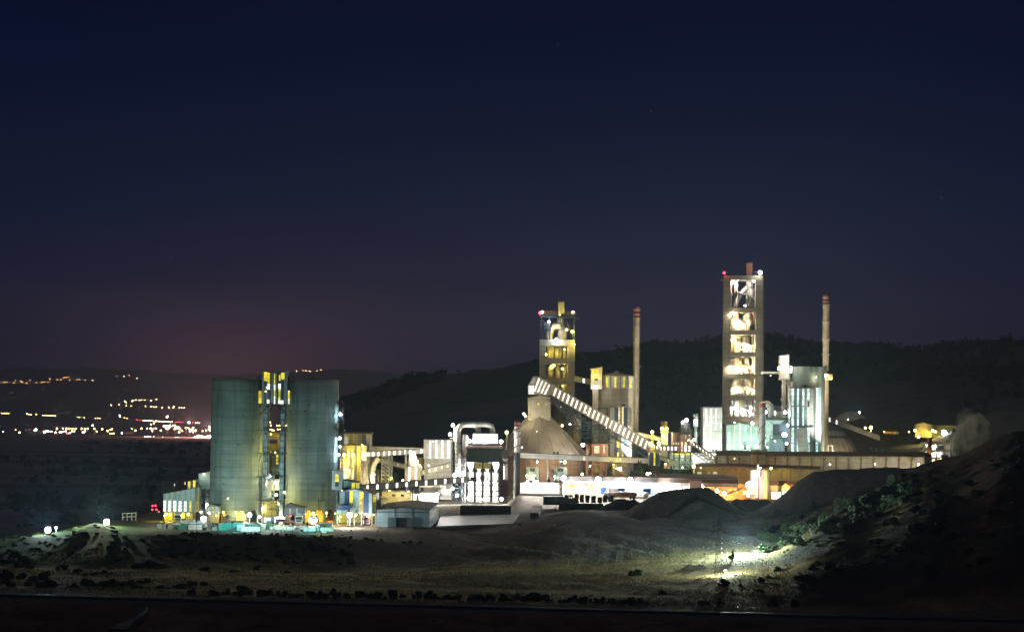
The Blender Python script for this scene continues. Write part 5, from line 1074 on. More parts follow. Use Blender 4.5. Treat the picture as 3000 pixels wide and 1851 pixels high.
th = T('cooling_tower', 'grey round tank under the great conveyor', 'tank', B4, 570, 1200, 1020); MB().tube(P(B4, 570, 1240, 1020), P(B4, 570, 950, 1020), 1.8, 1.8, 20).build('shell', 'vessel shell', th, True); MB().tube(P(B4, 570, 950, 1020), P(B4, 570, 930, 1020), 1.8, .6, 20).build('lid', 'dark steel', th)

# ------------------------------------------------------------------ long white gallery, blue transfer house
conveyor('conveyor_gallery', 'very long level white gallery crossing in front of the clinker store', A6, (-95, 196), (2112, 292), 84, 938, 930, 'white cladding', (1005, 1622), 'lit warm', 28, .7)
th = T('gallery_trestle', 'steel trestle legs under the long white gallery', 'trestle', A6, 1640, 540, 932)
m = MB()
for a, b in (((1640, 345), (1660, 560)), ((1740, 375), (1640, 340)), ((1495, 440), (1560, 345)), ((1500, 335), (1500, 560))): tl(A6, a, b, 932, .35)
m.build('legs', 'yellow steel', th)
th = T('blue_transfer_house', 'blue transfer house with a central yellow window strip on lattice legs', 'transfer house', A6, 2205, 540, 928)
rp(th, 'wall', 'grey cladding', A6, 2108, 140, 2300, 368, 928, 6); rp(th, 'roof', 'roof sheet', A6, 2102, 84, 2300, 140, 928.4, 5)
for x0, x1 in ((2118, 2186), (2218, 2290)): rp(th, 'blue_panel', 'blue cladding', A6, x0, 152, x1, 364, 927.9, .09)
wins(th, A6, 928, 'lit yellow', [(2189, 150, 2216, 366)]); wins(th, A6, 928, 'lit pane', [(2110, 160, 2117, 185), (2290, 160, 2297, 190)])
MB().truss(P(A6, 2205, 560, 931), P(A6, 2205, 370, 931), 5, 3.6, 3, .3).build('legs', 'dark steel', th); MB().rail(A6, 2105, 84, 2298, 84, 928.5, 2.0, 6, .12).build('roof_railing', 'galvanised steel', th)
th = T('roof_mast', 'yellow lit lattice mast above the blue transfer house', 'mast', A7, 155, 570, 930); MB().truss(P(A7, 158, 580, 930), P(A7, 158, 340, 930), .9, .8, 7, .12).build('lattice', 'yellow steel', th)
lamp(A7, 156, 328, 929, 2.0, YEL, 'yellow lamp on top of the lattice mast', .6, group=GL); lamp(A7, 122, 490, 929, 1.2, WARM, 'small warm lamp left of the lattice mast', .38, group=GL); lamp(A7, 250, 492, 929, 1.5, WARM, 'warm lamp right of the lattice mast', .55, group=GL); lamp(A7, 160, 520, 928.5, 1.6, YEL, 'yellow lamp at the foot of the lattice mast', .35, group=GL)
lamp(A6, 1610, 425, 925, 3, (1, .75, .6), 'pinkish street lamp above the autumn coloured tree', .8, (1610, 560), name='street_lamp', cat='street lamp', off=(0, -.8, -1.2)); lamp(A6, 2085, 512, 922, 2, WARM, 'warm lamp low left of the blue transfer house legs', .55, group=GL); lamp(A6, 2130, 500, 923, .8, WARM, 'smaller warm lamp by the blue transfer house legs', .3, group=GL); lamp(A6, 2305, 515, 921, .8, YEL, 'small yellow lamp in the shrubs right of the blue transfer house', .3, group=GL)
lamp(A6, 1505, 355, 930, 1.2, YEL, 'small yellow lamp under the long white gallery', .25, group=GL); lamp(A6, 1560, 420, 940, 2.6, (.8, 1, .3), 'greenish lamp on the lawn under the long white gallery', .25, group=GL); lamp(A6, 1100, 380, 975, 1.2, (.9, 1, .4), 'greenish lamp beside the rust red frame house', .25, group=GL)
lamp(A6, -60, 60, 922, 6, WHITE, 'white lamp washing the left end of the long gallery', .2, group=GL); lamp(A6, 600, 300, 920, 3.2, WHITE, 'white lamp under the long gallery before the clinker store', .2, group=GL)

# ------------------------------------------------------------------ pink packing house cluster
th = T('pink_house', 'pinkish cladded house with bright windows and a hopper on its roof', 'mill house', A7, 600, 640, 1000)
rp(th, 'left_block', 'pink cladding', A7, 462, 342, 558, 520, 1003, 10); rp(th, 'wall', 'pink cladding', A7, 556, 362, 740, 630, 1000, 12); rp(th, 'roof', 'roof sheet', A7, 552, 354, 746, 363, 999.7, 13); rp(th, 'roof', 'roof sheet', A7, 458, 334, 560, 343, 1002.7, 11)
wins(th, A7, 1000, 'lit pane', [(633, 522, 662, 618), (688, 520, 720, 615)]); wins(th, A7, 1000, 'lit warm', [(586, 470, 604, 618), (642, 470, 660, 516), (700, 365, 716, 388)]); wins(th, A7, 1000, 'lit faint', [(644, 370, 660, 430), (696, 410, 714, 450)]); wins(th, A7, 1003, 'lit warm', [(468, 485, 482, 512), (503, 480, 518, 514), (535, 485, 547, 514)])
MB().rail(A7, 560, 354, 740, 354, 1000, 2.6, 8, .14).build('roof_railing', 'galvanised steel', th)
MB().lathe(P(A7, 645, 250, 1003).x, 1004, [(.3, P(A7, 645, 330, 1003).z), (1.25, P(A7, 645, 255, 1003).z), (1.25, P(A7, 645, 195, 1003).z), (.2, P(A7, 645, 188, 1003).z)], 18).build('roof_hopper', 'dark steel', th)
MB().truss(P(A7, 645, 350, 1003), P(A7, 645, 200, 1003), 3.2, 3.4, 3, .16).build('hopper_frame', 'dark steel', th)
for x in (475, 555, 640, 718): MB().beam(P(A7, x, 870, 1001), P(A7, x, 630, 1001), .5).build('leg', 'blue steel', th)
m = MB()
for a, b in (((475, 710), (720, 710)), ((475, 800), (720, 800)), ((475, 870), (555, 710)), ((555, 870), (475, 710)), ((555, 870), (640, 710)), ((640, 870), (720, 710)), ((720, 870), (640, 710)), ((555, 710), (640, 870))): m.beam(P(A7, *a, 1001), P(A7, *b, 1001), .3)
m.build('bracing', 'blue steel', th)
rp(th, 'rear_wall', 'green cladding', A7, 415, 640, 745, 880, 1008, .5); wins(th, A7, 1008, 'lit yellow', [(446, 640, 742, 664)])
lamp(A7, 605, 182, 1001, 1.4, WHITE, 'left smaller lamp on the pink house roof hopper', .55, group=GL); lamp(A7, 660, 155, 1001, 2.4, (.9, 1, .95), 'big greenish white lamp on top of the roof hopper', .95, group=GL)
lamp(A7, 770, 705, 990, 1.8, WARM, 'warm lamp right of the blue steel legs', .6, group=GL); lamp(A7, 772, 835, 980, 3.2, YEL, 'bright yellow lamp at the corner of the ochre annex', .85, (772, 1000), group=GL); lamp(A7, 600, 690, 1003, 2.0, (.8, 1, .7), 'greenish lamp between the blue steel legs', .2, group=GL); lamp(A7, 690, 450, 994, 1.2, WARM, 'warm lamp washing the pink house wall', .2, group=GL)
th = T('vent_tower', 'cream vent tower crowned by yellow lit railing cage', 'vent tower', A7, 335, 650, 1012)
rp(th, 'shaft', 'conveyor cladding', A7, 285, 345, 385, 700, 1012, 6); rp(th, 'platform', 'yellow steel', A7, 278, 325, 390, 336, 1011, 8); MB().rail(A7, 280, 325, 388, 325, 1011, 2.6, 6, .15).build('railing', 'yellow steel', th); MB().tube(P(A7, 330, 325, 1014), P(A7, 330, 175, 1014), 1.15, 1.05, 16).build('stack', 'yellow wall', th); MB().truss(P(A7, 330, 300, 1014), P(A7, 330, 172, 1014), 2.6, 2.7, 3, .12).build('cage', 'yellow steel', th)
wins(th, A7, 1012, 'lit pane', [(315, 350, 335, 392)])
lamp(A7, 300, 282, 1010, 2.2, YEL, 'left yellow lamp on the vent tower cage', .75, group=GL); lamp(A7, 368, 280, 1010, 2.2, YEL, 'right yellow lamp on the vent tower cage', .75, group=GL); lamp(A7, 330, 400, 1008, 1.6, WARM, 'warm lamp on the vent tower shaft', .2, group=GL)
th = T('lamp_tower', 'small pale tower with a cool lamp beside the overexposed white hall', 'tower', A7, 795, 480, 1020); MB().tube(P(A7, 793, 520, 1022), P(A7, 795, 245, 1022), .8, .7, 16).build('shaft', 'green cladding', th, True); MB().rail(A7, 770, 250, 828, 250, 1018, 5.5, 5, .15).build('cage', 'galvanised steel', th); rp(th, 'floor', 'dark steel', A7, 768, 246, 830, 252, 1018, 6); MB().beam(P(A7, 812, 200, 1020), P(A7, 811, 95, 1020), .18).build('aerial', 'galvanised steel', th)
lamp(A7, 795, 162, 1017, 1.8, (.9, 1, .97), 'cool lamp on the small pale tower', .75, group=GL); lamp(A7, 768, 445, 1005, 1.4, (.85, 1, .9), 'cool lamp low beside the overexposed white hall', .5, group=GL)
conveyor('conveyor_gallery', 'pink level gallery with lit windows leading to the pink house', A7, (175, 566), (556, 572), 72, 978, 990, 'pink cladding', (225, 280, 335, 391, 446, 501), 'lit pane', 22, .7)
conveyor('conveyor_gallery', 'pale conveyor sloping down behind the vent tower', A7, (-60, 360), (285, 440), 60, 1010, 1014, 'conveyor cladding', (50,), 'lit faint', 22)
conveyor('conveyor_gallery', 'grey green conveyor sloping down behind the blue transfer house', A7, (270, 705), (540, 805), 60, 990, 994, 'green cladding', (395,), 'lit faint', 22)
conveyor('conveyor_gallery', 'dark steep conveyor with small bright windows running down to the long hall', A7, (730, 480), (1092, 735), 70, 992, 978, 'dark conveyor cladding', (772, 820, 866, 912, 960, 1008, 1052), 'lit pane', 15, .4, -.3, tw=2)
conveyor('conveyor_gallery', 'blue latticed conveyor climbing behind the overexposed white hall', A7, (770, 470), (930, 215), 70, 1035, 1040, 'grey cladding', (), 'lit white', 10, tw=3)
th = T('backing_house', 'blue roofed house behind the vent tower', 'house', A7, 400, 640, 1025); rp(th, 'wall', 'blue cladding', A7, 356, 320, 460, 700, 1025, 6); rp(th, 'pale_bay', 'grey cladding', A7, 432, 340, 462, 640, 1024.5, 3)
th = T('kiosk', 'small cream kiosk with a red door left of the blue steel legs', 'kiosk', A7, 375, 865, 965); rp(th, 'wall', 'cream cladding', A7, 335, 790, 415, 868, 965, 4); rp(th, 'door', 'red paint', A7, 372, 798, 400, 848, 964.9, .09)
lamp(A7, 352, 800, 962, .6, WARM, 'warm lamp on the small cream kiosk', .2, group=GL)
th = T('white_hall', 'overexposed tall white hall left of the tall preheater tower', 'hall', A7, 1045, 600, 1024)
rp(th, 'wall', 'white cladding', A7, 904, -30, 1186, 620, 1024, 14); rp(th, 'roof', 'grey cladding', A7, 900, -40, 1190, -30, 1023.7, 15); wins(th, A7, 1024, 'lit white', [(938, -10, 964, 240), (1012, -10, 1032, 560), (1086, -10, 1104, 300)])
rp(th, 'low_wall', 'white cladding', A7, 745, 640, 1100, 800, 1022, 8)
lamp(A7, 1150, 520, 1012, 10, WHITE, 'bright lamp at the right foot of the overexposed white hall', .5, group=GL); lamp(A7, 1100, 200, 1004, 8, WHITE, 'bright lamp washing the upper white hall', .2, group=GL); lamp(A7, 950, 560, 1008, 6, WHITE, 'bright lamp at the left foot of the overexposed white hall', .2, group=GL); lamp(A7, 900, 700, 1012, 2, WHITE, 'lamp over the low white wall behind the steep conveyor', .2, group=GL)

# ------------------------------------------------------------------ tall preheater tower
Yq = 1052
th = T('preheater_tower', 'tallest concrete preheater tower with six open floors of glaring white vessels', 'preheater tower', B5, 610, 1290, Yq)
for x0, x1 in ((484, 529), (694, 740)):
    for Yc in (Yq, Yq + 15): rp(th, 'column', 'tower concrete', B5, x0 + (27 if Yc > Yq else 0), 160, x1 + (12 if Yc > Yq else 0), 1330, Yc, 3.4)
for y0, y1 in ((149, 179), (360, 390), (508, 536), (648, 679), (790, 819), (927, 960), (1071, 1100)): e_ = .0115 * (745 - y0); MB().poly(B5, [(484.2 + e_, y0), (739.8 + e_, y0), (739.8 + e_, y1), (484.2 + e_, y1)], Yq - .05, 18.6, 2.15).build('floor_slab', 'tower concrete', th)
rp(th, 'rear_wall', 'vessel shell', B5, 530, 820, 694, 1300, Yq + 18.8, .4)
fl = [(179, 360), (390, 508), (536, 648), (679, 790), (819, 927), (960, 1071)]
for k, (x, y0, y1, r0, r1) in enumerate(((567, 432, 506, 6.6, 6.6), (653, 422, 506, 6.6, 6.6), (572, 585, 646, 4.2, 3.6), (635, 540, 646, 3.7, 3.9), (682, 540, 646, 2, 2), (566, 714, 788, 6.2, 6.4), (634, 682, 788, 3.8, 3.9), (682, 682, 788, 1.6, 1.6), (575, 822, 925, 5.4, 6.2), (640, 822, 925, 6.2, 3.6), (675, 822, 925, 1.2, 2.2), (600, 962, 1068, 6.5, 7.0), (665, 962, 1068, 3, 3))):
    MB().tube(P(B5, x, y1, Yq + 8), P(B5, x, y0, Yq + 8), r1 * .46, r0 * .46, 22).build('vessel', 'vessel shell', th, True)
for x, y0, y1, r0, r1 in ((567, 390, 432, 3, 3), (653, 390, 422, 2.2, 6.6), (572, 540, 585, 5.5, 4.2), (566, 682, 714, 3, 6.2)): MB().tube(P(B5, x, y1, Yq + 8), P(B5, x, y0, Yq + 8), r1 * .46, r0 * .46, 20).build('cone', 'vessel shell', th, True)
MB().tube(P(B5, 663, 356, Yq + 8), P(B5, 663, 232, Yq + 8), 2.1, 2.1, 22).build('top_cyclone', 'vessel shell', th, True); MB().tube(P(B5, 663, 232, Yq + 8), P(B5, 656, 180, Yq + 8), 1.7, 1.35, 20).build('cyclone_neck', 'vessel shell', th, True)
MB().pipe(bez([P(B5, x, y, Yq + 7) for x, y in ((570, 358), (577, 320), (595, 280), (620, 250), (650, 222))]), [1.15] * 57, 16).build('riser_duct', 'vessel shell', th, True)
MB().poly(B5, [(640, 150), (637, 72), (652, 66), (677, 68), (675, 150)], Yq + 6, 5).build('top_stack', 'rust cladding', th)
m = MB()
for (y0, y1) in fl[:4]:
    for i in range(4): m.beam(P(B5, 532 if i % 2 else 545, y0 + (y1 - y0) * i / 4, Yq + 4), P(B5, 545 if i % 2 else 532, y0 + (y1 - y0) * (i + 1) / 4, Yq + 4), .5, .25)
each(m, 'stair_flight', 'galvanised steel', th)
for (y0, y1) in fl: MB().rail(B5, 530, y1, 694, y1, Yq + .6, 1.2, 12, .12).build('floor_railing', 'dark steel', th)
MB().rail(B5, 490, 149, 738, 149, Yq + .2, 1.6, 12, .12).build('top_railing', 'dark steel', th); rp(th, 'bracket', 'tower concrete', B5, 466, 176, 486, 182, Yq + 2, 1); rp(th, 'bracket', 'tower concrete', B5, 466, 332, 486, 336, Yq + 2, 1)
rq = random.Random(6)
for fi, (y0, y1) in enumerate(fl):              # pipes, ladders and struts crowding each open floor
    for q in range(5):
        x = 534 + 156 * rq.random(); MB().tube(P(B5, x, y1, Yq + 2.6), P(B5, x + rq.uniform(-4, 4), y0 + 2, Yq + 2.6), .14 + .12 * rq.random(), .14, 7).build('riser_pipe', rq.choice(['dark steel', 'galvanised steel', 'rust cladding', 'yellow steel']), th)
    m = MB(); zl = y0 + (y1 - y0) * rq.uniform(.35, .6); m.beam(P(B5, 530, zl, Yq + 2.2), P(B5, 530 + 164 * rq.uniform(.35, 1), zl, Yq + 2.2), .3, .16); m.build('mid_landing', 'dark steel', th)
    MB().rail(B5, 530, zl, 530 + 90 * rq.random() + 30, zl, Yq + 2.0, 1.0, 6, .09).build('landing_railing', 'dark steel', th)
    a_, b_ = rq.uniform(540, 620), rq.uniform(620, 690); MB().pipe(bez([P(B5, a_, y0 + 4, Yq + 4.5), P(B5, a_ + 6, y0 + (y1 - y0) * .4, Yq + 4.5), P(B5, b_, y0 + (y1 - y0) * .65, Yq + 4.5), P(B5, b_ + 2, y1, Yq + 4.5)], 6), .42, 9).build('transfer_chute', rq.choice(['pale duct', 'vessel shell', 'rust cladding']), th, True)
    m = MB(); m.truss(P(B5, 537, y1, Yq + 3.4), P(B5, 537, y0, Yq + 3.4), .8, .7, 5, .07); m.build('ladder', 'dark steel', th)
rp(th, 'valve_rack', 'dark steel', B5, 660, 470, 690, 503, Yq + 1, 2); rp(th, 'pipe_rack', 'dark steel', B5, 532, 1000, 548, 1068, Yq + 2, .3)
GP = 'floor lamps of the tall preheater'
cnt = ['top', 'second', 'third', 'fourth', 'fifth', 'lowest']
for k, (x, y, kw, r) in enumerate(((548, 192, 2.2, .6), (540, 388 + 8, 2.5, .6), (545, 560, 1.6, .22), (527, 748, 3, .55), (560, 880, 4.5, .5), (545, 1010, 3, .4))): lamp(B5, x, y, Yq - .4 if k in (1, 3) else Yq + 1, kw * 5, WHITE if k in (0, 5) else WARM, 'left lamp on the %s floor of the tall preheater' % cnt[k], r, group=GP, off=(.4, .3, -.6))
for k, (x, y, kw, r) in enumerate(((628, 345, 3.5, .4), (610, 478, 4.5, .2), (606, 630, 3, .2), (606, 770, 3.5, .2), (600, 905, 6, .5), (620, 1040, 7, .5))): lamp(B5, x, y, Yq + 1.5, kw * 5, WHITE if k in (0, 5) else WARM, 'middle lamp on the %s floor of the tall preheater' % cnt[k], r, group=GP, off=(0, .2, 0))
for k, (x, y, kw, r) in enumerate(((686, 186, 1.2, .5), (682, 480, 2.5, .2), (660, 630, 2, .2), (668, 745, 2, .25), (684, 900, 1.8, .4), (676, 1050, 2.5, .4))): lamp(B5, x, y, Yq + 2, kw * 5, WHITE if k in (0, 5) else WARM, 'right lamp on the %s floor of the tall preheater' % cnt[k], r, group=GP, off=(-.3, .3, 0))
lamp(B5, 728, 130, Yq, 2.5, (1, .92, .85), 'brilliant lamp on the top right corner of the tall preheater', 1.1, group=GL, off=(-.8, -1.2, .6)); lamp(B5, 493, 132, Yq, .25, RED, 'small red aviation lamp on the tall preheater left corner', .6, group=GL)
lamp(B5, 676, 1111, Yq - 1.5, 1.6, (1, .7, .4), 'orange lamp above the green lit shed roof', .8, group=GL); lamp(B5, 560, 1105, Yq + 3, 2.5, (1, .7, .4), 'orange lamp behind the green lit shed roof', .25, group=GL)
th = T('mill_shed', 'gabled pale shed lit green from below in front of the tall preheater', 'shed', B5, 610, 1295, 1026)
pp(th, 'wall', 'green cladding', B5, [(508, 1320), (508, 1124), (610, 1112), (718, 1130), (718, 1320)], 1026, 14); pp(th, 'roof', 'dark green sheet', B5, [(502, 1125), (502, 1120), (610, 1107), (722, 1125), (722, 1131), (610, 1112)], 1025.7, 15)
wins(th, A8, 1026, 'lit cool', [(185, 1110, 206, 1390), (358, 985, 380, 1390), (445, 1000, 468, 1270), (532, 1020, 552, 1200), (618, 1040, 632, 1150)]); wins(th, A8, 1026, 'lit faint', [(270, 1000, 288, 1390), (532, 1200, 552, 1330)])
MB().lathe(P(A8, 445, 1300, 1022).x, 1022, [(.4, P(A8, 445, 1390, 1022).z), (.75, P(A8, 445, 1320, 1022).z), (.75, P(A8, 445, 1258, 1022).z), (.1, P(A8, 445, 1256, 1022).z)], 12).build('hopper', 'dark green sheet', th)
for x, n in ((400, 'left glaring lamp at the foot of the green lit shed'), (490, 'middle glaring lamp at the foot of the green lit shed'), (640, 'right glaring lamp at the foot of the green lit shed'), (210, 'far left glaring lamp at the foot of the green lit shed')): lamp(A8, x, 1345, 1020, 3.6, (.55, 1, .78), n, .5, group=GL, off=(0, 0, .5))
lamp(B5, 20, 1168, 985, 1.0, WARM, 'warm lamp right of the great conveyor foot', .4, group=GL)

# ------------------------------------------------------------------ concrete silo with cladding house
Yk = 1046; c_ = P(B5, 1030, 900, Yk); r_ = 8.25
th = TW('homogenising_silo', 'large grey concrete silo with two lit openings behind the strip lit cladding house', 'silo', (c_.x, Yk, 5)); zt = P(B5, 1030, 741, Yk - r_).z
MB().lathe(c_.x, Yk, [(r_, 4), (r_, zt), (r_ - .4, zt)], 48).build('shell', 'silo concrete', th); MB().lathe(c_.x, Yk, [(r_ - .4, zt - .2), (.1, zt + .3)], 32).build('roof', 'dark concrete', th)
rp(th, 'opening', 'lit warm', A8, 1536, 100, 1614, 230, Yk - 6.4, .4); rp(th, 'opening', 'lit pane', A8, 1158, 62, 1192, 175, Yk - 5.5, .4)
rp(th, 'vent', 'dark steel', A8, 1375, 365, 1430, 400, Yk - r_ - 1, 1.5); MB().tube(P(A8, 1208, 400, Yk - 9), P(A8, 1208, 310, Yk - 9), 1.0, 1.2, 10).build('vent_pipe', 'vessel shell', th)
lamp(B5, 930, 752, Yk - 9, 1.4, WARM, 'warm lamp on the upper left of the grey homogenising silo', .4, group=GL); lamp(A8, 1575, 240, Yk - 9, 1.2, WARM, 'warm lamp below the square opening of the grey homogenising silo', .15, group=GL)
th = T('cladding_house', 'tall grey cladding house with five ice white window strips', 'cladding house', A8, 1420, 1410, 1032)
rp(th, 'wall', 'grey cladding', A8, 1165, 415, 1528, 1030, 1030, 8); rp(th, 'lower_wall', 'grey cladding', A8, 1165, 1031, 1528, 1440, 1031, 7); rp(th, 'side_bay', 'slate cladding', A8, 1529, 400, 1562, 1440, 1033, 6); rp(th, 'side_bay', 'light blue cladding', A8, 1562.5, 405, 1650, 1440, 1032.5, 6)
rp(th, 'roof', 'roof sheet', A8, 1160, 405, 1532, 415, 1029.7, 9); rp(th, 'roof', 'roof sheet', A8, 1528, 393, 1655, 402, 1032, 7); rp(th, 'ledge', 'slate cladding', A8, 1160, 1022, 1530, 1034, 1029, 3)
wins(th, A8, 1030, 'lit cool', [(1184, 420, 1218, 690), (1184, 715, 1218, 1005), (1270, 420, 1300, 695), (1270, 712, 1300, 1008), (1353, 420, 1385, 690), (1355, 712, 1380, 1005), (1434, 420, 1466, 600), (1434, 718, 1466, 1010)]); wins(th, A8, 1030, 'glass dark', [(1440, 625, 1462, 700)])
wins(th, A8, 1031, 'lit cool', [(1182, 1036, 1218, 1270), (1182, 1285, 1216, 1420), (1270, 1036, 1300, 1120), (1270, 1135, 1302, 1415), (1434, 1036, 1470, 1270), (1434, 1290, 1470, 1420)]); wins(th, A8, 1032.5, 'lit cool', [(1574, 408, 1604, 700), (1570, 712, 1604, 950), (1568, 960, 1600, 1215), (1566, 1270, 1600, 1420)])
MB().beam(P(A8, 1375, 1415, 1028), P(A8, 1335, 1040, 1028), 4.6, 1.2).build('chute', 'tan cladding', th)
th = T('elevator_tower', 'glaring white elevator tower joined by a footbridge to the tall preheater', 'tower', B5, 885, 1290, 1040)
pp(th, 'head', 'conveyor cladding', B5, [(855, 828), (855, 670), (917, 660), (917, 830)], 1040, 4); wins(th, B5, 1040, 'lit white', [(860, 672, 912, 712), (874, 714, 886, 736), (900, 714, 912, 770), (874, 742, 884, 782), (898, 790, 910, 815)])
for x0, x1 in ((871, 893), (905, 915)): rp(th, 'shaft', 'conveyor cladding', B5, x0, 830, x1, 1300, 1041, 2.5)
m = MB()
for a, b in (((858, 825), (910, 848)), ((855, 822), (925, 822)), ((858, 952), (918, 952)), ((860, 955), (912, 1005)), ((895, 840), (905, 870))): m.beam(P(B5, *a, 1040), P(B5, *b, 1040), .35)
each(m, 'strut', 'galvanised steel', th)
lamp(B5, 851, 754, 1036, 1.8, (1, .95, .85), 'brilliant lamp on the footbridge end of the white elevator tower', .9, group=GL, off=(.6, -1.2, 0)); lamp(B5, 885, 690, 1037.5, .9, WHITE, 'white lamp before the white elevator head', .5, group=GL); lamp(B5, 890, 1040, 1036, 1.6, (.92, 1, .95), 'cool lamp on the elevator shaft beside the cladding house', .85, group=GL); lamp(B5, 820, 1040, 1030, 1.6, (1, .7, .4), 'orange lamp on the filter roof beside the grey chimney', .6, group=GL); lamp(B5, 763, 1037, 1014, 1.2, COOL, 'bluish lamp at the grey chimney tip', .7, group=GL)
th = T('footbridge', 'lit white enclosed footbridge from the tall preheater to the elevator tower', 'footbridge', B5, 795, 790, 1046); rp(th, 'tube', 'white cladding', B5, 741, 774, 855, 788, 1044, 3)
lamp(B5, 795, 800, 1040, .9, WARM, 'warm lamp under the white footbridge', .15, group=GL)
th = T('kiln_filter', 'dark green lit dust filter with inverted pyramid hood beside the grey chimney', 'filter', A8, 950, 1400, 1022)
rp(th, 'cap', 'dark green sheet', A8, 775, 880, 1135, 918, 1022, 12); pp(th, 'hood', 'green cladding', A8, [(800, 920), (1080, 920), (995, 980), (890, 980)], 1022.4, 9); pp(th, 'left_casing', 'green cladding', A8, [(775, 920), (800, 922), (888, 990), (888, 1180), (775, 1300)], 1023, 9); pp(th, 'right_casing', 'slate cladding', A8, [(1135, 920), (1080, 922), (996, 990), (996, 1100), (1100, 1290), (1135, 1290)], 1023, 9); rp(th, 'throat', 'dark steel', A8, 889, 982, 995, 1140, 1022.8, 8)
pp(th, 'lower_cone', 'slate cladding', A8, [(840, 1150), (1010, 1150), (1080, 1260), (1050, 1420), (800, 1420), (775, 1270)], 1026, 5)
for x in (840, 1008): MB().beam(P(A8, x, 1420, 1021), P(A8, x, 1165, 1021), .6).build('leg', 'dark green sheet', th)
m = MB()
for a, b in (((840, 1165), (1008, 1165)), ((840, 1300), (1008, 1300)), ((840, 1300), (900, 1165)), ((1008, 1300), (940, 1165))): m.beam(P(A8, *a, 1021), P(A8, *b, 1021), .35)
m.build('bracing', 'dark green sheet', th)
MB().pipe(bez([P(A8, x, y, 1028) for x, y in ((740, 690), (790, 665), (840, 700), (860, 770), (862, 850))]), 1.5, 16).build('curved_duct', 'pale duct', th, True); MB().rail(A8, 775, 880, 1130, 880, 1022.2, 5, 9, .15).build('roof_railing', 'galvanised steel', th); rp(th, 'roof_duct', 'conveyor cladding', A8, 940, 780, 1040, 875, 1026, 4); rp(th, 'fan', 'green cladding', A8, 825, 825, 880, 875, 1022.6, 3)
lamp(A8, 1070, 1150, 1018, 4, (.85, 1, .95), 'blinding cool lamp between dust filter and cladding house', 1.4, group=GL); lamp(A8, 1120, 1000, 1019, 1.8, COOL, 'cool lamp above the blinding one beside the dust filter', .6, group=GL); lamp(A8, 1105, 1290, 1018, 2.4, COOL, 'cool lamp below the blinding one beside the dust filter', .5, group=GL); lamp(A8, 920, 1250, 1019, 2.2, (.7, 1, .85), 'greenish lamp between the dust filter legs', .3, group=GL); lamp(A8, 800, 1350, 1017, 2.6, (.6, 1, .8), 'greenish lamp at the foot of the grey chimney', .3, group=GL)
# lit platform at the right chimney
th = T('chimney_platform', 'small glowing platform with railing on the tallest right chimney', 'platform', A8, 1770, 275, 1063)
rp(th, 'deck', 'yellow steel', A8, 1700, 272, 1830, 280, 1061, 5); MB().rail(A8, 1762, 272, 1828, 272, 1061.2, 2.2, 4, .22).build('railing', 'yellow steel', th); rp(th, 'screen', 'white paint', A8, 1702, 135, 1745, 270, 1063.8, .3)
lamp(A8, 1724, 215, 1061.5, 1.4, (1, .95, .85), 'brilliant lamp on the platform of the tallest right chimney', .8, group=GL); lamp(A8, 1805, 262, 1060.5, .5, WARM, 'small warm lamp on the chimney platform railing', .3, group=GL)
# membrane store right of the chimney, with its conveyor
th = T('membrane_store', 'pale ribbed conical store with blue bands right of the tallest chimney', 'store', B6, 800, 960, 1085); c0 = P(B6, 690, 960, 1085); zb = c0.z - 2
rr0 = (P(B6, 955, 960, 1085).x - c0.x); zt = P(B6, 690, 725, 1085).z; hh = zt - zb; prof = [(rr0, zb), (rr0 * .86, zb + hh * .28), (rr0 * .70, zb + hh * .52), (rr0 * .48, zb + hh * .76), (rr0 * .16, zb + hh)]
for i, (a, b) in enumerate(zip(prof, prof[1:])): MB().lathe(c0.x, 1085, [a, b], 28).build('roof_course', ['membrane', 'slate cladding', 'membrane', 'slate cladding'][i] if i != 1 else 'membrane', th)
MB().lathe(c0.x, 1085, [(rr0 * .705 + .12, zb + hh * .52), (rr0 * .62 + .12, zb + hh * .61)], 28).build('blue_band', 'slate cladding', th)
m = MB()
for i in range(28):
    t = 2 * math.pi * i / 28
    for (r0, z0), (r1, z1) in zip(prof, prof[1:]): m.beam((c0.x + r0 * math.sin(t), 1085 - r0 * math.cos(t), z0 + .1), (c0.x + r1 * math.sin(t), 1085 - r1 * math.cos(t), z1 + .1), .16)
m.build('ribs', 'dark steel', th)
lamp(B6, 790, 985, 1045, 16, WARM, 'warm lamp washing the pale conical store', .25, group=GL)
conveyor('conveyor_gallery', 'dark conveyor running down right from the pale conical store', B6, (690, 690), (1140, 855), 40, 1078, 1060, 'dark conveyor cladding', (697, 760), 'lit pane', 10, .85, roofmat='roof sheet')
th = T('pipe_bridge', 'small steel goal frame right of the tallest chimney', 'frame', B6, 700, 970, 1050); m = MB()
for a, b in (((684, 975), (684, 922)), ((722, 975), (722, 922)), ((684, 922), (722, 922))): m.beam(P(B6, *a, 1050), P(B6, *b, 1050), .45)
m.build('frame', 'galvanised steel', th)

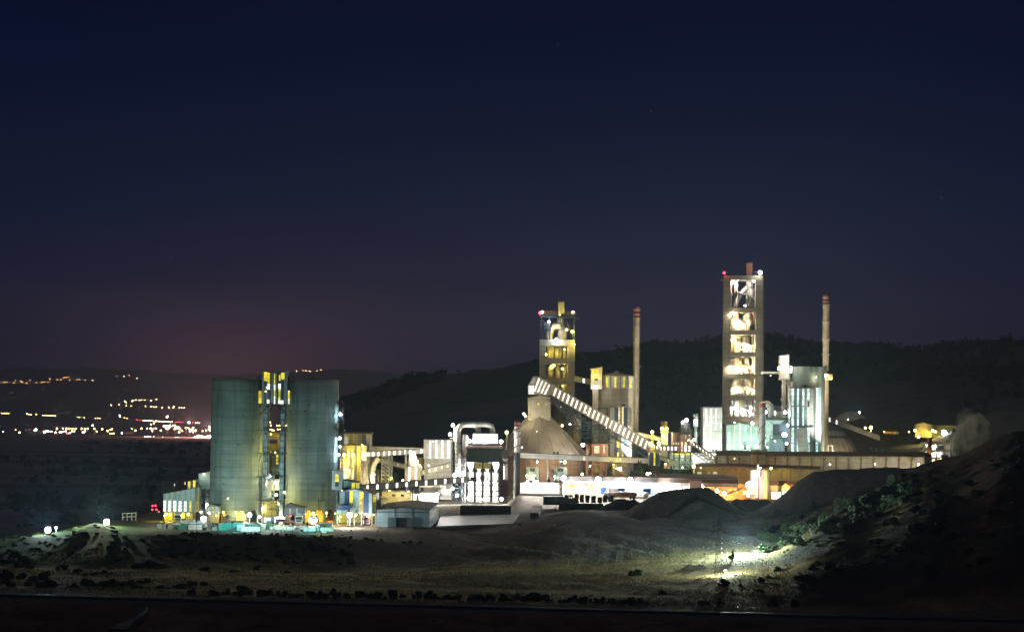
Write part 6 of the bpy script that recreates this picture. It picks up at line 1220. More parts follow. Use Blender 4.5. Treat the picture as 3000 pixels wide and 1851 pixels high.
# ------------------------------------------------------------------ long hall and annexes in front
def oblique(name, label, cat, R, pts, ztop, zbot, depth, mat):
    """wall running obliquely: pts = [(x, Y), (x, Y)] along its top edge at region height ztop[i]"""
    a, b = [P(R, x, zt, Y) for (x, Y), zt in zip(pts, ztop)]
    th = TW(name, label, cat, (a + b) / 2 * 1.0)
    n = Vector((-(b.y - a.y), b.x - a.x, 0)).normalized()
    if n.y < 0: n = -n
    zb = zbot
    MB().hexa([(a.x, a.y, zb), (b.x, b.y, zb), (b.x + n.x * depth, b.y + n.y * depth, zb), (a.x + n.x * depth, a.y + n.y * depth, zb), tuple(a), tuple(b), (b.x + n.x * depth, b.y + n.y * depth, b.z), (a.x + n.x * depth, a.y + n.y * depth, a.z)]).build('wall', mat, th)
    return th, a, b, n
th, a, b, n = oblique('long_hall', 'very long cream panelled hall with dark roof and arched bays across the right plant', 'long hall', B6, [(-310, 926), (1532, 890)], (1012, 1024), 4, 12, 'conveyor cladding')
o = -n * .7
MB().hexa([a + o, b + o, b + n * 12.5, a + n * 12.5, a + o + Vector((0, 0, .3)), b + o + Vector((0, 0, .3)), b + n * 12.5 + Vector((0, 0, .3)), a + n * 12.5 + Vector((0, 0, .3))]).build('eave', 'roof sheet', th)
r0, r1 = a + n * 6 + Vector((0, 0, 1.9)), b + n * 6 + Vector((0, 0, 1.9))
z3 = Vector((0, 0, .31)); MB().add([a + o + z3, b + o + z3, r1, r0, b + n * 12.5 + z3, a + n * 12.5 + z3], [(0, 1, 2, 3), (3, 2, 4, 5), (0, 3, 5), (1, 4, 2)]).build('roof', 'brown roof sheet', th)
nb = 17
for i in range(nb + 1):
    p = a.lerp(b, i / nb) - n * .25; MB().beam((p.x, p.y, 4), (p.x, p.y, p.z), .5, .5).build('pilaster', 'annex concrete', th)
m = MB()
for i in range(nb):
    for k in range(8):
        def ap(t):
            p = a.lerp(b, (i + t) / nb) - n * .12; return Vector((p.x, p.y, p.z - .5 - 1.5 * (2 * t - 1) ** 8))
        m.beam(ap(k / 8), ap((k + 1) / 8), .2)
m.build('bay_arches', 'annex concrete', th)
th2 = T('dust_stack', 'plain square stack rising through the long hall roof', 'stack', B5, 715, 1330, 908); rp(th2, 'shaft', 'tan cladding', B5, 668, 1284, 760, 1390, 915, 3); rp(th2, 'cap', 'roof sheet', B5, 664, 1298, 764, 1316, 914.5, 4); MB().beam(P(B5, 712, 1380, 914), P(B5, 713, 1270, 914), .3).build('downpipe', 'dark steel', th2); pp(th2, 'heap_cover', 'roof sheet', B5, [(436, 1300), (460, 1290), (560, 1286), (668, 1292), (668, 1302)], 930, 6)
th3, a, b, n = oblique('ochre_annex', 'low ochre annex with small windows below the long hall', 'annex', B5, [(302, 914), (1085, 898)], (1390, 1413), 3.5, 10, 'annex concrete')
o = -n * .8; MB().hexa([a + o, b + o, b + n * 10, a + n * 10, a + o + Vector((0, 0, .4)), b + o + Vector((0, 0, .4)), b + n * 10 + Vector((0, 0, 1.2)), a + n * 10 + Vector((0, 0, 1.2))]).build('roof', 'brown roof sheet', th3)
def onwall(x, y, R, off=.08):
    r = ray(*R(x, y)); nn = Vector((n.x, n.y, 0)); t = (a - n * off - CAM).dot(nn) / r.dot(nn); return CAM + r * t
def wrect(th, nm, mt, x0, y0, x1, y1, R, off=.08):
    p, q = onwall(x0, y1, R, off), onwall(x1, y0, R, off); d = n * (off - .005)
    MB().hexa([(p.x, p.y, p.z), (q.x, q.y, p.z), (q.x + d.x, q.y + d.y, p.z), (p.x + d.x, p.y + d.y, p.z), (p.x, p.y, q.z), (q.x, q.y, q.z), (q.x + d.x, q.y + d.y, q.z), (p.x + d.x, p.y + d.y, q.z)]).build(nm, mt, th)
for x0, x1 in ((318, 345), (388, 398), (420, 446)): wrect(th3, 'window', 'lit faint', x0, 1427, x1, 1440, B5)
for x0 in (468, 510, 560, 610, 820, 900, 940, 990): wrect(th3, 'vent', 'dark steel', x0, 1409, x0 + 22, 1414, B5)
for x0 in (376, 466, 520, 580, 640, 800, 860, 920, 980, 1040): wrect(th3, 'pilaster', 'beige concrete', x0, 1400, x0 + 4, 1480, B5, .3)
lamp(B5, 797, 1404, 896, 1.6, YEL, 'yellow lamp on the long hall wall above the furnace block', .4, group=GL); lamp(B6, 180, 1122, 893, 1.8, YEL, 'yellow lamp on the ochre annex wall', .4, group=GL)
lamp(B6, 700, 1090, 880, 6, (1, .9, .66), 'low warm lamp behind the dark heap lighting the long hall', .2, group=GL, off=(0, 0, 1)); lamp(B6, 1100, 1085, 878, 6, (1, .9, .66), 'warm lamp behind the heap crest lighting the middle of the long hall', .2, group=GL, off=(0, 0, 1)); lamp(B6, 1485, 1088, 880, 3.5, (1, .9, .6), 'warm lamp at the right end of the long hall', .35, group=GL); lamp(B5, 560, 1340, 900, 3, ORG, 'dim orange lamp lighting the left of the long hall', .15, group=GL); lamp(B5, 340, 1400, 902, 1.5, YEL, 'yellow lamp above the ochre annex windows', .2, group=GL)
# ------------------------------------------------------------------ workshop row with floodlights
GW = 'floodlights along the workshop row'
def Gp(R, x, Y): q = P(R, x, 0, Y); return G(q.x, Y)
th = T('open_workshop', 'long low open workshop with flat dark roof, white gutter and orange lit bays', 'workshop', A6, 1300, 880, 862)
rp(th, 'roof', 'roof sheet', A6, 640, 560, 2255, 636, 861, 14); rp(th, 'gutter', 'white paint', A6, 640, 637, 1392, 668, 861.3, .5); rp(th, 'fascia', 'slate cladding', A6, 1393, 637, 2255, 660, 861.3, .5)
rp(th, 'back_wall', 'cream cladding', A6, 640, 640, 1400, 900, 870, .4); rp(th, 'side_wall', 'white cladding', A6, 1392, 661, 2140, 900, 866, 3); rp(th, 'side_bay', 'light blue cladding', A6, 2141, 640, 2250, 900, 864, 5)
for x in (690, 848, 1028, 1215, 1388): rp(th, 'post', 'tan cladding', A6, x - 10, 668, x + 10, 900, 861.5, .5)
for x, y in ((690, 668), (1028, 668)): rp(th, 'hood', 'rust cladding', A6, x - 28, y, x + 28, y + 42, 861.2, .7)
wins(th, A6, 870, 'lit dull', [(780, 690, 930, 745), (1240, 700, 1300, 760)])
th = T('dirt_pile', 'dark earth pile showing over the flat workshop roof', 'earth pile', A6, 980, 600, 880); MB().poly(A6, [(720, 612), (800, 590), (960, 556), (1060, 560), (1180, 600), (1200, 640), (720, 640)], 882, 10).build('pile', 'dark heap', th)
th = T('white_wall', 'long overexposed white boundary wall left of the open workshop', 'wall', A6, 250, 830, 868); rp(th, 'wall', 'white cladding', A6, -90, 668, 572, 830, 868, .6); rp(th, 'coping', 'white paint', A6, -92, 660, 576, 669, 867.8, 1); rp(th, 'footing', 'pale concrete', A6, -92, 830, 576, 850, 867.7, 1)
th = T('wicket_frame', 'thin gate frame at the right end of the white boundary wall', 'gate frame', A6, 540, 900, 858); m = MB()
for a, b in (((505, 900), (505, 735)), ((575, 900), (575, 720)), ((500, 735), (640, 705)), ((640, 705), (640, 880))): m.beam(P(A6, *a, 858), P(A6, *b, 858), .22)
m.build('frame', 'rust cladding', th)
for x, y, kw, n, r, col in ((650, 585, 9, 'leftmost big floodlight on the workshop roof edge', 1.35, (.9, .93, 1)), (1240, 610, 10, 'middle big floodlight on the workshop roof edge', 1.5, WHITE), (1790, 612, 9, 'right big floodlight on the workshop roof edge', 1.25, WHITE), (690, 778, 5, 'big floodlight low in the left workshop bay', 1.35, (.95, .93, 1)), (1030, 772, 6, 'big floodlight low in the middle workshop bay', 1.6, (1, .93, .85))):
    lamp(A6, x, y, 859, kw, col, n, r, (x, 890), group=GW, off=(0, -1.8, -.5))
lamp(A6, 900, 720, 866, 3, WARM, 'warm ceiling lamp in the left open workshop bay', .2, group=GW); lamp(A6, 1300, 720, 866, 3, WARM, 'warm ceiling lamp in the right open workshop bay', .2, group=GW); lamp(A6, 1600, 700, 860, 6, WHITE, 'white lamp washing the white workshop wall', .25, group=GW); lamp(A6, 2000, 700, 858, 4, WHITE, 'white lamp washing the right end of the workshop wall', .25, group=GW); lamp(A6, 200, 640, 860, 5, WHITE, 'white lamp over the white boundary wall', .3, group=GW, off=(0, -2.5, 0)); lamp(A6, 30, 640, 864, 3, WHITE, 'lamp on the coping left end of the white boundary wall', .4, group=GW); lamp(A6, 150, 635, 864, 2, (.85, .8, 1), 'violet white lamp on the coping of the boundary wall', .45, group=GW)
th = T('garage_row', 'long dark roofed garage row continuing right with glaring white and orange bays', 'garage', A7, 800, 1200, 866)
pp(th, 'roof', 'brown roof sheet', A7, [(235, 1078), (235, 985), (1420, 1012), (1420, 1090)], 865, 14, 0, 1.0); rp(th, 'ridge_pipe', 'galvanised steel', A7, 100, 1016, 1420, 1022, 864.6, .2)
rp(th, 'back_wall', 'white cladding', A7, 236, 1080, 900, 1300, 872, .4); rp(th, 'back_wall', 'orange cladding', A7, 900.5, 1090, 1660, 1330, 872.2, .4); rp(th, 'gutter', 'white paint', A7, 900, 1092, 1420, 1135, 865.5, .4); rp(th, 'gutter', 'white paint', A7, 512, 1085, 706, 1118, 865.5, .4)
rp(th, 'front_wall', 'white cladding', A7, 236, 1082, 500, 1290, 866, .5); rp(th, 'box_room', 'pink cladding', A7, 708, 1042, 893, 1165, 864, 4)
for x in (512, 628, 706, 930, 1090, 1250, 1410): rp(th, 'post', 'tan cladding', A7, x - 5, 1092, x + 5, 1320, 865.6, .4)
for x, y, kw, n, c, r in ((350, 1120, 7, 'white lamp washing the overexposed garage wall', WHITE, .2), (560, 1160, 3, 'left white lamp in the garage arches', WHITE, .6), (625, 1150, 2, 'right white lamp in the garage arches', WHITE, .35), (1110, 1195, 5, 'left orange white lamp in the orange bays', (1, .75, .45), .75), (1225, 1235, 5, 'middle orange white lamp in the orange bays', (1, .7, .35), .8), (905, 1115, 1.6, 'white lamp at the corner of the pink box room', (1, .85, .75), .45), (905, 1140, 1.2, 'lower white lamp at the corner of the pink box room', (1, .85, .75), .35), (1380, 1180, 4, 'right orange lamp in the orange bays', ORG, .3)):
    lamp(A7, x, y, 864 if r < .3 else 868, kw, c, n, r, group=GW)
th = T('belt_loader', 'slanting orange lit belt loader in front of the orange bays', 'conveyor', B7, 1790, 370, 852); MB().beam(P(B7, 1735, 388, 852), P(B7, 1850, 340, 852), .5, .6).build('boom', 'yellow steel', th); MB().beam(P(B7, 1745, 392, 851), P(B7, 1865, 345, 851), .4, .3).build('boom', 'tan cladding', th)
# furnace block
th = T('furnace_block', 'tall pinkish white block glaring beside the orange bays with a small hood on top', 'furnace block', B6, 80, 1390, 848)
pp(th, 'tower', 'pink cladding', B6, [(5, 1390), (5, 1140), (60, 1128), (145, 1145), (145, 1395)], 848, 6); rp(th, 'side', 'yellow wall', B6, 120, 1150, 162, 1392, 847.8, 5); rp(th, 'hood', 'white cladding', B6, 5, 1142, 78, 1205, 846, 2); rp(th, 'pipe', 'white paint', B6, 55, 1090, 72, 1142, 847, 1); rp(th, 'lintel_pipe', 'white paint', B6, 40, 1205, 60, 1380, 846.5, 1); rp(th, 'tank', 'rust cladding', B6, -70, 1320, 30, 1355, 846, 3)
MB().truss(P(B6, 160, 1390, 847), P(B6, 160, 1148, 847), 1.2, 1.0, 8, .1).build('ladder', 'dark steel', th)
lamp(B7, 1905, 322, 843, 12, (1, .86, .72), 'most glaring floodlight before the pinkish furnace block', 1.8, (1905, 420), group=GW, off=(1.2, -2.0, 0)); lamp(B7, 1895, 400, 845, 7, (1, .6, .25), 'orange floodlight at the foot of the furnace block', .6, group=GW, off=(0, -1, .8)); lamp(B6, 85, 1120, 842, 3, WHITE, 'lamp above the furnace block hood', .25, group=GW)
th = T('orange_shed', 'small orange lit gabled shed between furnace block and dark heap', 'shed', B6, 290, 1395, 856); pp(th, 'wall', 'orange cladding', B6, [(276, 1400), (276, 1285), (305, 1255), (350, 1290), (350, 1400)], 854, 5); rp(th, 'wing', 'orange cladding', B6, 351, 1262, 470, 1400, 857, 4); rp(th, 'pale_wing', 'cream cladding', B6, 168, 1275, 275, 1400, 858, 4); rp(th, 'roof', 'brown roof sheet', B6, 165, 1235, 460, 1272, 857.5, 6); wins(th, B6, 858, 'lit pane', [(185, 1335, 270, 1395)])
for x in (300, 322, 342): rp(th, 'plank', 'brown concrete', B6, x, 1265, x + 4, 1395, 853.9, .09)
lamp(B6, 300, 1345, 852, 5, (1, .62, .25), 'glaring orange lamp in front of the small gabled shed', .95, group=GW, off=(0, -.8, 1)); lamp(B6, 400, 1340, 853, 4, ORG, 'orange lamp on the wing of the small gabled shed', .25, group=GW)

# containers, tank trailer, slabs, walls in the front yard
for x0, y0, x1, y1, Y, mt, n in ((1285, 745, 1372, 862, 858, 'container blue', 'blue container at the left end of the white workshop wall'), (1582, 753, 1700, 812, 857, 'container blue', 'striped blue container in the middle of the white workshop wall'), (2008, 765, 2142, 862, 856, 'container blue', 'bright blue container at the right end of the white workshop wall'), (1405, 750, 1580, 812, 858, 'white wrap', 'white container beside the striped blue container')):
    th = T('container', n, 'container', A6, (x0 + x1) / 2, y1, Y, 'shipping containers by the workshop'); rp(th, 'body', mt, A6, x0, y0, x1, y1, Y, 2.4)
    for k in range(2): rp(th, 'door', mt, A6, x0 + 6 + k * (x1 - x0 - 12) / 2, y0 + 5, x0 + 2 + (k + 1) * (x1 - x0 - 6) / 2, y1 - 4, Y - .06, .05)
th = T('tank_trailer', 'long reddish covered trailer parked before the white workshop wall', 'trailer', A6, 1620, 940, 852)
MB().pipe([P(A6, 1345, 858, 853), P(A6, 1860, 862, 853), P(A6, 1905, 880, 853)], [1.0, 1.0, .75], 14).build('tank', 'pink cladding', th, True); rp(th, 'chassis', 'dark steel', A6, 1345, 890, 1900, 902, 852.5, 1.5)
for x in (1400, 1450, 1800, 1850): MB().tube(P(A6, x, 925, 852), P(A6, x, 925, 852.5), .5, .5, 14).build('wheel', 'rubber', th)
MB().tube(P(A6, 2010, 880, 854), P(A6, 2100, 880, 854), 1.3, 1.3, 14).build('white_drum', 'white paint', th, True)
GS2 = 'dark slab stacks on the retaining wall'
for i, (x0, y0, x1, y1) in enumerate(((668, 862, 735, 925), (745, 870, 808, 910), (832, 850, 908, 1000), (928, 860, 1000, 1000), (1022, 866, 1098, 1000), (1122, 880, 1200, 1005), (1232, 900, 1308, 1010), (1325, 862, 1400, 1000), (1415, 870, 1508, 985))):
    th = T('slab_stack', ['leftmost slab stack above the low grey block', 'small hollow slab stack second from the left', 'tallest slab stack with a striped top, third from the left', 'slab stack with four pale slats on top, fourth from the left', 'broad slab stack in the middle of the row', 'slab stack with slanting slats right of the middle', 'lower slab stack third from the right', 'slab stack behind the pole, second from the right', 'rightmost slab stack beside the tank trailer'][i], 'slab stack', A6, (x0 + x1) / 2, y1, 846 - i * .3, GS2)
    rp(th, 'body', 'dark block', A6, x0, y0 + 14, x1, y1, 846 - i * .3, 3)
    for k in range(4): pp(th, 'slat', 'tan cladding', A6, [(x0 + 4 + k * (x1 - x0) / 4, y0 + 13), (x0 + k * (x1 - x0) / 4, y0 - 4), (x0 + 11 + k * (x1 - x0) / 4, y0 - 4), (x0 + 14 + k * (x1 - x0) / 4, y0 + 13)], 846 - i * .3, 2.6)
th = T('grey_block_wall', 'low flat grey block wall under the leftmost slab stacks', 'wall', A6, 780, 1015, 845); rp(th, 'wall', 'dark concrete', A6, 655, 925, 910, 1015, 844.5, 2)
th = T('concrete_basin', 'dark square concrete basin right of the ramp', 'basin', A6, 470, 1040, 848); rp(th, 'wall', 'dark concrete', A6, 302, 905, 660, 1042, 842, 6); rp(th, 'rim', 'pale concrete', A6, 300, 898, 662, 905, 841.8, 6.4)
th = T('stone_wall', 'rubble stone retaining wall under the slab stacks', 'retaining wall', A6, 900, 1150, 836); rp(th, 'wall', 'stone wall', A6, 570, 1030, 1330, 1165, 838, 4); rp(th, 'coping', 'dark concrete', A6, 566, 1018, 1336, 1031, 837.7, 5)
th = T('ramp', 'pale concrete ramp sloping down between the walls', 'ramp', A6, 180, 1165, 830); a, b = P(A6, 80, 1172, 812), P(A6, 270, 1060, 838); m = MB(); m.add([P(A6, 78, 1175, 812), P(A6, 225, 1178, 812), P(A6, 276, 1050, 840), P(A6, 125, 1045, 840), *(P(A6, x, y, Y) - Vector((0, 0, 2.5)) for x, y, Y in ((78, 1175, 812), (225, 1178, 812), (276, 1050, 840), (125, 1045, 840)))], [(0, 1, 2, 3), (7, 6, 5, 4), (0, 4, 5, 1), (1, 5, 6, 2), (2, 6, 7, 3), (3, 7, 4, 0)]); m.build('slab', 'pale concrete', th)
th = T('green_basin', 'long low dark greenish concrete basin before the bag filter', 'basin', B3, 1780, 1240, 838); rp(th, 'wall', 'dark concrete', B3, 1505, 1138, 2068, 1245, 836, 8)
pt_ = [(1240, 1300, 796), (2090, 1306, 796), (2155, 1250, 830), (1290, 1238, 830)]; pt_ = [P(B3, *q) for q in pt_]
for q in pt_: q.z = G(q.x, q.y) + .45
th = TW('plastic_sheeting', 'flat plastic sheeting glinting on the ground below the greenish basin', 'sheeting', (pt_[0] + pt_[1] + pt_[2] + pt_[3]) / 4); MB().add(pt_ + [q - Vector((0, 0, 1.2)) for q in pt_], [(0, 1, 2, 3), (7, 6, 5, 4), (0, 4, 5, 1), (1, 5, 6, 2), (2, 6, 7, 3), (3, 7, 4, 0)]).build('sheet', 'white wrap', th)
MB().beam(pt_[0] + Vector((0, -.2, .12)), pt_[1] + Vector((0, -.2, .12)), .35).build('edge_foil', 'white paint', th)
th = T('white_box', 'tiny white box on the dirt bench below the ramp', 'box', B7, 112, 636, 790); rp(th, 'body', 'white cladding', B7, 100, 618, 124, 638, 790, 1.6); rp(th, 'lid', 'grey cladding', B7, 98, 614, 126, 618, 789.9, 1.8)
th = T('white_post', 'short white post at the ramp foot', 'post', B7, 252, 592, 808); rp(th, 'post', 'white paint', B7, 245, 562, 260, 594, 808, .8); rp(th, 'cap', 'grey cladding', B7, 243, 558, 262, 562, 807.9, 1)

# ------------------------------------------------------------------ heaps
def heap(label, R, prof, Y, depth, mat, name='stockpile', seed=0, cat='stockpile'):
    """a loose heap: crest profile in pixels, falling towards the camera and away from it at the angle of repose"""
    w = [P(R, x, y, Y) for x, y in prof]; n = 90; m_ = 30
    for e_, sg in ((0, -1), (-1, 1)):
        p_ = w[e_]; dz_ = max(.3, p_.z - G(p_.x, Y) + 1.2); q_ = Vector((p_.x + sg * dz_ * 1.7, Y, p_.z - dz_)); w = [q_] + w if sg < 0 else w + [q_]
    xs = np.linspace(w[0].x, w[-1].x, n); zs = np.interp(xs, [p.x for p in w], [p.z for p in w]); zb = min(p.z for p in w)
    gmin = min(zb, min(G(x, Y) for x in xs)) - 1.0
    vs = []; 
    for j in range(m_):
        v = -1 + 2 * j / (m_ - 1)
        for i in range(n):
            hgt = zs[i] - gmin; q = max(0, 1 - abs(v)) ; z = gmin + hgt * (1 - (1 - q) ** 1.25)
            x = xs[i]; y = Y + v * depth
            z += (float(vnoise(np.array([x / 2.6 + seed]), np.array([y / 3.]))[0]) * .9 + float(vnoise(np.array([x / 1.1]), np.array([y / 9.]), 5)[0]) * .8 + float(vnoise(np.array([x / .5]), np.array([y / .6]), 6)[0]) * .3) * min(1, hgt / 3) * (.3 + .7 * (1 - q))
            vs.append((x, y, z))
    th = TW(name, label, cat, (sum(p.x for p in w) / len(w), Y, gmin), 'heaps of material')
    MB().add(vs, [(j * n + i, j * n + i + 1, (j + 1) * n + i + 1, (j + 1) * n + i) for j in range(m_ - 1) for i in range(n - 1)]).build('heap', mat, th, True)
    return th
heap('biggest middle heap with sharp peaks before the garage row', B7, [(990, 500), (1110, 425), (1200, 375), (1290, 358), (1400, 345), (1500, 340), (1590, 339), (1640, 370), (1720, 430), (1800, 490)], 796, 20, 'soil heap')
heap('broad right heap hiding the foot of the long hall', B6, [(150, 1440), (230, 1400), (330, 1310), (430, 1225), (560, 1150), (760, 1126), (950, 1124), (1030, 1112), (1180, 1106), (1300, 1116), (1500, 1110), (1700, 1100), (1900, 1190)], 800, 30, 'soil heap', seed=3)
heap('small dark heap before the tank trailer', B7, [(790, 470), (860, 436), (930, 425), (975, 438), (1010, 424), (1060, 460), (1110, 490)], 815, 7, 'dark heap', seed=5)
heap('low orange lit heap before the furnace block', B7, [(1730, 480), (1800, 425), (1850, 432), (1900, 428), (1960, 440), (2040, 432), (2110, 470), (2160, 490)], 812, 7, 'soil heap', seed=6)
heap('little peaked heap in front of the biggest middle heap', B7, [(1350, 525), (1420, 480), (1515, 430), (1600, 470), (1680, 500), (1760, 530)], 776, 7, 'soil heap', seed=7)
heap('flat small heap right of the little peaked heap', B7, [(1480, 530), (1560, 483), (1620, 505), (1690, 530)], 772, 4, 'dark heap', seed=8)
heap('rubble mound left of the lit field', B7, [(1370, 975), (1430, 935), (1480, 948), (1540, 940), (1590, 970), (1640, 995)], 655, 3, 'rock', 'rubble_mound', 9, 'rubble mound')
heap('pale mound on the far lit quarry road', B6, [(740, 680), (790, 640), (850, 614), (940, 618), (970, 640)], 1420, 14, 'gravel heap', seed=10); heap('brown mound behind the dark sloping conveyor', B6, [(840, 715), (900, 700), (960, 682), (1040, 680), (1120, 685), (1250, 715), (1330, 760)], 1290, 16, 'soil heap', seed=11)
heap('large grey spoil heap far right behind the steam', B6, [(1880, 720), (1960, 650), (2080, 645), (2180, 605), (2300, 615), (2500, 610), (2700, 640)], 1240, 50, 'gravel heap', seed=12)
# quarry road that a lamp lights up
lamp(B6, 961, 628, 1380, 10, WHITE, 'small white lamp on the far quarry road', .5, (961, 660), group=GL, off=(0, -1, 3)); lamp(B6, 860, 690, 1370, 14, WARM, 'hidden lamp behind the brown mound on the quarry road', .3, group=GL, off=(0, 0, 4))
lamp(B6, 1063, 762, 1180, 6, YEL, 'yellow road lamp right of the dark sloping conveyor', 1.0, (1063, 830), name='street_lamp', cat='street lamp', group=GL); lamp(B6, 1014, 765, 1185, 2, YEL, 'smaller yellow lamp left of the road lamp', .55, group=GL); lamp(B6, 1180, 800, 1178, 4, YEL, 'yellow lamp above the far yellow truck', .2, group=GL, off=(0, -1, 2))
th = T('dump_truck', 'yellow dump truck parked on the far lit road', 'truck', B6, 1245, 822, 1190); rp(th, 'tipper', 'truck yellow', B6, 1186, 796, 1260, 818, 1190, 3); rp(th, 'cab', 'truck white', B6, 1264, 798, 1306, 820, 1190, 2.6); rp(th, 'windscreen', 'glass dark', B6, 1282, 802, 1302, 808, 1189.9, .08)
for x in (1200, 1240, 1290): MB().tube(P(B6, x, 823, 1189.6), P(B6, x, 823, 1190), .6, .6, 12).build('wheel', 'rubber', th)
lamp(B6, 1400, 800, 1195, 1.5, YEL, 'faint yellow lamp right of the far yellow truck', .3, group=GL)
th = T('far_shed', 'olive gabled shed far right between two lamps', 'shed', B6, 1530, 840, 1250); pp(th, 'wall', 'tan cladding', B6, [(1456, 850), (1456, 738), (1528, 720), (1602, 740), (1602, 850)], 1250, 20, 3); rp(th, 'long_wall', 'grey cladding', B6, 1603, 742, 1850, 850, 1256, 8); pp(th, 'roof', 'roof sheet', B6, [(1452, 738), (1452, 734), (1528, 716), (1606, 736), (1606, 740), (1528, 720)], 1249.7, 21, 3)
lamp(B6, 1455, 786, 1247, 4, YEL, 'yellow lamp at the left corner of the olive shed', .8, group=GL); lamp(B6, 1610, 790, 1247, 3, YEL, 'yellow lamp at the right corner of the olive shed', .75, group=GL); lamp(B6, 1712, 808, 1235, 7, (.85, .93, 1), 'glaring bluish white lamp right of the olive shed', 2.1, (1712, 860), group=GL); lamp(B6, 1485, 845, 1240, 1.2, WHITE, 'small white lamp below the olive shed', .6, group=GL); lamp(B6, 1890, 852, 1240, 1.8, WHITE, 'flat white lamp right of the glaring bluish one', .7, group=GL); lamp(B6, 1635, 800, 1246, 2.2, YEL, 'second yellow lamp at the right corner of the olive shed', .6, group=GL)
th = T('quarry_building', 'three storey concrete frame building glowing white at the right hill crest', 'crusher building', B6, 1660, 1085, 1010)
for x in (1538, 1590, 1645, 1720, 1782): rp(th, 'column', 'pale concrete', B6, x - 8, 905, x + 8, 1100, 1010, 1.5)
for y0, y1 in ((896, 912), (962, 976), (1026, 1040)): rp(th, 'floor_slab', 'pale concrete', B6, 1528, y0, 1792, y1, 1009.8, 9)
pp(th, 'roof', 'cream cladding', B6, [(1528, 897), (1590, 884), (1720, 890), (1792, 898)], 1009.7, 9); rp(th, 'back_wall', 'white cladding', B6, 1530, 910, 1790, 1100, 1018, .4)
wins(th, B6, 1018, 'lit pane', [(1595, 920, 1640, 958), (1600, 985, 1690, 1024)]); wins(th, B6, 1018, 'glass dark', [(1545, 918, 1575, 960), (1655, 920, 1715, 960), (1545, 980, 1575, 1024)]); rp(th, 'hopper', 'dark steel', B6, 1690, 1005, 1750, 1060, 1008, 3)
MB().tube(P(B6, 1583, 1085, 1006), P(B6, 1584, 850, 1006), 1.1, 1.0, 12).build('chimney', 'rust cladding', th, True)
for x, y, n in ((1615, 1000, 'left lamp inside the glowing quarry building'), (1660, 1060, 'middle lamp inside the glowing quarry building'), (1560, 1060, 'low left lamp of the glowing quarry building'), (1765, 1050, 'right lamp of the glowing quarry building'), (1615, 935, 'upper lamp inside the glowing quarry building')): lamp(B6, x, y, 1011, 6.5, WHITE if y < 1050 else WARM, n, .3, group=GL, off=(0, 0, .3))
lamp(B6, 1565, 1090, 1003, 2, YEL, 'yellow lamp at the quarry building foot', .35, group=GL, off=(0, -1, 1))
th = T('steel_trestle', 'blue grey inclined trestle lying behind the long hall roof', 'frame', B6, 1140, 985, 1000); m = MB()
for a, b in (((1055, 935), (1222, 960)), ((1055, 935), (1085, 985)), ((1222, 960), (1222, 990)), ((1075, 968), (1222, 985)), ((1110, 945), (1120, 985)), ((1165, 955), (1170, 985))): m.beam(P(B6, *a, 1000), P(B6, *b, 1000), .5)
m.build('frame', 'light blue cladding', th)

# steam drifting from the quarry building
k = NT('steam'); k.t.nodes.remove(k.b); pv = k.n('ShaderNodeVolumePrincipled'); pv.inputs['Color'].default_value = (.9, .92, .85, 1); pv.inputs['Anisotropy'].default_value = .2
g = k.n('ShaderNodeNewGeometry')
k.l(k.math('MULTIPLY', k.ramp(k.noise((.24, .24, .12), 1, 6, .7), (.5, (0, 0, 0)), (.74, (1, 1, 1))), .34), pv.inputs['Density'])
k.l(pv.outputs[0], k.t.nodes['Material Output'].inputs['Volume'])
pts = [P(B6, x, y, 1004) for x, y in ((1770, 1010), (1810, 985), (1870, 930), (1930, 870), (1960, 800), (1940, 720), (1910, 650), (1915, 590))]
pm = MB().pipe(bez(pts, 5), [2.4 + 6.4 * math.sin(min(1, i / 22) * 1.5) - max(0, i - 22) * .46 for i in range(36)], 14)
so = pm.build('steam_plume', 'steam'); tag(so, kind='stuff')

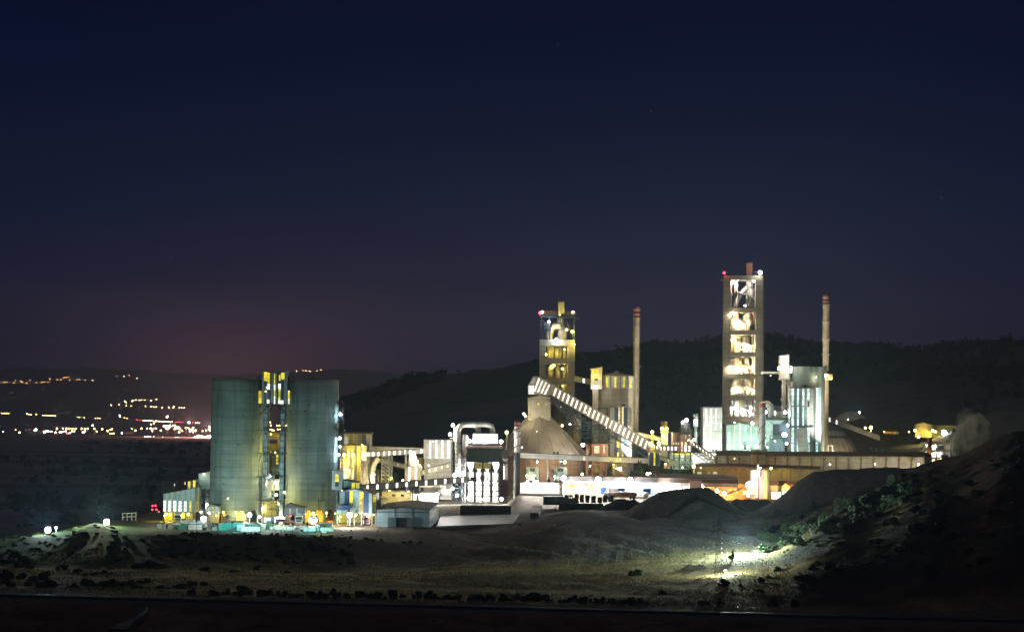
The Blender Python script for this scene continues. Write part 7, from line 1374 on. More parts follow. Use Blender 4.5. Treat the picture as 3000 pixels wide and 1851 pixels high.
# ------------------------------------------------------------------ trucks and car
def truck(R, x, y, Y, w_px, cabmat, label, trailer=True, box='grey cladding', lights=0):
    b = P(R, x, y, Y); s = 2.5; h = s / 2
    th = TW('parked_truck', label, 'truck', b, 'trucks at the loading bays')
    x0, x1 = b.x - h, b.x + h; z = b.z
    m = MB(); m.hexa([(x0, Y, z + .5), (x1, Y, z + .5), (x1, Y + 2.1, z + .5), (x0, Y + 2.1, z + .5), (x0 + .08, Y + .25, z + 2.9), (x1 - .08, Y + .25, z + 2.9), (x1 - .1, Y + 2.1, z + 3.2), (x0 + .1, Y + 2.1, z + 3.2)]); m.build('cab', cabmat, th)
    m = MB(); m.hexa([(x0 + .15, Y + .02, z + 1.65), (x1 - .15, Y + .02, z + 1.65), (x1 - .15, Y + .2, z + 1.65), (x0 + .15, Y + .2, z + 1.65), (x0 + .2, Y + .17, z + 2.6), (x1 - .2, Y + .17, z + 2.6), (x1 - .2, Y + .3, z + 2.6), (x0 + .2, Y + .3, z + 2.6)]); m.build('windscreen', 'glass dark', th)
    MB().box(x0 + .35, x1 - .35, Y - .05, Y + .02, z + .8, z + 1.5).build('grille', 'dark steel', th); MB().box(x0 - .02, x1 + .02, Y - .12, Y + .3, z + .35, z + .72).build('bumper', 'dark steel' if cabmat != 'truck white' else 'grey cladding', th)
    for sx_ in (-1, 1):
        MB().box(b.x + sx_ * .95 - .18, b.x + sx_ * .95 + .18, Y - .15, Y - .1, z + .5, z + .7).build('headlight', 'lamp white' if lights else 'white paint', th)
        MB().box(b.x + sx_ * 1.42 - .12, b.x + sx_ * 1.42 + .12, Y + .1, Y + .3, z + 1.7, z + 2.5).build('mirror', 'dark steel', th)
        for dy in (1.0, 5.5, 8.5): MB().tube((b.x + sx_ * .92, Y + dy, z + .5), (b.x + sx_ * 1.22, Y + dy, z + .5), .5, .5, 14).build('wheel', 'rubber', th)
    if trailer: MB().box(x0 - .02, x1 + .02, Y + 2.5, Y + 11, z + 1.0, z + 3.7).build('cargo_body', box, th)
    return th
truck(A1, 370, 1045, 818, 0, 'truck white', 'dark cab truck in the packing hall bay', True, 'tan cladding'); truck(A1, 1220, 1042, 812.2, 0, 'truck red', 'red truck waiting in the left silo arch', False)
truck(A3, 835, 1200, 811.5, 0, 'truck white', 'white truck inside the right silo arch', False); truck(A3, 600, 1226, 796, 0, 'truck white', 'white truck under the blue drive-in porch', True); truck(A3, 1635, 1240, 801, 0, 'truck white', 'white truck in the loading station bay under the red lamp', True, 'white cladding')
th = T('red_trailer', 'brown red flat trailer left of the porch truck', 'trailer', A3, 460, 1212, 797); rp(th, 'bed', 'truck red', A3, 386, 1168, 542, 1212, 797, 2.4); rp(th, 'headboard', 'truck red', A3, 386, 1150, 400, 1168, 797, 2.2)
for x in (410, 440, 510): MB().tube(P(A3, x, 1220, 796.6), P(A3, x, 1220, 797), .45, .45, 12).build('wheel', 'rubber', th)
th = T('headlight_vehicle', 'vehicle with blazing headlights before the right silo', 'truck', A3, 820, 1215, 789); b = Vector(th['base'])
MB().box(b.x - 1.2, b.x + 1.2, 789, 794, b.z + .4, b.z + 2.2).build('body', 'truck blue', th)
for s in (-.9, .9): MB().ball((b.x + s, 788.7, b.z + 1.1), .55, 10, 6).build('headlight', 'lamp white', th)
for s in (-1, 1): MB().tube((b.x + s * .9, 790, b.z + .45), (b.x + s * 1.2, 790, b.z + .45), .45, .45, 12).build('wheel', 'rubber', th)
lamp(A3, 820, 1190, 787, 8, (1, .95, .85), 'headlight glare lamp on the front of the blazing vehicle', 1.0, group=GL, off=(0, -1.5, .3))
th = T('parked_car', 'dark parked car between gantry and drive-in porch', 'car', A1, 2235, 1055, 798); b = Vector(th['base']); MB().box(b.x - 2, b.x + 2, 798, 799.7, b.z + .3, b.z + .85).build('body', 'truck red', th)
MB().hexa([(b.x - 1.3, 798.1, b.z + .85), (b.x + 1.4, 798.1, b.z + .85), (b.x + 1.4, 799.6, b.z + .85), (b.x - 1.3, 799.6, b.z + .85), (b.x - .8, 798.25, b.z + 1.45), (b.x + 1.0, 798.25, b.z + 1.45), (b.x + 1.0, 799.45, b.z + 1.45), (b.x - .8, 799.45, b.z + 1.45)]).build('cabin', 'glass dark', th)
for x in (-1.25, 1.25): MB().tube((b.x + x, 797.95, b.z + .33), (b.x + x, 798.2, b.z + .33), .33, .33, 12).build('wheel', 'rubber', th)

# ------------------------------------------------------------------ power pylons
def pylon(label, R, x, yb, yt, Y, w0, w1, arms, n, t=.14):
    a, b_ = P(R, x, yb, Y), P(R, x, yt, Y); a.z = min(a.z, G(a.x, Y)); th = TW('power_pylon', label, 'pylon', a, 'lattice power pylons'); m = MB(); Hh = b_.z - a.z
    def cor(t_):
        w = (w0 + (w1 - w0) * min(1, t_ * 1.15)) / 2; c = a + Vector((0, 0, Hh * t_)); return [c + Vector((sx_ * w, sy_ * w, 0)) for sx_, sy_ in ((-1, -1), (1, -1), (1, 1), (-1, 1))]
    for k in range(n):
        p, q = cor(k / n), cor((k + 1) / n)
        for i in range(4):
            m.beam(p[i], q[i], t); m.beam(p[i], q[(i + 1) % 4], t * .6); m.beam(p[(i + 1) % 4], q[i], t * .6); m.beam(q[i], q[(i + 1) % 4], t * .6)
    m.build('lattice', 'galvanised steel', th)
    for zt, hw in arms:
        c = a + Vector((0, 0, Hh * zt)); m = MB(); m.beam(c + Vector((-hw, 0, 0)), c + Vector((hw, 0, 0)), t * .9)
        for s in (-1, 1): m.beam(c + Vector((s * hw, 0, 0)), c + Vector((0, 0, Hh * .05)), t * .6); m.beam(c + Vector((s * hw, 0, 0)), c + Vector((s * hw, 0, -Hh * .035)), t * 1.3)
        m.build('cross_arm', 'galvanised steel', th)
pylon('tall lattice power pylon rising from the floodlit field patch', B7, 1668, 1058, 548, 628, 2.4, .9, ((.91, 1.5), (.82, 1.9), (.73, 1.9)), 13, .12)
pylon('lattice pole in front of the clinker store right door', A6, 600, 900, 310, 850, 1.0, .5, ((.9, 1.2), (.72, 1.4)), 16, .1)
pylon('short lattice pole beside the white container', A6, 1440, 1000, 660, 840, .9, .4, ((.86, 1.3),), 10, .1)
pylon('thin lattice pole at the dark field edge', S0, 1246, 1752, 1650, 600, .9, .35, ((.9, .8),), 9, .07)
pylon('small lattice pole before the concrete basin', A6, 515, 1060, 905, 832, .7, .4, ((.9, .7),), 6, .08)

# ------------------------------------------------------------------ lamps on the banks and field
GF = 'big floodlights around the plant edge'
def ground_lamp(px_, py_, Y, h, kw, col, n, r, off=(0, -1.6, .4), **kk):
    c = PP(px_, py_, Y); g_ = G(c.x, Y); by = 1; return lamp(S0, px_, py_, Y, kw, col, n, r, (px_, py_ + max(2, (c.z - g_)) * F / Y), group=GF, off=off, **kk)
ground_lamp(140, 1552, 765, 3, 13, COOL, 'leftmost bluish white floodlight on the far left bank', 1.35, off=(-1, -4.5, 3.0), beam=90); ground_lamp(164, 1545, 768, 3, 2, COOL, 'small bluish lamp right of the leftmost floodlight', .4); ground_lamp(312, 1529, 772, 3, 36, (.78, 1, .72), 'white floodlight on the bank top left of the block yard', 1.35, off=(-1.2, -5, 4.0), beam=80)
ground_lamp(2214, 1622, 684, 3, 85, (.72, 1, .95), 'blinding floodlight at the foot of the grey slope', 1.25, off=(-5.0, -5, 4), beam=80); 
bx = PP(2130, 1700, 626); th = TW('work_light', 'low work light glaring on the grass at the power pylon foot', 'work light', (bx.x, 631, G(bx.x, 631)), GF); zl = G(bx.x, 631)
MB().box(bx.x - .3, bx.x + .3, 630.9, 631.2, zl + 1.0, zl + 1.4).build('housing', 'dark steel', th); MB().box(bx.x - .26, bx.x + .26, 630.86, 630.89, zl + 1.03, zl + 1.36).build('lens', 'lamp white', th); MB().tube((bx.x, 631.05, zl - .2), (bx.x, 631.05, zl + 1.0), .05, .05, 6).build('pole', 'dark steel', th)
L = bpy.data.lights.new('lamp_light', 'POINT'); L.energy = 20000; L.color = (.85, 1, .78); L.shadow_soft_size = .3; lo = bpy.data.objects.new('lamp_light', L); C.objects.link(lo); lo.parent = th; lo.location = (0, -1.2, 1.9)
ground_lamp(2188, 1637, 672, 2, 3, (.85, 1, .9), 'small work light on the lit track left of the blinding floodlight', .3, off=(-.5, -1.2, .6))
for i, (x, y) in enumerate(((220, 1298), (216, 1336))): lamp(B1, x, y, 1600, 0, RED, ['upper red beacon in the dark plain at left', 'lower red beacon in the dark plain at left'][i], 1.0, group='red beacons in the plain', name='beacon', cat='beacon')
for i, (x, y) in enumerate(((1325, 1278), (1350, 1276), (1358, 1310), (1322, 1311), (1380, 1330))): lamp(B1, x, y, 1250, 0, RED, ['upper left red beacon beside the packing hall', 'upper right red beacon beside the packing hall', 'lower right red beacon beside the packing hall', 'lower left red beacon beside the packing hall', 'lowest red beacon behind the earth bank'][i], .45, group='red beacons in the plain', name='beacon', cat='beacon')

# ------------------------------------------------------------------ railway
def railx(px_, off):        # a point along the track, off metres towards the plant
    X = (px_ - 1500) / F * 557; Y = 557 - .155 * X + off; return X, Y
def rail_z(X, Y): return -9.0
x0, x1 = -260, 260
def sweep(y_off, w, z0, z1, nm, mt, th):
    m = MB(); m.hexa([(x0, 557 - .155 * x0 + y_off, z0), (x1, 557 - .155 * x1 + y_off, z0), (x1, 557 - .155 * x1 + y_off + w, z0), (x0, 557 - .155 * x0 + y_off + w, z0), (x0, 557 - .155 * x0 + y_off, z1), (x1, 557 - .155 * x1 + y_off, z1), (x1, 557 - .155 * x1 + y_off + w, z1), (x0, 557 - .155 * x0 + y_off + w, z1)]); return m.build(nm, mt, th)
th = TW('railway_track', 'pale edged railway line crossing the whole foreground', 'railway', (0, 557, -9))
sweep(-4.4, 7.2, -9.3, -8.75, 'ballast', 'ballast', th)
for o in (-2.6, -1.1): sweep(o, .16, -8.7, -8.45, 'rail', 'rail steel', th)
m = MB(); q = x0
while q < x1: m.box(q, q + .26, 557 - .155 * q - 3.2, 557 - .155 * q - .4, -8.78, -8.68); q += 3
m.build('sleepers', 'dark concrete', th)['kind'] = 'stuff'
sweep(-5.2, .5, -9.4, -8.35, 'kerb_wall', 'dark concrete', th)
th = TW('railway_fence', 'thin dark trackside fence behind the railway line', 'fence', (0, 563, -9)); 
for zz in (-8.2, -7.7): sweep(4.2, .06, zz, zz + .06, 'wire', 'galvanised steel', th)
for i in range(60):
    X = -130 + i * 4.4; MB().box(X, X + .1, 557 - .155 * X + 4.2, 557 - .155 * X + 4.3, -9.4, -7.5).build('post', 'galvanised steel', th)
th = TW('culvert', 'angular concrete culvert wing wall below the railway at left', 'culvert', P(B8, 770, 780, 530)); MB().add([P(B8, *q) for q in ((648, 795, 527), (755, 802, 526), (885, 672, 544), (822, 670, 545), (822, 720, 536))] + [P(B8, *q) + Vector((0, 3, -2)) for q in ((648, 795, 527), (755, 802, 526), (885, 672, 544), (822, 670, 545), (822, 720, 536))], [(0, 1, 2, 3, 4), (9, 8, 7, 6, 5), (0, 5, 6, 1), (1, 6, 7, 2), (2, 7, 8, 3), (3, 8, 9, 4), (4, 9, 5, 0)]).build('wing_wall', 'dark concrete', th); MB().add([P(B8, *q) for q in ((822, 718, 535.5), (822, 672, 544.5), (884, 673, 543.5))] + [P(B8, *q) + Vector((0, 1, 0)) for q in ((822, 718, 535.5), (822, 672, 544.5), (884, 673, 543.5))], [(0, 1, 2), (5, 4, 3), (0, 3, 4, 1), (1, 4, 5, 2), (2, 5, 3, 0)]).build('opening', 'dark steel', th)
for R, x, y, n, mt, nm in ((B8, 1300, 612, 'tiny yellow framed marker beside the railway bushes', 'yellow steel', 'marker'), (B8, 1698, 636, 'small pale marker board beside the railway', 'white paint', 'marker'), (B7, 336, 1254, 'tiny yellow edged marker before the railway bushes', 'yellow steel', 'marker'), (B7, 1518, 916, 'small white marker board near the rubble mound', 'white paint', 'marker')):
    Yk = 563 if y > 1000 or R is B8 else 650; c = P(R, x, y, Yk); th = TW('marker_post', n, 'marker', (c.x, Yk, G(c.x, Yk))); 
    if mt == 'yellow steel': MB().beam(c + Vector((-.25, 0, -.6)), c + Vector((-.25, 0, .6)), .1).beam(c + Vector((.25, 0, -.6)), c + Vector((.25, 0, .6)), .1).beam(c + Vector((-.3, 0, .6)), c + Vector((.3, 0, .6)), .1).beam(c + Vector((-.3, 0, -.6)), c + Vector((.3, 0, -.6)), .1).build('frame', mt, th)
    else: MB().box(c.x - .35, c.x + .35, Yk, Yk + .06, c.z - .5, c.z + .5).build('board', mt, th)
    MB().box(c.x - .05, c.x + .05, Yk + .05, Yk + .12, min(c.z - .5, G(c.x, Yk) - .2), c.z).build('post', 'dark steel', th)
# ------------------------------------------------------------------ town lights in the plain and on the far slopes
GT = 'street lights of the distant town'
def town(R, pts, Y, cols, where, r=2.4, group=GT, drop=7):
    pts = sorted(pts)
    r *= .68
    for i, p in enumerate(pts):
        x, y = p[:2]; cc = cols[i % len(cols)] if len(p) < 3 else p[2]; rr = r * (p[3] if len(p) > 3 else 1)
        c = P(R, x, y, Y); base = Vector((c.x, Y, min(c.z - 6, max(c.z - 14, G(c.x, Y)))))
        nm = {'lamp white': 'white', 'lamp cool': 'bluish', 'lamp warm': 'pale yellow', 'lamp yellow': 'yellow', 'lamp orange': 'orange', 'lamp red': 'red', 'town orange': 'orange'}[cc]
        th = TW('street_lamp', '%s light, number %d from the left %s' % (nm, i + 1, where), 'street lamp', base, group)
        MB().ball(c, rr, 6, 4).build('lens', 'town ' + cc.split()[1], th); MB().tube(base, c - Vector((0, 0, rr)), .6, .4, 5).build('pole', 'dark steel', th)
for a_, c_, s_ in (('orange', (1, .42, .12), 40), ('white', (1, .86, .7), 45), ('warm', (1, .66, .3), 40), ('yellow', (1, .78, .25), 40), ('cool', (.7, .85, 1), 50), ('red', (1, .06, .08), 40)): glow('town ' + a_, c_, s_)
O, Wt, Wm, Y_, Cb, Rd = 'town orange', 'lamp white', 'lamp warm', 'lamp yellow', 'lamp cool', 'lamp red'
town(B1, [(10, 210), (25, 213), (38, 208), (46, 216), (60, 205), (82, 238), (120, 214), (135, 188), (183, 195), (190, 204), (230, 215), (260, 186), (285, 225), (316, 208), (362, 208), (382, 203), (415, 203), (433, 175), (500, 186), (528, 182), (556, 165), (575, 166), (595, 164), (605, 183), (665, 184), (690, 178), (740, 187), (805, 190)], 11000, [O, O, Wm, O, O], 'in the highest row on the far mountain', 2.1)
town(B1, [(1013, 154), (1077, 155), (1121, 144), (1190, 170)], 11200, [O, Wm], 'in the faint row above the town', 2.2)
town(B1, [(600, 413), (618, 414), (632, 416), (672, 414), (728, 417), (783, 416), (838, 408), (853, 418), (866, 422), (884, 420), (898, 414), (945, 434), (965, 404), (964, 438), (995, 412), (1033, 400), (1083, 372), (1095, 381), (1098, 408), (1113, 415), (1138, 413), (1146, 371), (1155, 364), (1180, 360), (1208, 362), (1227, 358), (1258, 360), (1313, 366), (1358, 356), (1264, 415), (1257, 427), (1315, 416), (1340, 420), (1358, 420), (1386, 432), (1411, 426), (1466, 425), (1510, 416), (1505, 426), (1558, 426), (1580, 428), (1600, 428)], 9400, [Y_, Wm, Y_, Wm, Wm], 'on the middle slope above the town', 2.4)
town(B1, [(15, 474), (28, 474), (45, 476), (60, 475), (75, 476), (233, 481, Wt, 1.3), (250, 486), (270, 488), (315, 484, O, 1.5)] + [(372 + 13 * i, 491 + i * .8) for i in range(9)], 7600, ['town orange', 'lamp warm'], 'along the upper plain road', 1.7)  # evenly spaced run of lamps put in for a car light trail
town(B1, [(675, 510), (690, 510), (732, 513), (828, 517), (850, 518), (868, 518), (1038, 494, Cb, 1.5), (1040, 506, Cb, 1.3), (1080, 514, O), (1105, 518, O)], 7200, ['lamp warm'], 'along the faint middle plain road', 1.5)
town(B1, [(1190, 533, Rd, .7), (1215, 534, Rd, .7)] + [(1243 + 12 * i, 538 + i * .4) for i in range(8)] + [(1352 + 12 * i, 543 + i * .6) for i in range(13)] + [(1525 + 14 * i, 552, Rd, .6) for i in range(5)] + [(1655, 553, Rd, .7), (1675, 555, Rd, .7), (1700, 558), (1715, 558), (1732, 560)], 6300, ['lamp warm', 'lamp white', 'town orange'], 'along the red and white highway', 1.5)  # rows of lamps put in for the light trails of cars
town(B1, [(27, 636, Cb, .7), (135, 618, Wm, .5), (170, 641, Y_, 1.3), (312, 617, Cb, 2.0), (300, 622, Cb, 1.0), (378, 632, Rd), (385, 638, Wt, 1.5), (395, 632, Wt), (415, 630, Cb, 1.5), (445, 632, Wt), (478, 644, Rd, 1.3), (482, 640, Wt), (495, 608, O, 1.5), (518, 640, Cb), (530, 640, Wt, 1.5), (545, 634, Wm), (547, 608, O, 1.4), (568, 630, Cb), (575, 608, O, 1.4), (580, 650, Rd), (595, 648, Rd), (603, 608, O, 1.4), (610, 642, Wt), (625, 630, Wm), (629, 609, O, 1.4), (658, 608, O, 1.4), (645, 632, Wm), (710, 608, O, 1.4), (722, 640, Cb, 1.4), (738, 610, O, 1.4), (735, 632, Wt), (763, 608, O, 1.4), (804, 580, Wt, 1.2), (820, 608, O, 1.4), (840, 632, O, 1.2), (887, 612, O, 1.5), (935, 628, O, 1.6), (960, 618, O, 1.2), (972, 612, O), (960, 652, Y_, 1.0), (985, 650, Y_), (1058, 646, Cb, 1.2)], 5600, ['town orange'], 'in the left half of town edge', 1.9)
rn = random.Random(4)
pts = [(1145, 611, Wm, .7), (1175, 624, O, 1.2), (1228, 606, O, 1.2), (1278, 606, Cb), (1310, 607, Wt, 1.2), (1322, 627, O, 1.2), (1335, 608, Rd, 1.2), (1355, 606, Wm), (1397, 624, O, 1.2), (1425, 585, Wt, 1.5), (1440, 588, Wt, 1.5), (1455, 584, Wm, 1.3), (1475, 580, Wm, 1.2), (1500, 582, O), (1520, 580, Wm), (1552, 600, Cb, 1.8), (1336, 560, Wm), (1310, 572, Wm, .7), (1260, 682, Cb, 1.5), (1282, 682, Cb, 1.5), (1305, 683, Cb, 1.4), (1335, 685, Wt, 1.5), (1360, 685, Wt), (1410, 686, Wt, 1.4), (1435, 687, Wt), (1525, 687, Wt, 1.4), (1545, 687, Wt, 1.4), (1570, 687, Rd), (1610, 690, Rd, 1.2), (1640, 694, Rd), (1655, 696, Rd)]
pts += [(1440 + 400 * rn.random(), 590 + 50 * rn.random(), rn.choice([O, O, O, Wm, Wt]), .7 + .8 * rn.random()) for _ in range(34)]
pts += [(1670 + 165 * rn.random() ** .8, 672 + 60 * rn.random() * rn.random(), rn.choice([Wt, Wt, Wm, O]), 1 + 1.1 * rn.random()) for _ in range(20)] + [(1800, 705, Wt, 3.2), (1822, 690, Wt, 2.6), (1780, 712, Wm, 2.6), (1826, 760, Wt, 2.0)]
town(B1, pts, 5200, [O], 'in the bright right town edge', 1.9)
town(A2, [(412, 1028), (425, 1082), (535, 1084), (572, 1085), (690, 1082), (405, 1155), (436, 1153), (460, 1166), (476, 1164), (545, 1148), (586, 1148)], 5000, [O], 'seen through the gap between the two silos', 1.9)
town(A2, [(868, 157), (980, 146), (1025, 148), (1080, 156), (1106, 158), (1210, 150), (1278, 138)], 12500, [Wm, O, Wm], 'in the short row over the right silo', 2.8)
# strong lights added in the town centre to make its glow in the haze
for i, (x, y, Y, mw, c) in enumerate(((1815, 700, 5150, 1.7, (1, .42, .36)), (1640, 640, 5150, .8, (1, .36, .25)), (2100, 640, 5150, 1.4, (1, .45, .32)), (1450, 590, 5150, .15, (1, .5, .3)))):
    c0 = P(B1, x, y, Y); th = TW('town_glow_mast', 'added glow light number %d of the distant town centre' % (i + 1), 'light mast', Vector((c0.x, Y, G(c0.x, Y))), GT); MB().tube(th.location, c0 + Vector((0, 0, 20)), .6, .4, 6).build('pole', 'dark steel', th); MB().ball(c0 + Vector((0, 0, 22)), 2.2, 8, 5).build('lens', 'lamp warm', th)
    L = bpy.data.lights.new('lamp_light', 'POINT'); L.energy = mw * 1e6; L.color = c; L.shadow_soft_size = 3; lo = bpy.data.objects.new('lamp_light', L); C.objects.link(lo); lo.parent = th; lo.location = c0 + Vector((0, 0, 28)) - th.location
th = T('greenhouse', 'dimly lit long shed in the plain below the town', 'shed', B1, 1275, 748, 4600); rp(th, 'wall', 'cream cladding', B1, 1218, 732, 1335, 750, 4600, 15); rp(th, 'strip', 'lit faint', B1, 1222, 736, 1320, 746, 4599.6, .3)
for (x0, y0, x1, y1, n) in ((222, 610, 272, 635, 'pale block building left in the town edge'), (275, 620, 350, 640, 'long low building under the bluish town light'), (1085, 636, 1155, 655, 'dark shed in the middle of the town edge')):
    th = T('town_building', n, 'building', B1, x0, y1, 5700); rp(th, 'wall', 'cream cladding', B1, x0, y0, x1, y1 + 4, 5700, 20); rp(th, 'roof', 'roof sheet', B1, x0 - 2, y0 - 2, x1 + 2, y0, 5699, 22)

# ------------------------------------------------------------------ vegetation
def leafball(name, seed, n=420, h=1.0, flat=.75, leaf=.17, clumps=9):
    g = random.Random(seed); vs, fs = [], []; cl = []
    for _ in range(clumps):
        a = g.random() * 6.28; d = g.random() ** .6 * .72; cl.append((d * math.cos(a), d * math.sin(a), (.25 + .6 * g.random()) * h * (1 - .35 * d), .24 + .2 * g.random()))
    for _ in range(n):
        cx_, cy_, cz_, cr = g.choice(cl); u = Vector((g.gauss(0, 1), g.gauss(0, 1), g.gauss(0, 1))).normalized() * cr * g.random() ** .33
        c = Vector((cx_, cy_, max(.02, cz_))) + Vector((u.x, u.y, u.z * flat)); s = leaf * (.6 + .8 * g.random())
        a = Vector((g.gauss(0, 1), g.gauss(0, 1), g.gauss(0, 1))).normalized(); b = a.orthogonal().normalized(); o = len(vs)
        vs += [c - a * s, c + b * s * .5, c + a * s, c - b * s * .5]; fs.append((o, o + 1, o + 2, o + 3))
    for _ in range(5):     # stems
        a = g.random() * 6.28; o = len(vs); e = Vector((.45 * math.cos(a), .45 * math.sin(a), .6 * h)); vs += [(0, .03, -.15), (.03, -.02, -.15), (e.x, e.y, e.z)]; fs.append((o, o + 1, o + 2))
    me = bpy.data.meshes.new(name); me.from_pydata([tuple(v) for v in vs], [], fs); return me
PROT = {}
for mt, tagn in (('dark foliage', 'd'), ('green foliage', 'g'), ('olive foliage', 'o')):
    for i in range(3):
        q = leafball('bush', 40 + i + 10 * len(PROT)); q.materials.append(MT[mt]); PROT[tagn + str(i)] = q
def bush(x, y, s, key, label, group, sz=1.0, name='bush', cat='bush'):
    o = bpy.data.objects.new(name, PROT[key + str(int(rnd() * 3))]); C.objects.link(o); o.location = (x, y, G(x, y) - .1); o.scale = (s * (.85 + .9 * rnd() ** 2), s * (.85 + .4 * rnd()), s * sz * (.8 + .4 * rnd())); o.rotation_euler = (0, 0, rnd() * 6.28)
    return tag(o, label, cat, group)
GR = 'dark bushes along the railway'
for i in range(78):
    px_ = 560 + i * 17.5 + (rnd() - .5) * 26
    if 1240 < px_ < 1262 or rnd() < .06: continue
    Y = 572 + rnd() * 10; x = (px_ - 1500) / F * Y; bush(x, Y - .155 * x, .9 + 1.1 * rnd() ** 1.5, 'd', 'dark round bush in the dense row behind the railway', GR)
for i, (x, y, s) in enumerate([(20, 490, 3.2), (70, 495, 2.4), (10, 520, 2.6), (50, 515, 2.2), (155, 490, 1.8), (95, 550, 1.6), (230, 515, 2.0), (200, 530, 1.6), (300, 488, 2.0), (270, 555, 1.8), (330, 530, 1.8), (300, 550, 2.2), (345, 545, 1.7), (20, 400, 2.4), (75, 415, 2.0), (125, 400, 2.6), (150, 430, 2.4), (180, 420, 2.2), (215, 435, 1.6)]):
    px_, py_ = B8(x, y); Y = 47.8 * F / (py_ - 1197 - .0122 * px_); xx = (px_ - 1500) / F * Y; bush(xx, Y, s, 'g' if y < 450 else 'd', 'leafy bush in the scattered thicket at the lower left edge', 'bushes at the lower left edge')
for i, (x, y, s) in enumerate([(395, 435, 2.2), (487, 455, 1.6), (590, 468, 1.5), (545, 472, 1.2), (660, 460, 1.6), (685, 425, 1.6), (725, 420, 1.5), (870, 440, 2.6), (920, 435, 2.6), (960, 445, 2.2), (830, 440, 1.8), (1015, 440, 2.0), (1260, 460, 1.9), (1565, 445, 1.8), (1430, 462, 1.3), (1740, 455, 1.2), (2100, 402, 2.0), (470, 550, 1.6), (540, 535, 2.4), (580, 545, 2.0), (640, 555, 2.2), (700, 550, 2.6), (760, 548, 2.4), (800, 540, 2.2), (895, 530, 2.4), (850, 560, 1.8), (1000, 560, 1.6), (1120, 555, 2.2), (1180, 545, 2.0), (1240, 540, 1.6)]):
    px_, py_ = B8(x, y); Y = 47.8 * F / (py_ - 1197 - .0122 * px_); Y = min(Y, 722); xx = (px_ - 1500) / F * Y; bush(xx, Y, s, 'd', 'dark low bush scattered on the dry field before the silos', 'bushes scattered on the field', .7)
for i, (x, y, s, n) in enumerate([(1015, 1030, 1.9, 'lone dark bush left of the lit field patch'), (1225, 1172, 1.4, 'small dark bush low on the right field'), (1995, 1080, 1.3, 'dark bush right of the lit grass patch'), (2410, 985, 1.6, 'dark bush at the lit foot of the right hill'), (1700, 1110, 1.9, 'widest dark bush below the lit grass patch'), (1840, 1110, .9, 'tiny bush right of the widest dark one'), (1990, 1160, 1.2, 'flat dark bush on the lower right field'), (1555, 1262, 1.6, 'left of three bushes near the railway at right'), (1680, 1252, 1.5, 'middle of three bushes near the railway at right'), (2090, 1270, 2.2, 'right of three bushes near the railway at right'), (2255, 1272, 1.6, 'dark bush by the railway at the far right'), (2390, 1100, 2.4, 'big dark bush on the right hill foot'), (2320, 1130, 1.4, 'small bush left of the big hill foot bush')]):
    px_, py_ = B7(x, y); r = ray(px_, py_); Y = 560.0
    while Y < 720 and CAM.z + r.z / r.y * Y > G(r.x / r.y * Y, Y): Y += 1.0
    bush(r.x / r.y * Y, Y, s, 'd', n, 'lone bushes on the right field')
# shrubs on the right hillside
def hillpt(px_, py_, y0=570, y1=790):
    r = ray(px_, py_); Y = y0
    while Y < y1 and CAM.z + r.z / r.y * Y > G(r.x / r.y * Y, Y): Y += 1.5
    return (r.x / r.y * Y, Y) if Y < y1 else None
n_ = 0; rh = random.Random(8)
for i in range(84):                                # thick scrub running diagonally up the hillside
    t = rh.random(); px_, py_ = 2235 + 450 * t + rh.gauss(0, 16), 1598 - 165 * t + rh.gauss(0, 24)
    q = hillpt(px_, py_)
    if q: bush(q[0], q[1], 1.3 + 1.7 * rh.random(), 'g', 'green scrub bush in the thick diagonal band up the right hillside', 'scrub band on the right hillside', 1.0)
for _ in range(420):
    a = rh.random(); b = rh.random()
    px_, py_ = 2230 + 770 * a, 1300 + 420 * b
    ridge = 1560 - (px_ - 2240) * .30
    if py_ < ridge - 10: continue
    dens = 1.0 if py_ < ridge + 100 else (.22 if px_ < 2700 else .4)
    if rh.random() > dens: continue
    q = hillpt(px_, py_)
    if q and n_ < 85:
        n_ += 1; bush(q[0], q[1], .9 + 1.6 * rh.random(), 'g' if px_ < 2480 and py_ > 1490 else 'd', 'dark shrub on the steep right hillside' if not (px_ < 2480 and py_ > 1490) else 'green lit shrub on the lower right hillside', 'shrubs on the right hillside', .85)
# low growth on the banks and the yard rim, one mass nobody could count
uv, uf, um = [], [], []
def under(x, y, s_, key, sz):
    me = PROT[key + str(int(rnd() * 3))]; a = rnd() * 6.28; ca, sa = math.cos(a) * s_, math.sin(a) * s_; z = G(x, y) - .1; o = len(uv)
    for v_ in me.vertices: uv.append((x + v_.co.x * ca - v_.co.y * sa, y + v_.co.x * sa + v_.co.y * ca, z + v_.co.z * s_ * sz))
    for p_ in me.polygons: uf.append(tuple(q + o for q in p_.vertices)); um.append(0 if key == 'g' else 1)
for i in range(150):
    px_ = 330 + 720 * rnd(); Y = 703 + 40 * rnd(); under((px_ - 1500) / F * Y, Y, .7 + 1.0 * rnd(), 'g' if rnd() < .75 else 'o', .8)
for i in range(56):
    px_ = 540 + 800 * rnd() ** 1.2; Y = 743.5 + 3 * rnd(); under((px_ - 1500) / F * Y, Y, .35 + .5 * rnd(), 'g', 1.3)
for i in range(130):
    px_ = -20 + 370 * rnd(); Y = 712 + 62 * rnd(); under((px_ - 1500) / F * Y, Y, .5 + .9 * rnd(), 'g' if rnd() < .6 else 'o', .7)
me = bpy.data.meshes.new('undergrowth'); me.from_pydata(uv, [], uf); me.materials.append(MT['green foliage']); me.materials.append(MT['olive foliage']); me.polygons.foreach_set('material_index', um)
o = bpy.data.objects.new('undergrowth', me); C.objects.link(o); tag(o, kind='stuff')
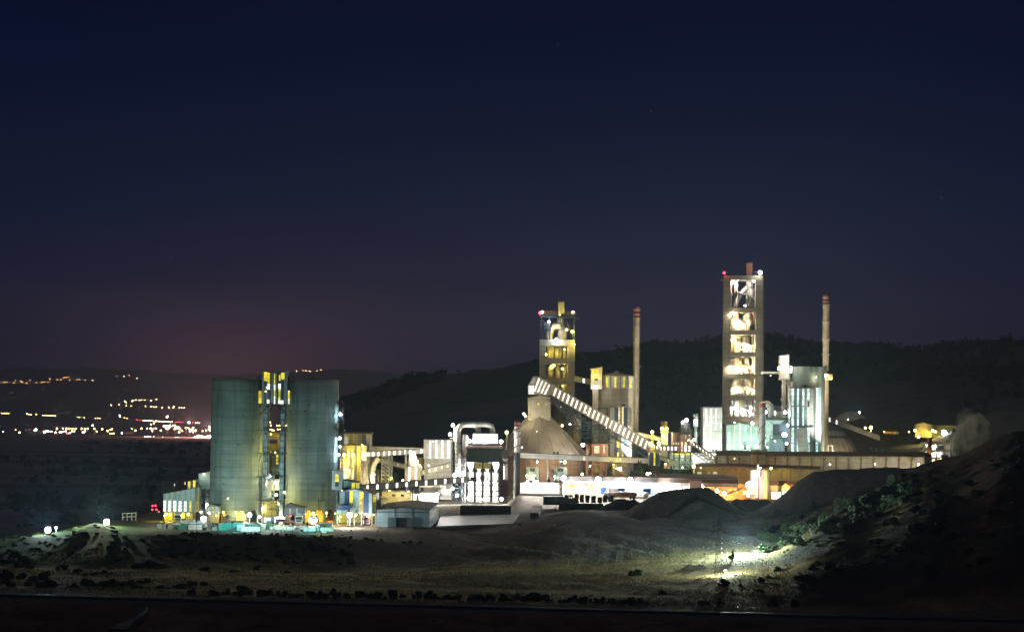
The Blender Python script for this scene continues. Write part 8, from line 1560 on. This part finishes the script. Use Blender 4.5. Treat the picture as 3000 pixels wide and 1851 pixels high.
# plant greenery
def tree(R, x, yb, yt, Y, mt, label, wpx, group='trees inside the plant', seed=1):
    b, t_ = P(R, x, yb, Y), P(R, x, yt, Y); b.z = min(b.z, G(b.x, Y)); th = TW('broadleaf_tree', label, 'tree', b, group); hgt = t_.z - b.z; w = wpx * abs(R(0, 0)[0] - R(1, 0)[0]) * Y / F / 2
    m = MB().pipe([b - Vector((0, 0, .3)), b + Vector((.1, 0, hgt * .35)), b + Vector((-.1, 0, hgt * .7))], [.28, .2, .1], 8)
    for a in (0, 2.1, 4.2): m.pipe([b + Vector((0, 0, hgt * .35)), b + Vector((w * .5 * math.cos(a), w * .5 * math.sin(a), hgt * .65))], [.12, .05], 6)
    m.build('trunk', 'bark', th)
    q = leafball('crown', seed, 900, 1.0, .9, .1, 12); q.materials.append(MT[mt]); o = bpy.data.objects.new('crown', q); C.objects.link(o); o.parent = th; o.location = (0, 0, hgt * .22); o.scale = (w, w, hgt * .82)
tree(A6, 1615, 566, 470, 923, 'autumn foliage', 'orange lit tree glowing under the pinkish street lamp', 220, seed=3)
for i, (x, yb, yt, w, mt, n) in enumerate(((1440, 560, 380, 150, 'green foliage', 'yellow green tree under the long white gallery at left'), (1940, 560, 350, 240, 'dark foliage', 'dark tree left of the blue transfer house'), (2060, 555, 400, 150, 'dark foliage', 'darker slim tree beside the blue transfer house legs'), (1790, 560, 420, 120, 'green foliage', 'dim tree right of the orange lit tree'), (2330, 560, 425, 170, 'green foliage', 'bushy tree right of the blue transfer house legs'), (2440, 560, 430, 160, 'green foliage', 'rounded tree behind the garage roof'))): tree(A6, x, yb, yt, 926 + i, mt, n, w, seed=20 + i)
for i, (x, yb, yt, w, n) in enumerate(((330, 990, 880, 130, 'left green tree before the blue steel legs'), (430, 985, 860, 150, 'taller green tree before the blue steel legs'), (540, 990, 880, 160, 'broad green tree below the pink house'), (640, 990, 905, 120, 'low teal lit tree left of the ochre annex'), (700, 985, 840, 130, 'dark tree at the ochre annex corner'))): tree(A7, x, yb, yt, 932 + i, 'green foliage', n, w, seed=30 + i)
lamp(A7, 600, 850, 925, 1.6, (.3, 1, .5), 'green lamp in the trees left of the ochre annex', .2, group=GL)
for i, (x, y, w) in enumerate(((20, 600, 60), (180, 600, 70), (390, 600, 80), (520, 605, 70))): tree(A6, x, 650, y - 30, 905 + i, 'green foliage', ['leftmost small tree behind the white boundary wall', 'second small tree behind the white boundary wall', 'third small tree behind the white boundary wall', 'rightmost small tree behind the white boundary wall'][i], w, seed=50 + i)
tree(A4, 790, 1180, 1060, 893, 'green foliage', 'yellow lit tree at the foot of the galvanised lattice tower', 110, seed=60); tree(A4, 870, 1100, 960, 925, 'dark foliage', 'dark tree behind the galvanised lattice tower', 160, seed=61)
tree(B7, 1768, 912, 835, 662, 'green foliage', 'slim lit tree left of the blinding floodlight', 60, seed=62); tree(B7, 1290, 690, 640, 930, 'dark foliage', 'dark tree in the plant behind the workshop', 60, seed=64)
# dry grass on the field, one mass
g = random.Random(5); vs, fs = [], []
def tuft(x, y, h, n):
    z = G1[len(vs) * 0 + idx_]
    for _ in range(n):
        a = g.random() * 6.28; o = len(vs); dx, dy = math.cos(a), math.sin(a); w = .05 + .07 * g.random(); l = .25 + .3 * g.random()
        vs.extend([(x - dy * w, y + dx * w, z - .05), (x + dy * w, y - dx * w, z - .05), (x + dx * l * h, y + dy * l * h, z + h * (.7 + .5 * g.random()))]); fs.append((o, o + 1, o + 2))
rs = np.random.RandomState(5); n0 = 60000
px_ = -60 + 2700 * rs.rand(n0); Yv = 568 + 150 * rs.rand(n0) ** 1.2; xv = (px_ - 1500) / F * Yv
ok = (fbm(xv / 14, Yv / 9, 91, 3) + .35 * rs.rand(n0) > .08) & ~((px_ > 2300) & (rs.rand(n0) < .5))
ptx = np.stack([xv, Yv - .155 * xv * np.clip((690 - Yv) / 60, 0, 1)], -1)[ok][:24000]
pa = np.array(ptx); G1 = H(pa[:, 0], pa[:, 1])
for idx_, (x, y) in enumerate(ptx): tuft(x, y, .2 + .34 * g.random() ** 1.5, 4)
me = bpy.data.meshes.new('dry_grass'); me.from_pydata(vs, [], fs)
k = NT('dry grass'); k.l(k.mix(k.noise((1, 1, 1), .25, 3), (.11, .095, .035), (.34, .28, .12)), k.b.inputs['Base Color']); k.b.inputs['Roughness'].default_value = .9
me.materials.append(k.m); o = bpy.data.objects.new('dry_grass', me); C.objects.link(o); tag(o, kind='stuff')
# loose rubble on the banks and dump slope, one mass
vs, fs = [], []; pr = []
while len(pr) < 2600:
    q = g.random()
    if q < .45: px_, Y = 1250 + 1050 * g.random(), 690 + 40 * g.random() ** 1.5
    elif q < .7: px_, Y = 1000 + 1300 * g.random(), 700 + 100 * g.random()
    else: px_, Y = 2200 + 800 * g.random(), 570 + 150 * g.random()
    pr.append(((px_ - 1500) / F * Y, Y))
pa = np.array(pr); zz = H(pa[:, 0], pa[:, 1])
for (x, y), z in zip(pr, zz):
    s = .1 + .5 * g.random() ** 5; o = len(vs)
    for sx_, sy_, sz_ in ((-1, 0, 0), (1, 0, 0), (0, -1, 0), (0, 1, 0), (0, 0, -1), (0, 0, 1)): vs.append((x + sx_ * s * (.6 + .7 * g.random()), y + sy_ * s * (.6 + .7 * g.random()), z + sz_ * s * (.5 + .6 * g.random()) + .1 * s))
    fs += [tuple(o + i for i in f) for f in ((0, 2, 5), (2, 1, 5), (1, 3, 5), (3, 0, 5), (2, 0, 4), (1, 2, 4), (3, 1, 4), (0, 3, 4))]
me = bpy.data.meshes.new('rubble'); me.from_pydata(vs, [], fs); me.materials.append(MT['rock']); o = bpy.data.objects.new('rubble', me); C.objects.link(o); tag(o, kind='stuff')
# hedges and tree clumps scattered over the dark plain, one mass
vs, fs = [], []
for q in range(110):
    px_ = -40 + 680 * g.random(); Yq_ = 1150 * (3.6 ** g.random()); x0_ = (px_ - 1500) / F * Yq_; n_c = 1 + int(6 * g.random() ** 2)
    for c_i in range(n_c):
        x = x0_ + g.gauss(0, 14) * (n_c > 1); y = Yq_ + g.gauss(0, 10); z = -22; s = 2 + 3 * g.random()
        for _ in range(14):
            c = Vector((x + g.gauss(0, .5) * s, y + g.gauss(0, .5) * s, z + s * 1.3 * g.random())); rr_ = s * (.25 + .3 * g.random()); a = Vector((g.gauss(0, 1), g.gauss(0, 1), g.gauss(0, 1))).normalized(); b = a.orthogonal().normalized(); o = len(vs)
            vs += [c - a * rr_, c + b * rr_, c + a * rr_, c - b * rr_]; fs.append((o, o + 1, o + 2, o + 3))
me = bpy.data.meshes.new('plain_thickets'); me.from_pydata([tuple(v) for v in vs], [], fs); me.materials.append(MT['dark foliage']); o = bpy.data.objects.new('plain_thickets', me); C.objects.link(o); tag(o, kind='stuff')
# woodland on the hills behind, one mass
vs, fs = [], []; n0 = 9000
px_ = 1000 + 2100 * rs.rand(n0); Yv = 2230 - 900 * rs.rand(n0) ** 2.2; xv = (px_ - 1500) / F * Yv
ok = fbm(xv / 120, Yv / 160, 95, 3) + .25 * rs.rand(n0) > np.where(px_ > 1850, .02, .36)
pr = np.stack([xv, Yv], -1)[ok][:2600]
pa = np.array(pr); zz = H(pa[:, 0], pa[:, 1])
for (x, y), z in zip(pr, zz):
    s = 2.2 + 3.2 * g.random(); hgt = s * (1.0 + .9 * g.random())
    for _ in range(9):
        c = Vector((x + g.gauss(0, .35) * s, y + g.gauss(0, .35) * s, z + hgt * (.15 + .8 * g.random()))); r = s * (.25 + .3 * g.random()) * (1.15 - .6 * (c.z - z) / hgt); a = Vector((g.gauss(0, 1), g.gauss(0, 1), g.gauss(0, 1))).normalized(); b = a.orthogonal().normalized(); e = a.cross(b); o = len(vs)
        vs += [c - a * r, c + b * r, c + a * r, c - b * r, c + e * r, c - e * r]; fs += [(o, o + 1, o + 4), (o + 1, o + 2, o + 4), (o + 2, o + 3, o + 5), (o + 3, o, o + 5)]
me = bpy.data.meshes.new('woodland'); me.from_pydata([tuple(v) for v in vs], [], fs); me.materials.append(MT['dark foliage']); o = bpy.data.objects.new('woodland', me); C.objects.link(o); tag(o, kind='stuff')
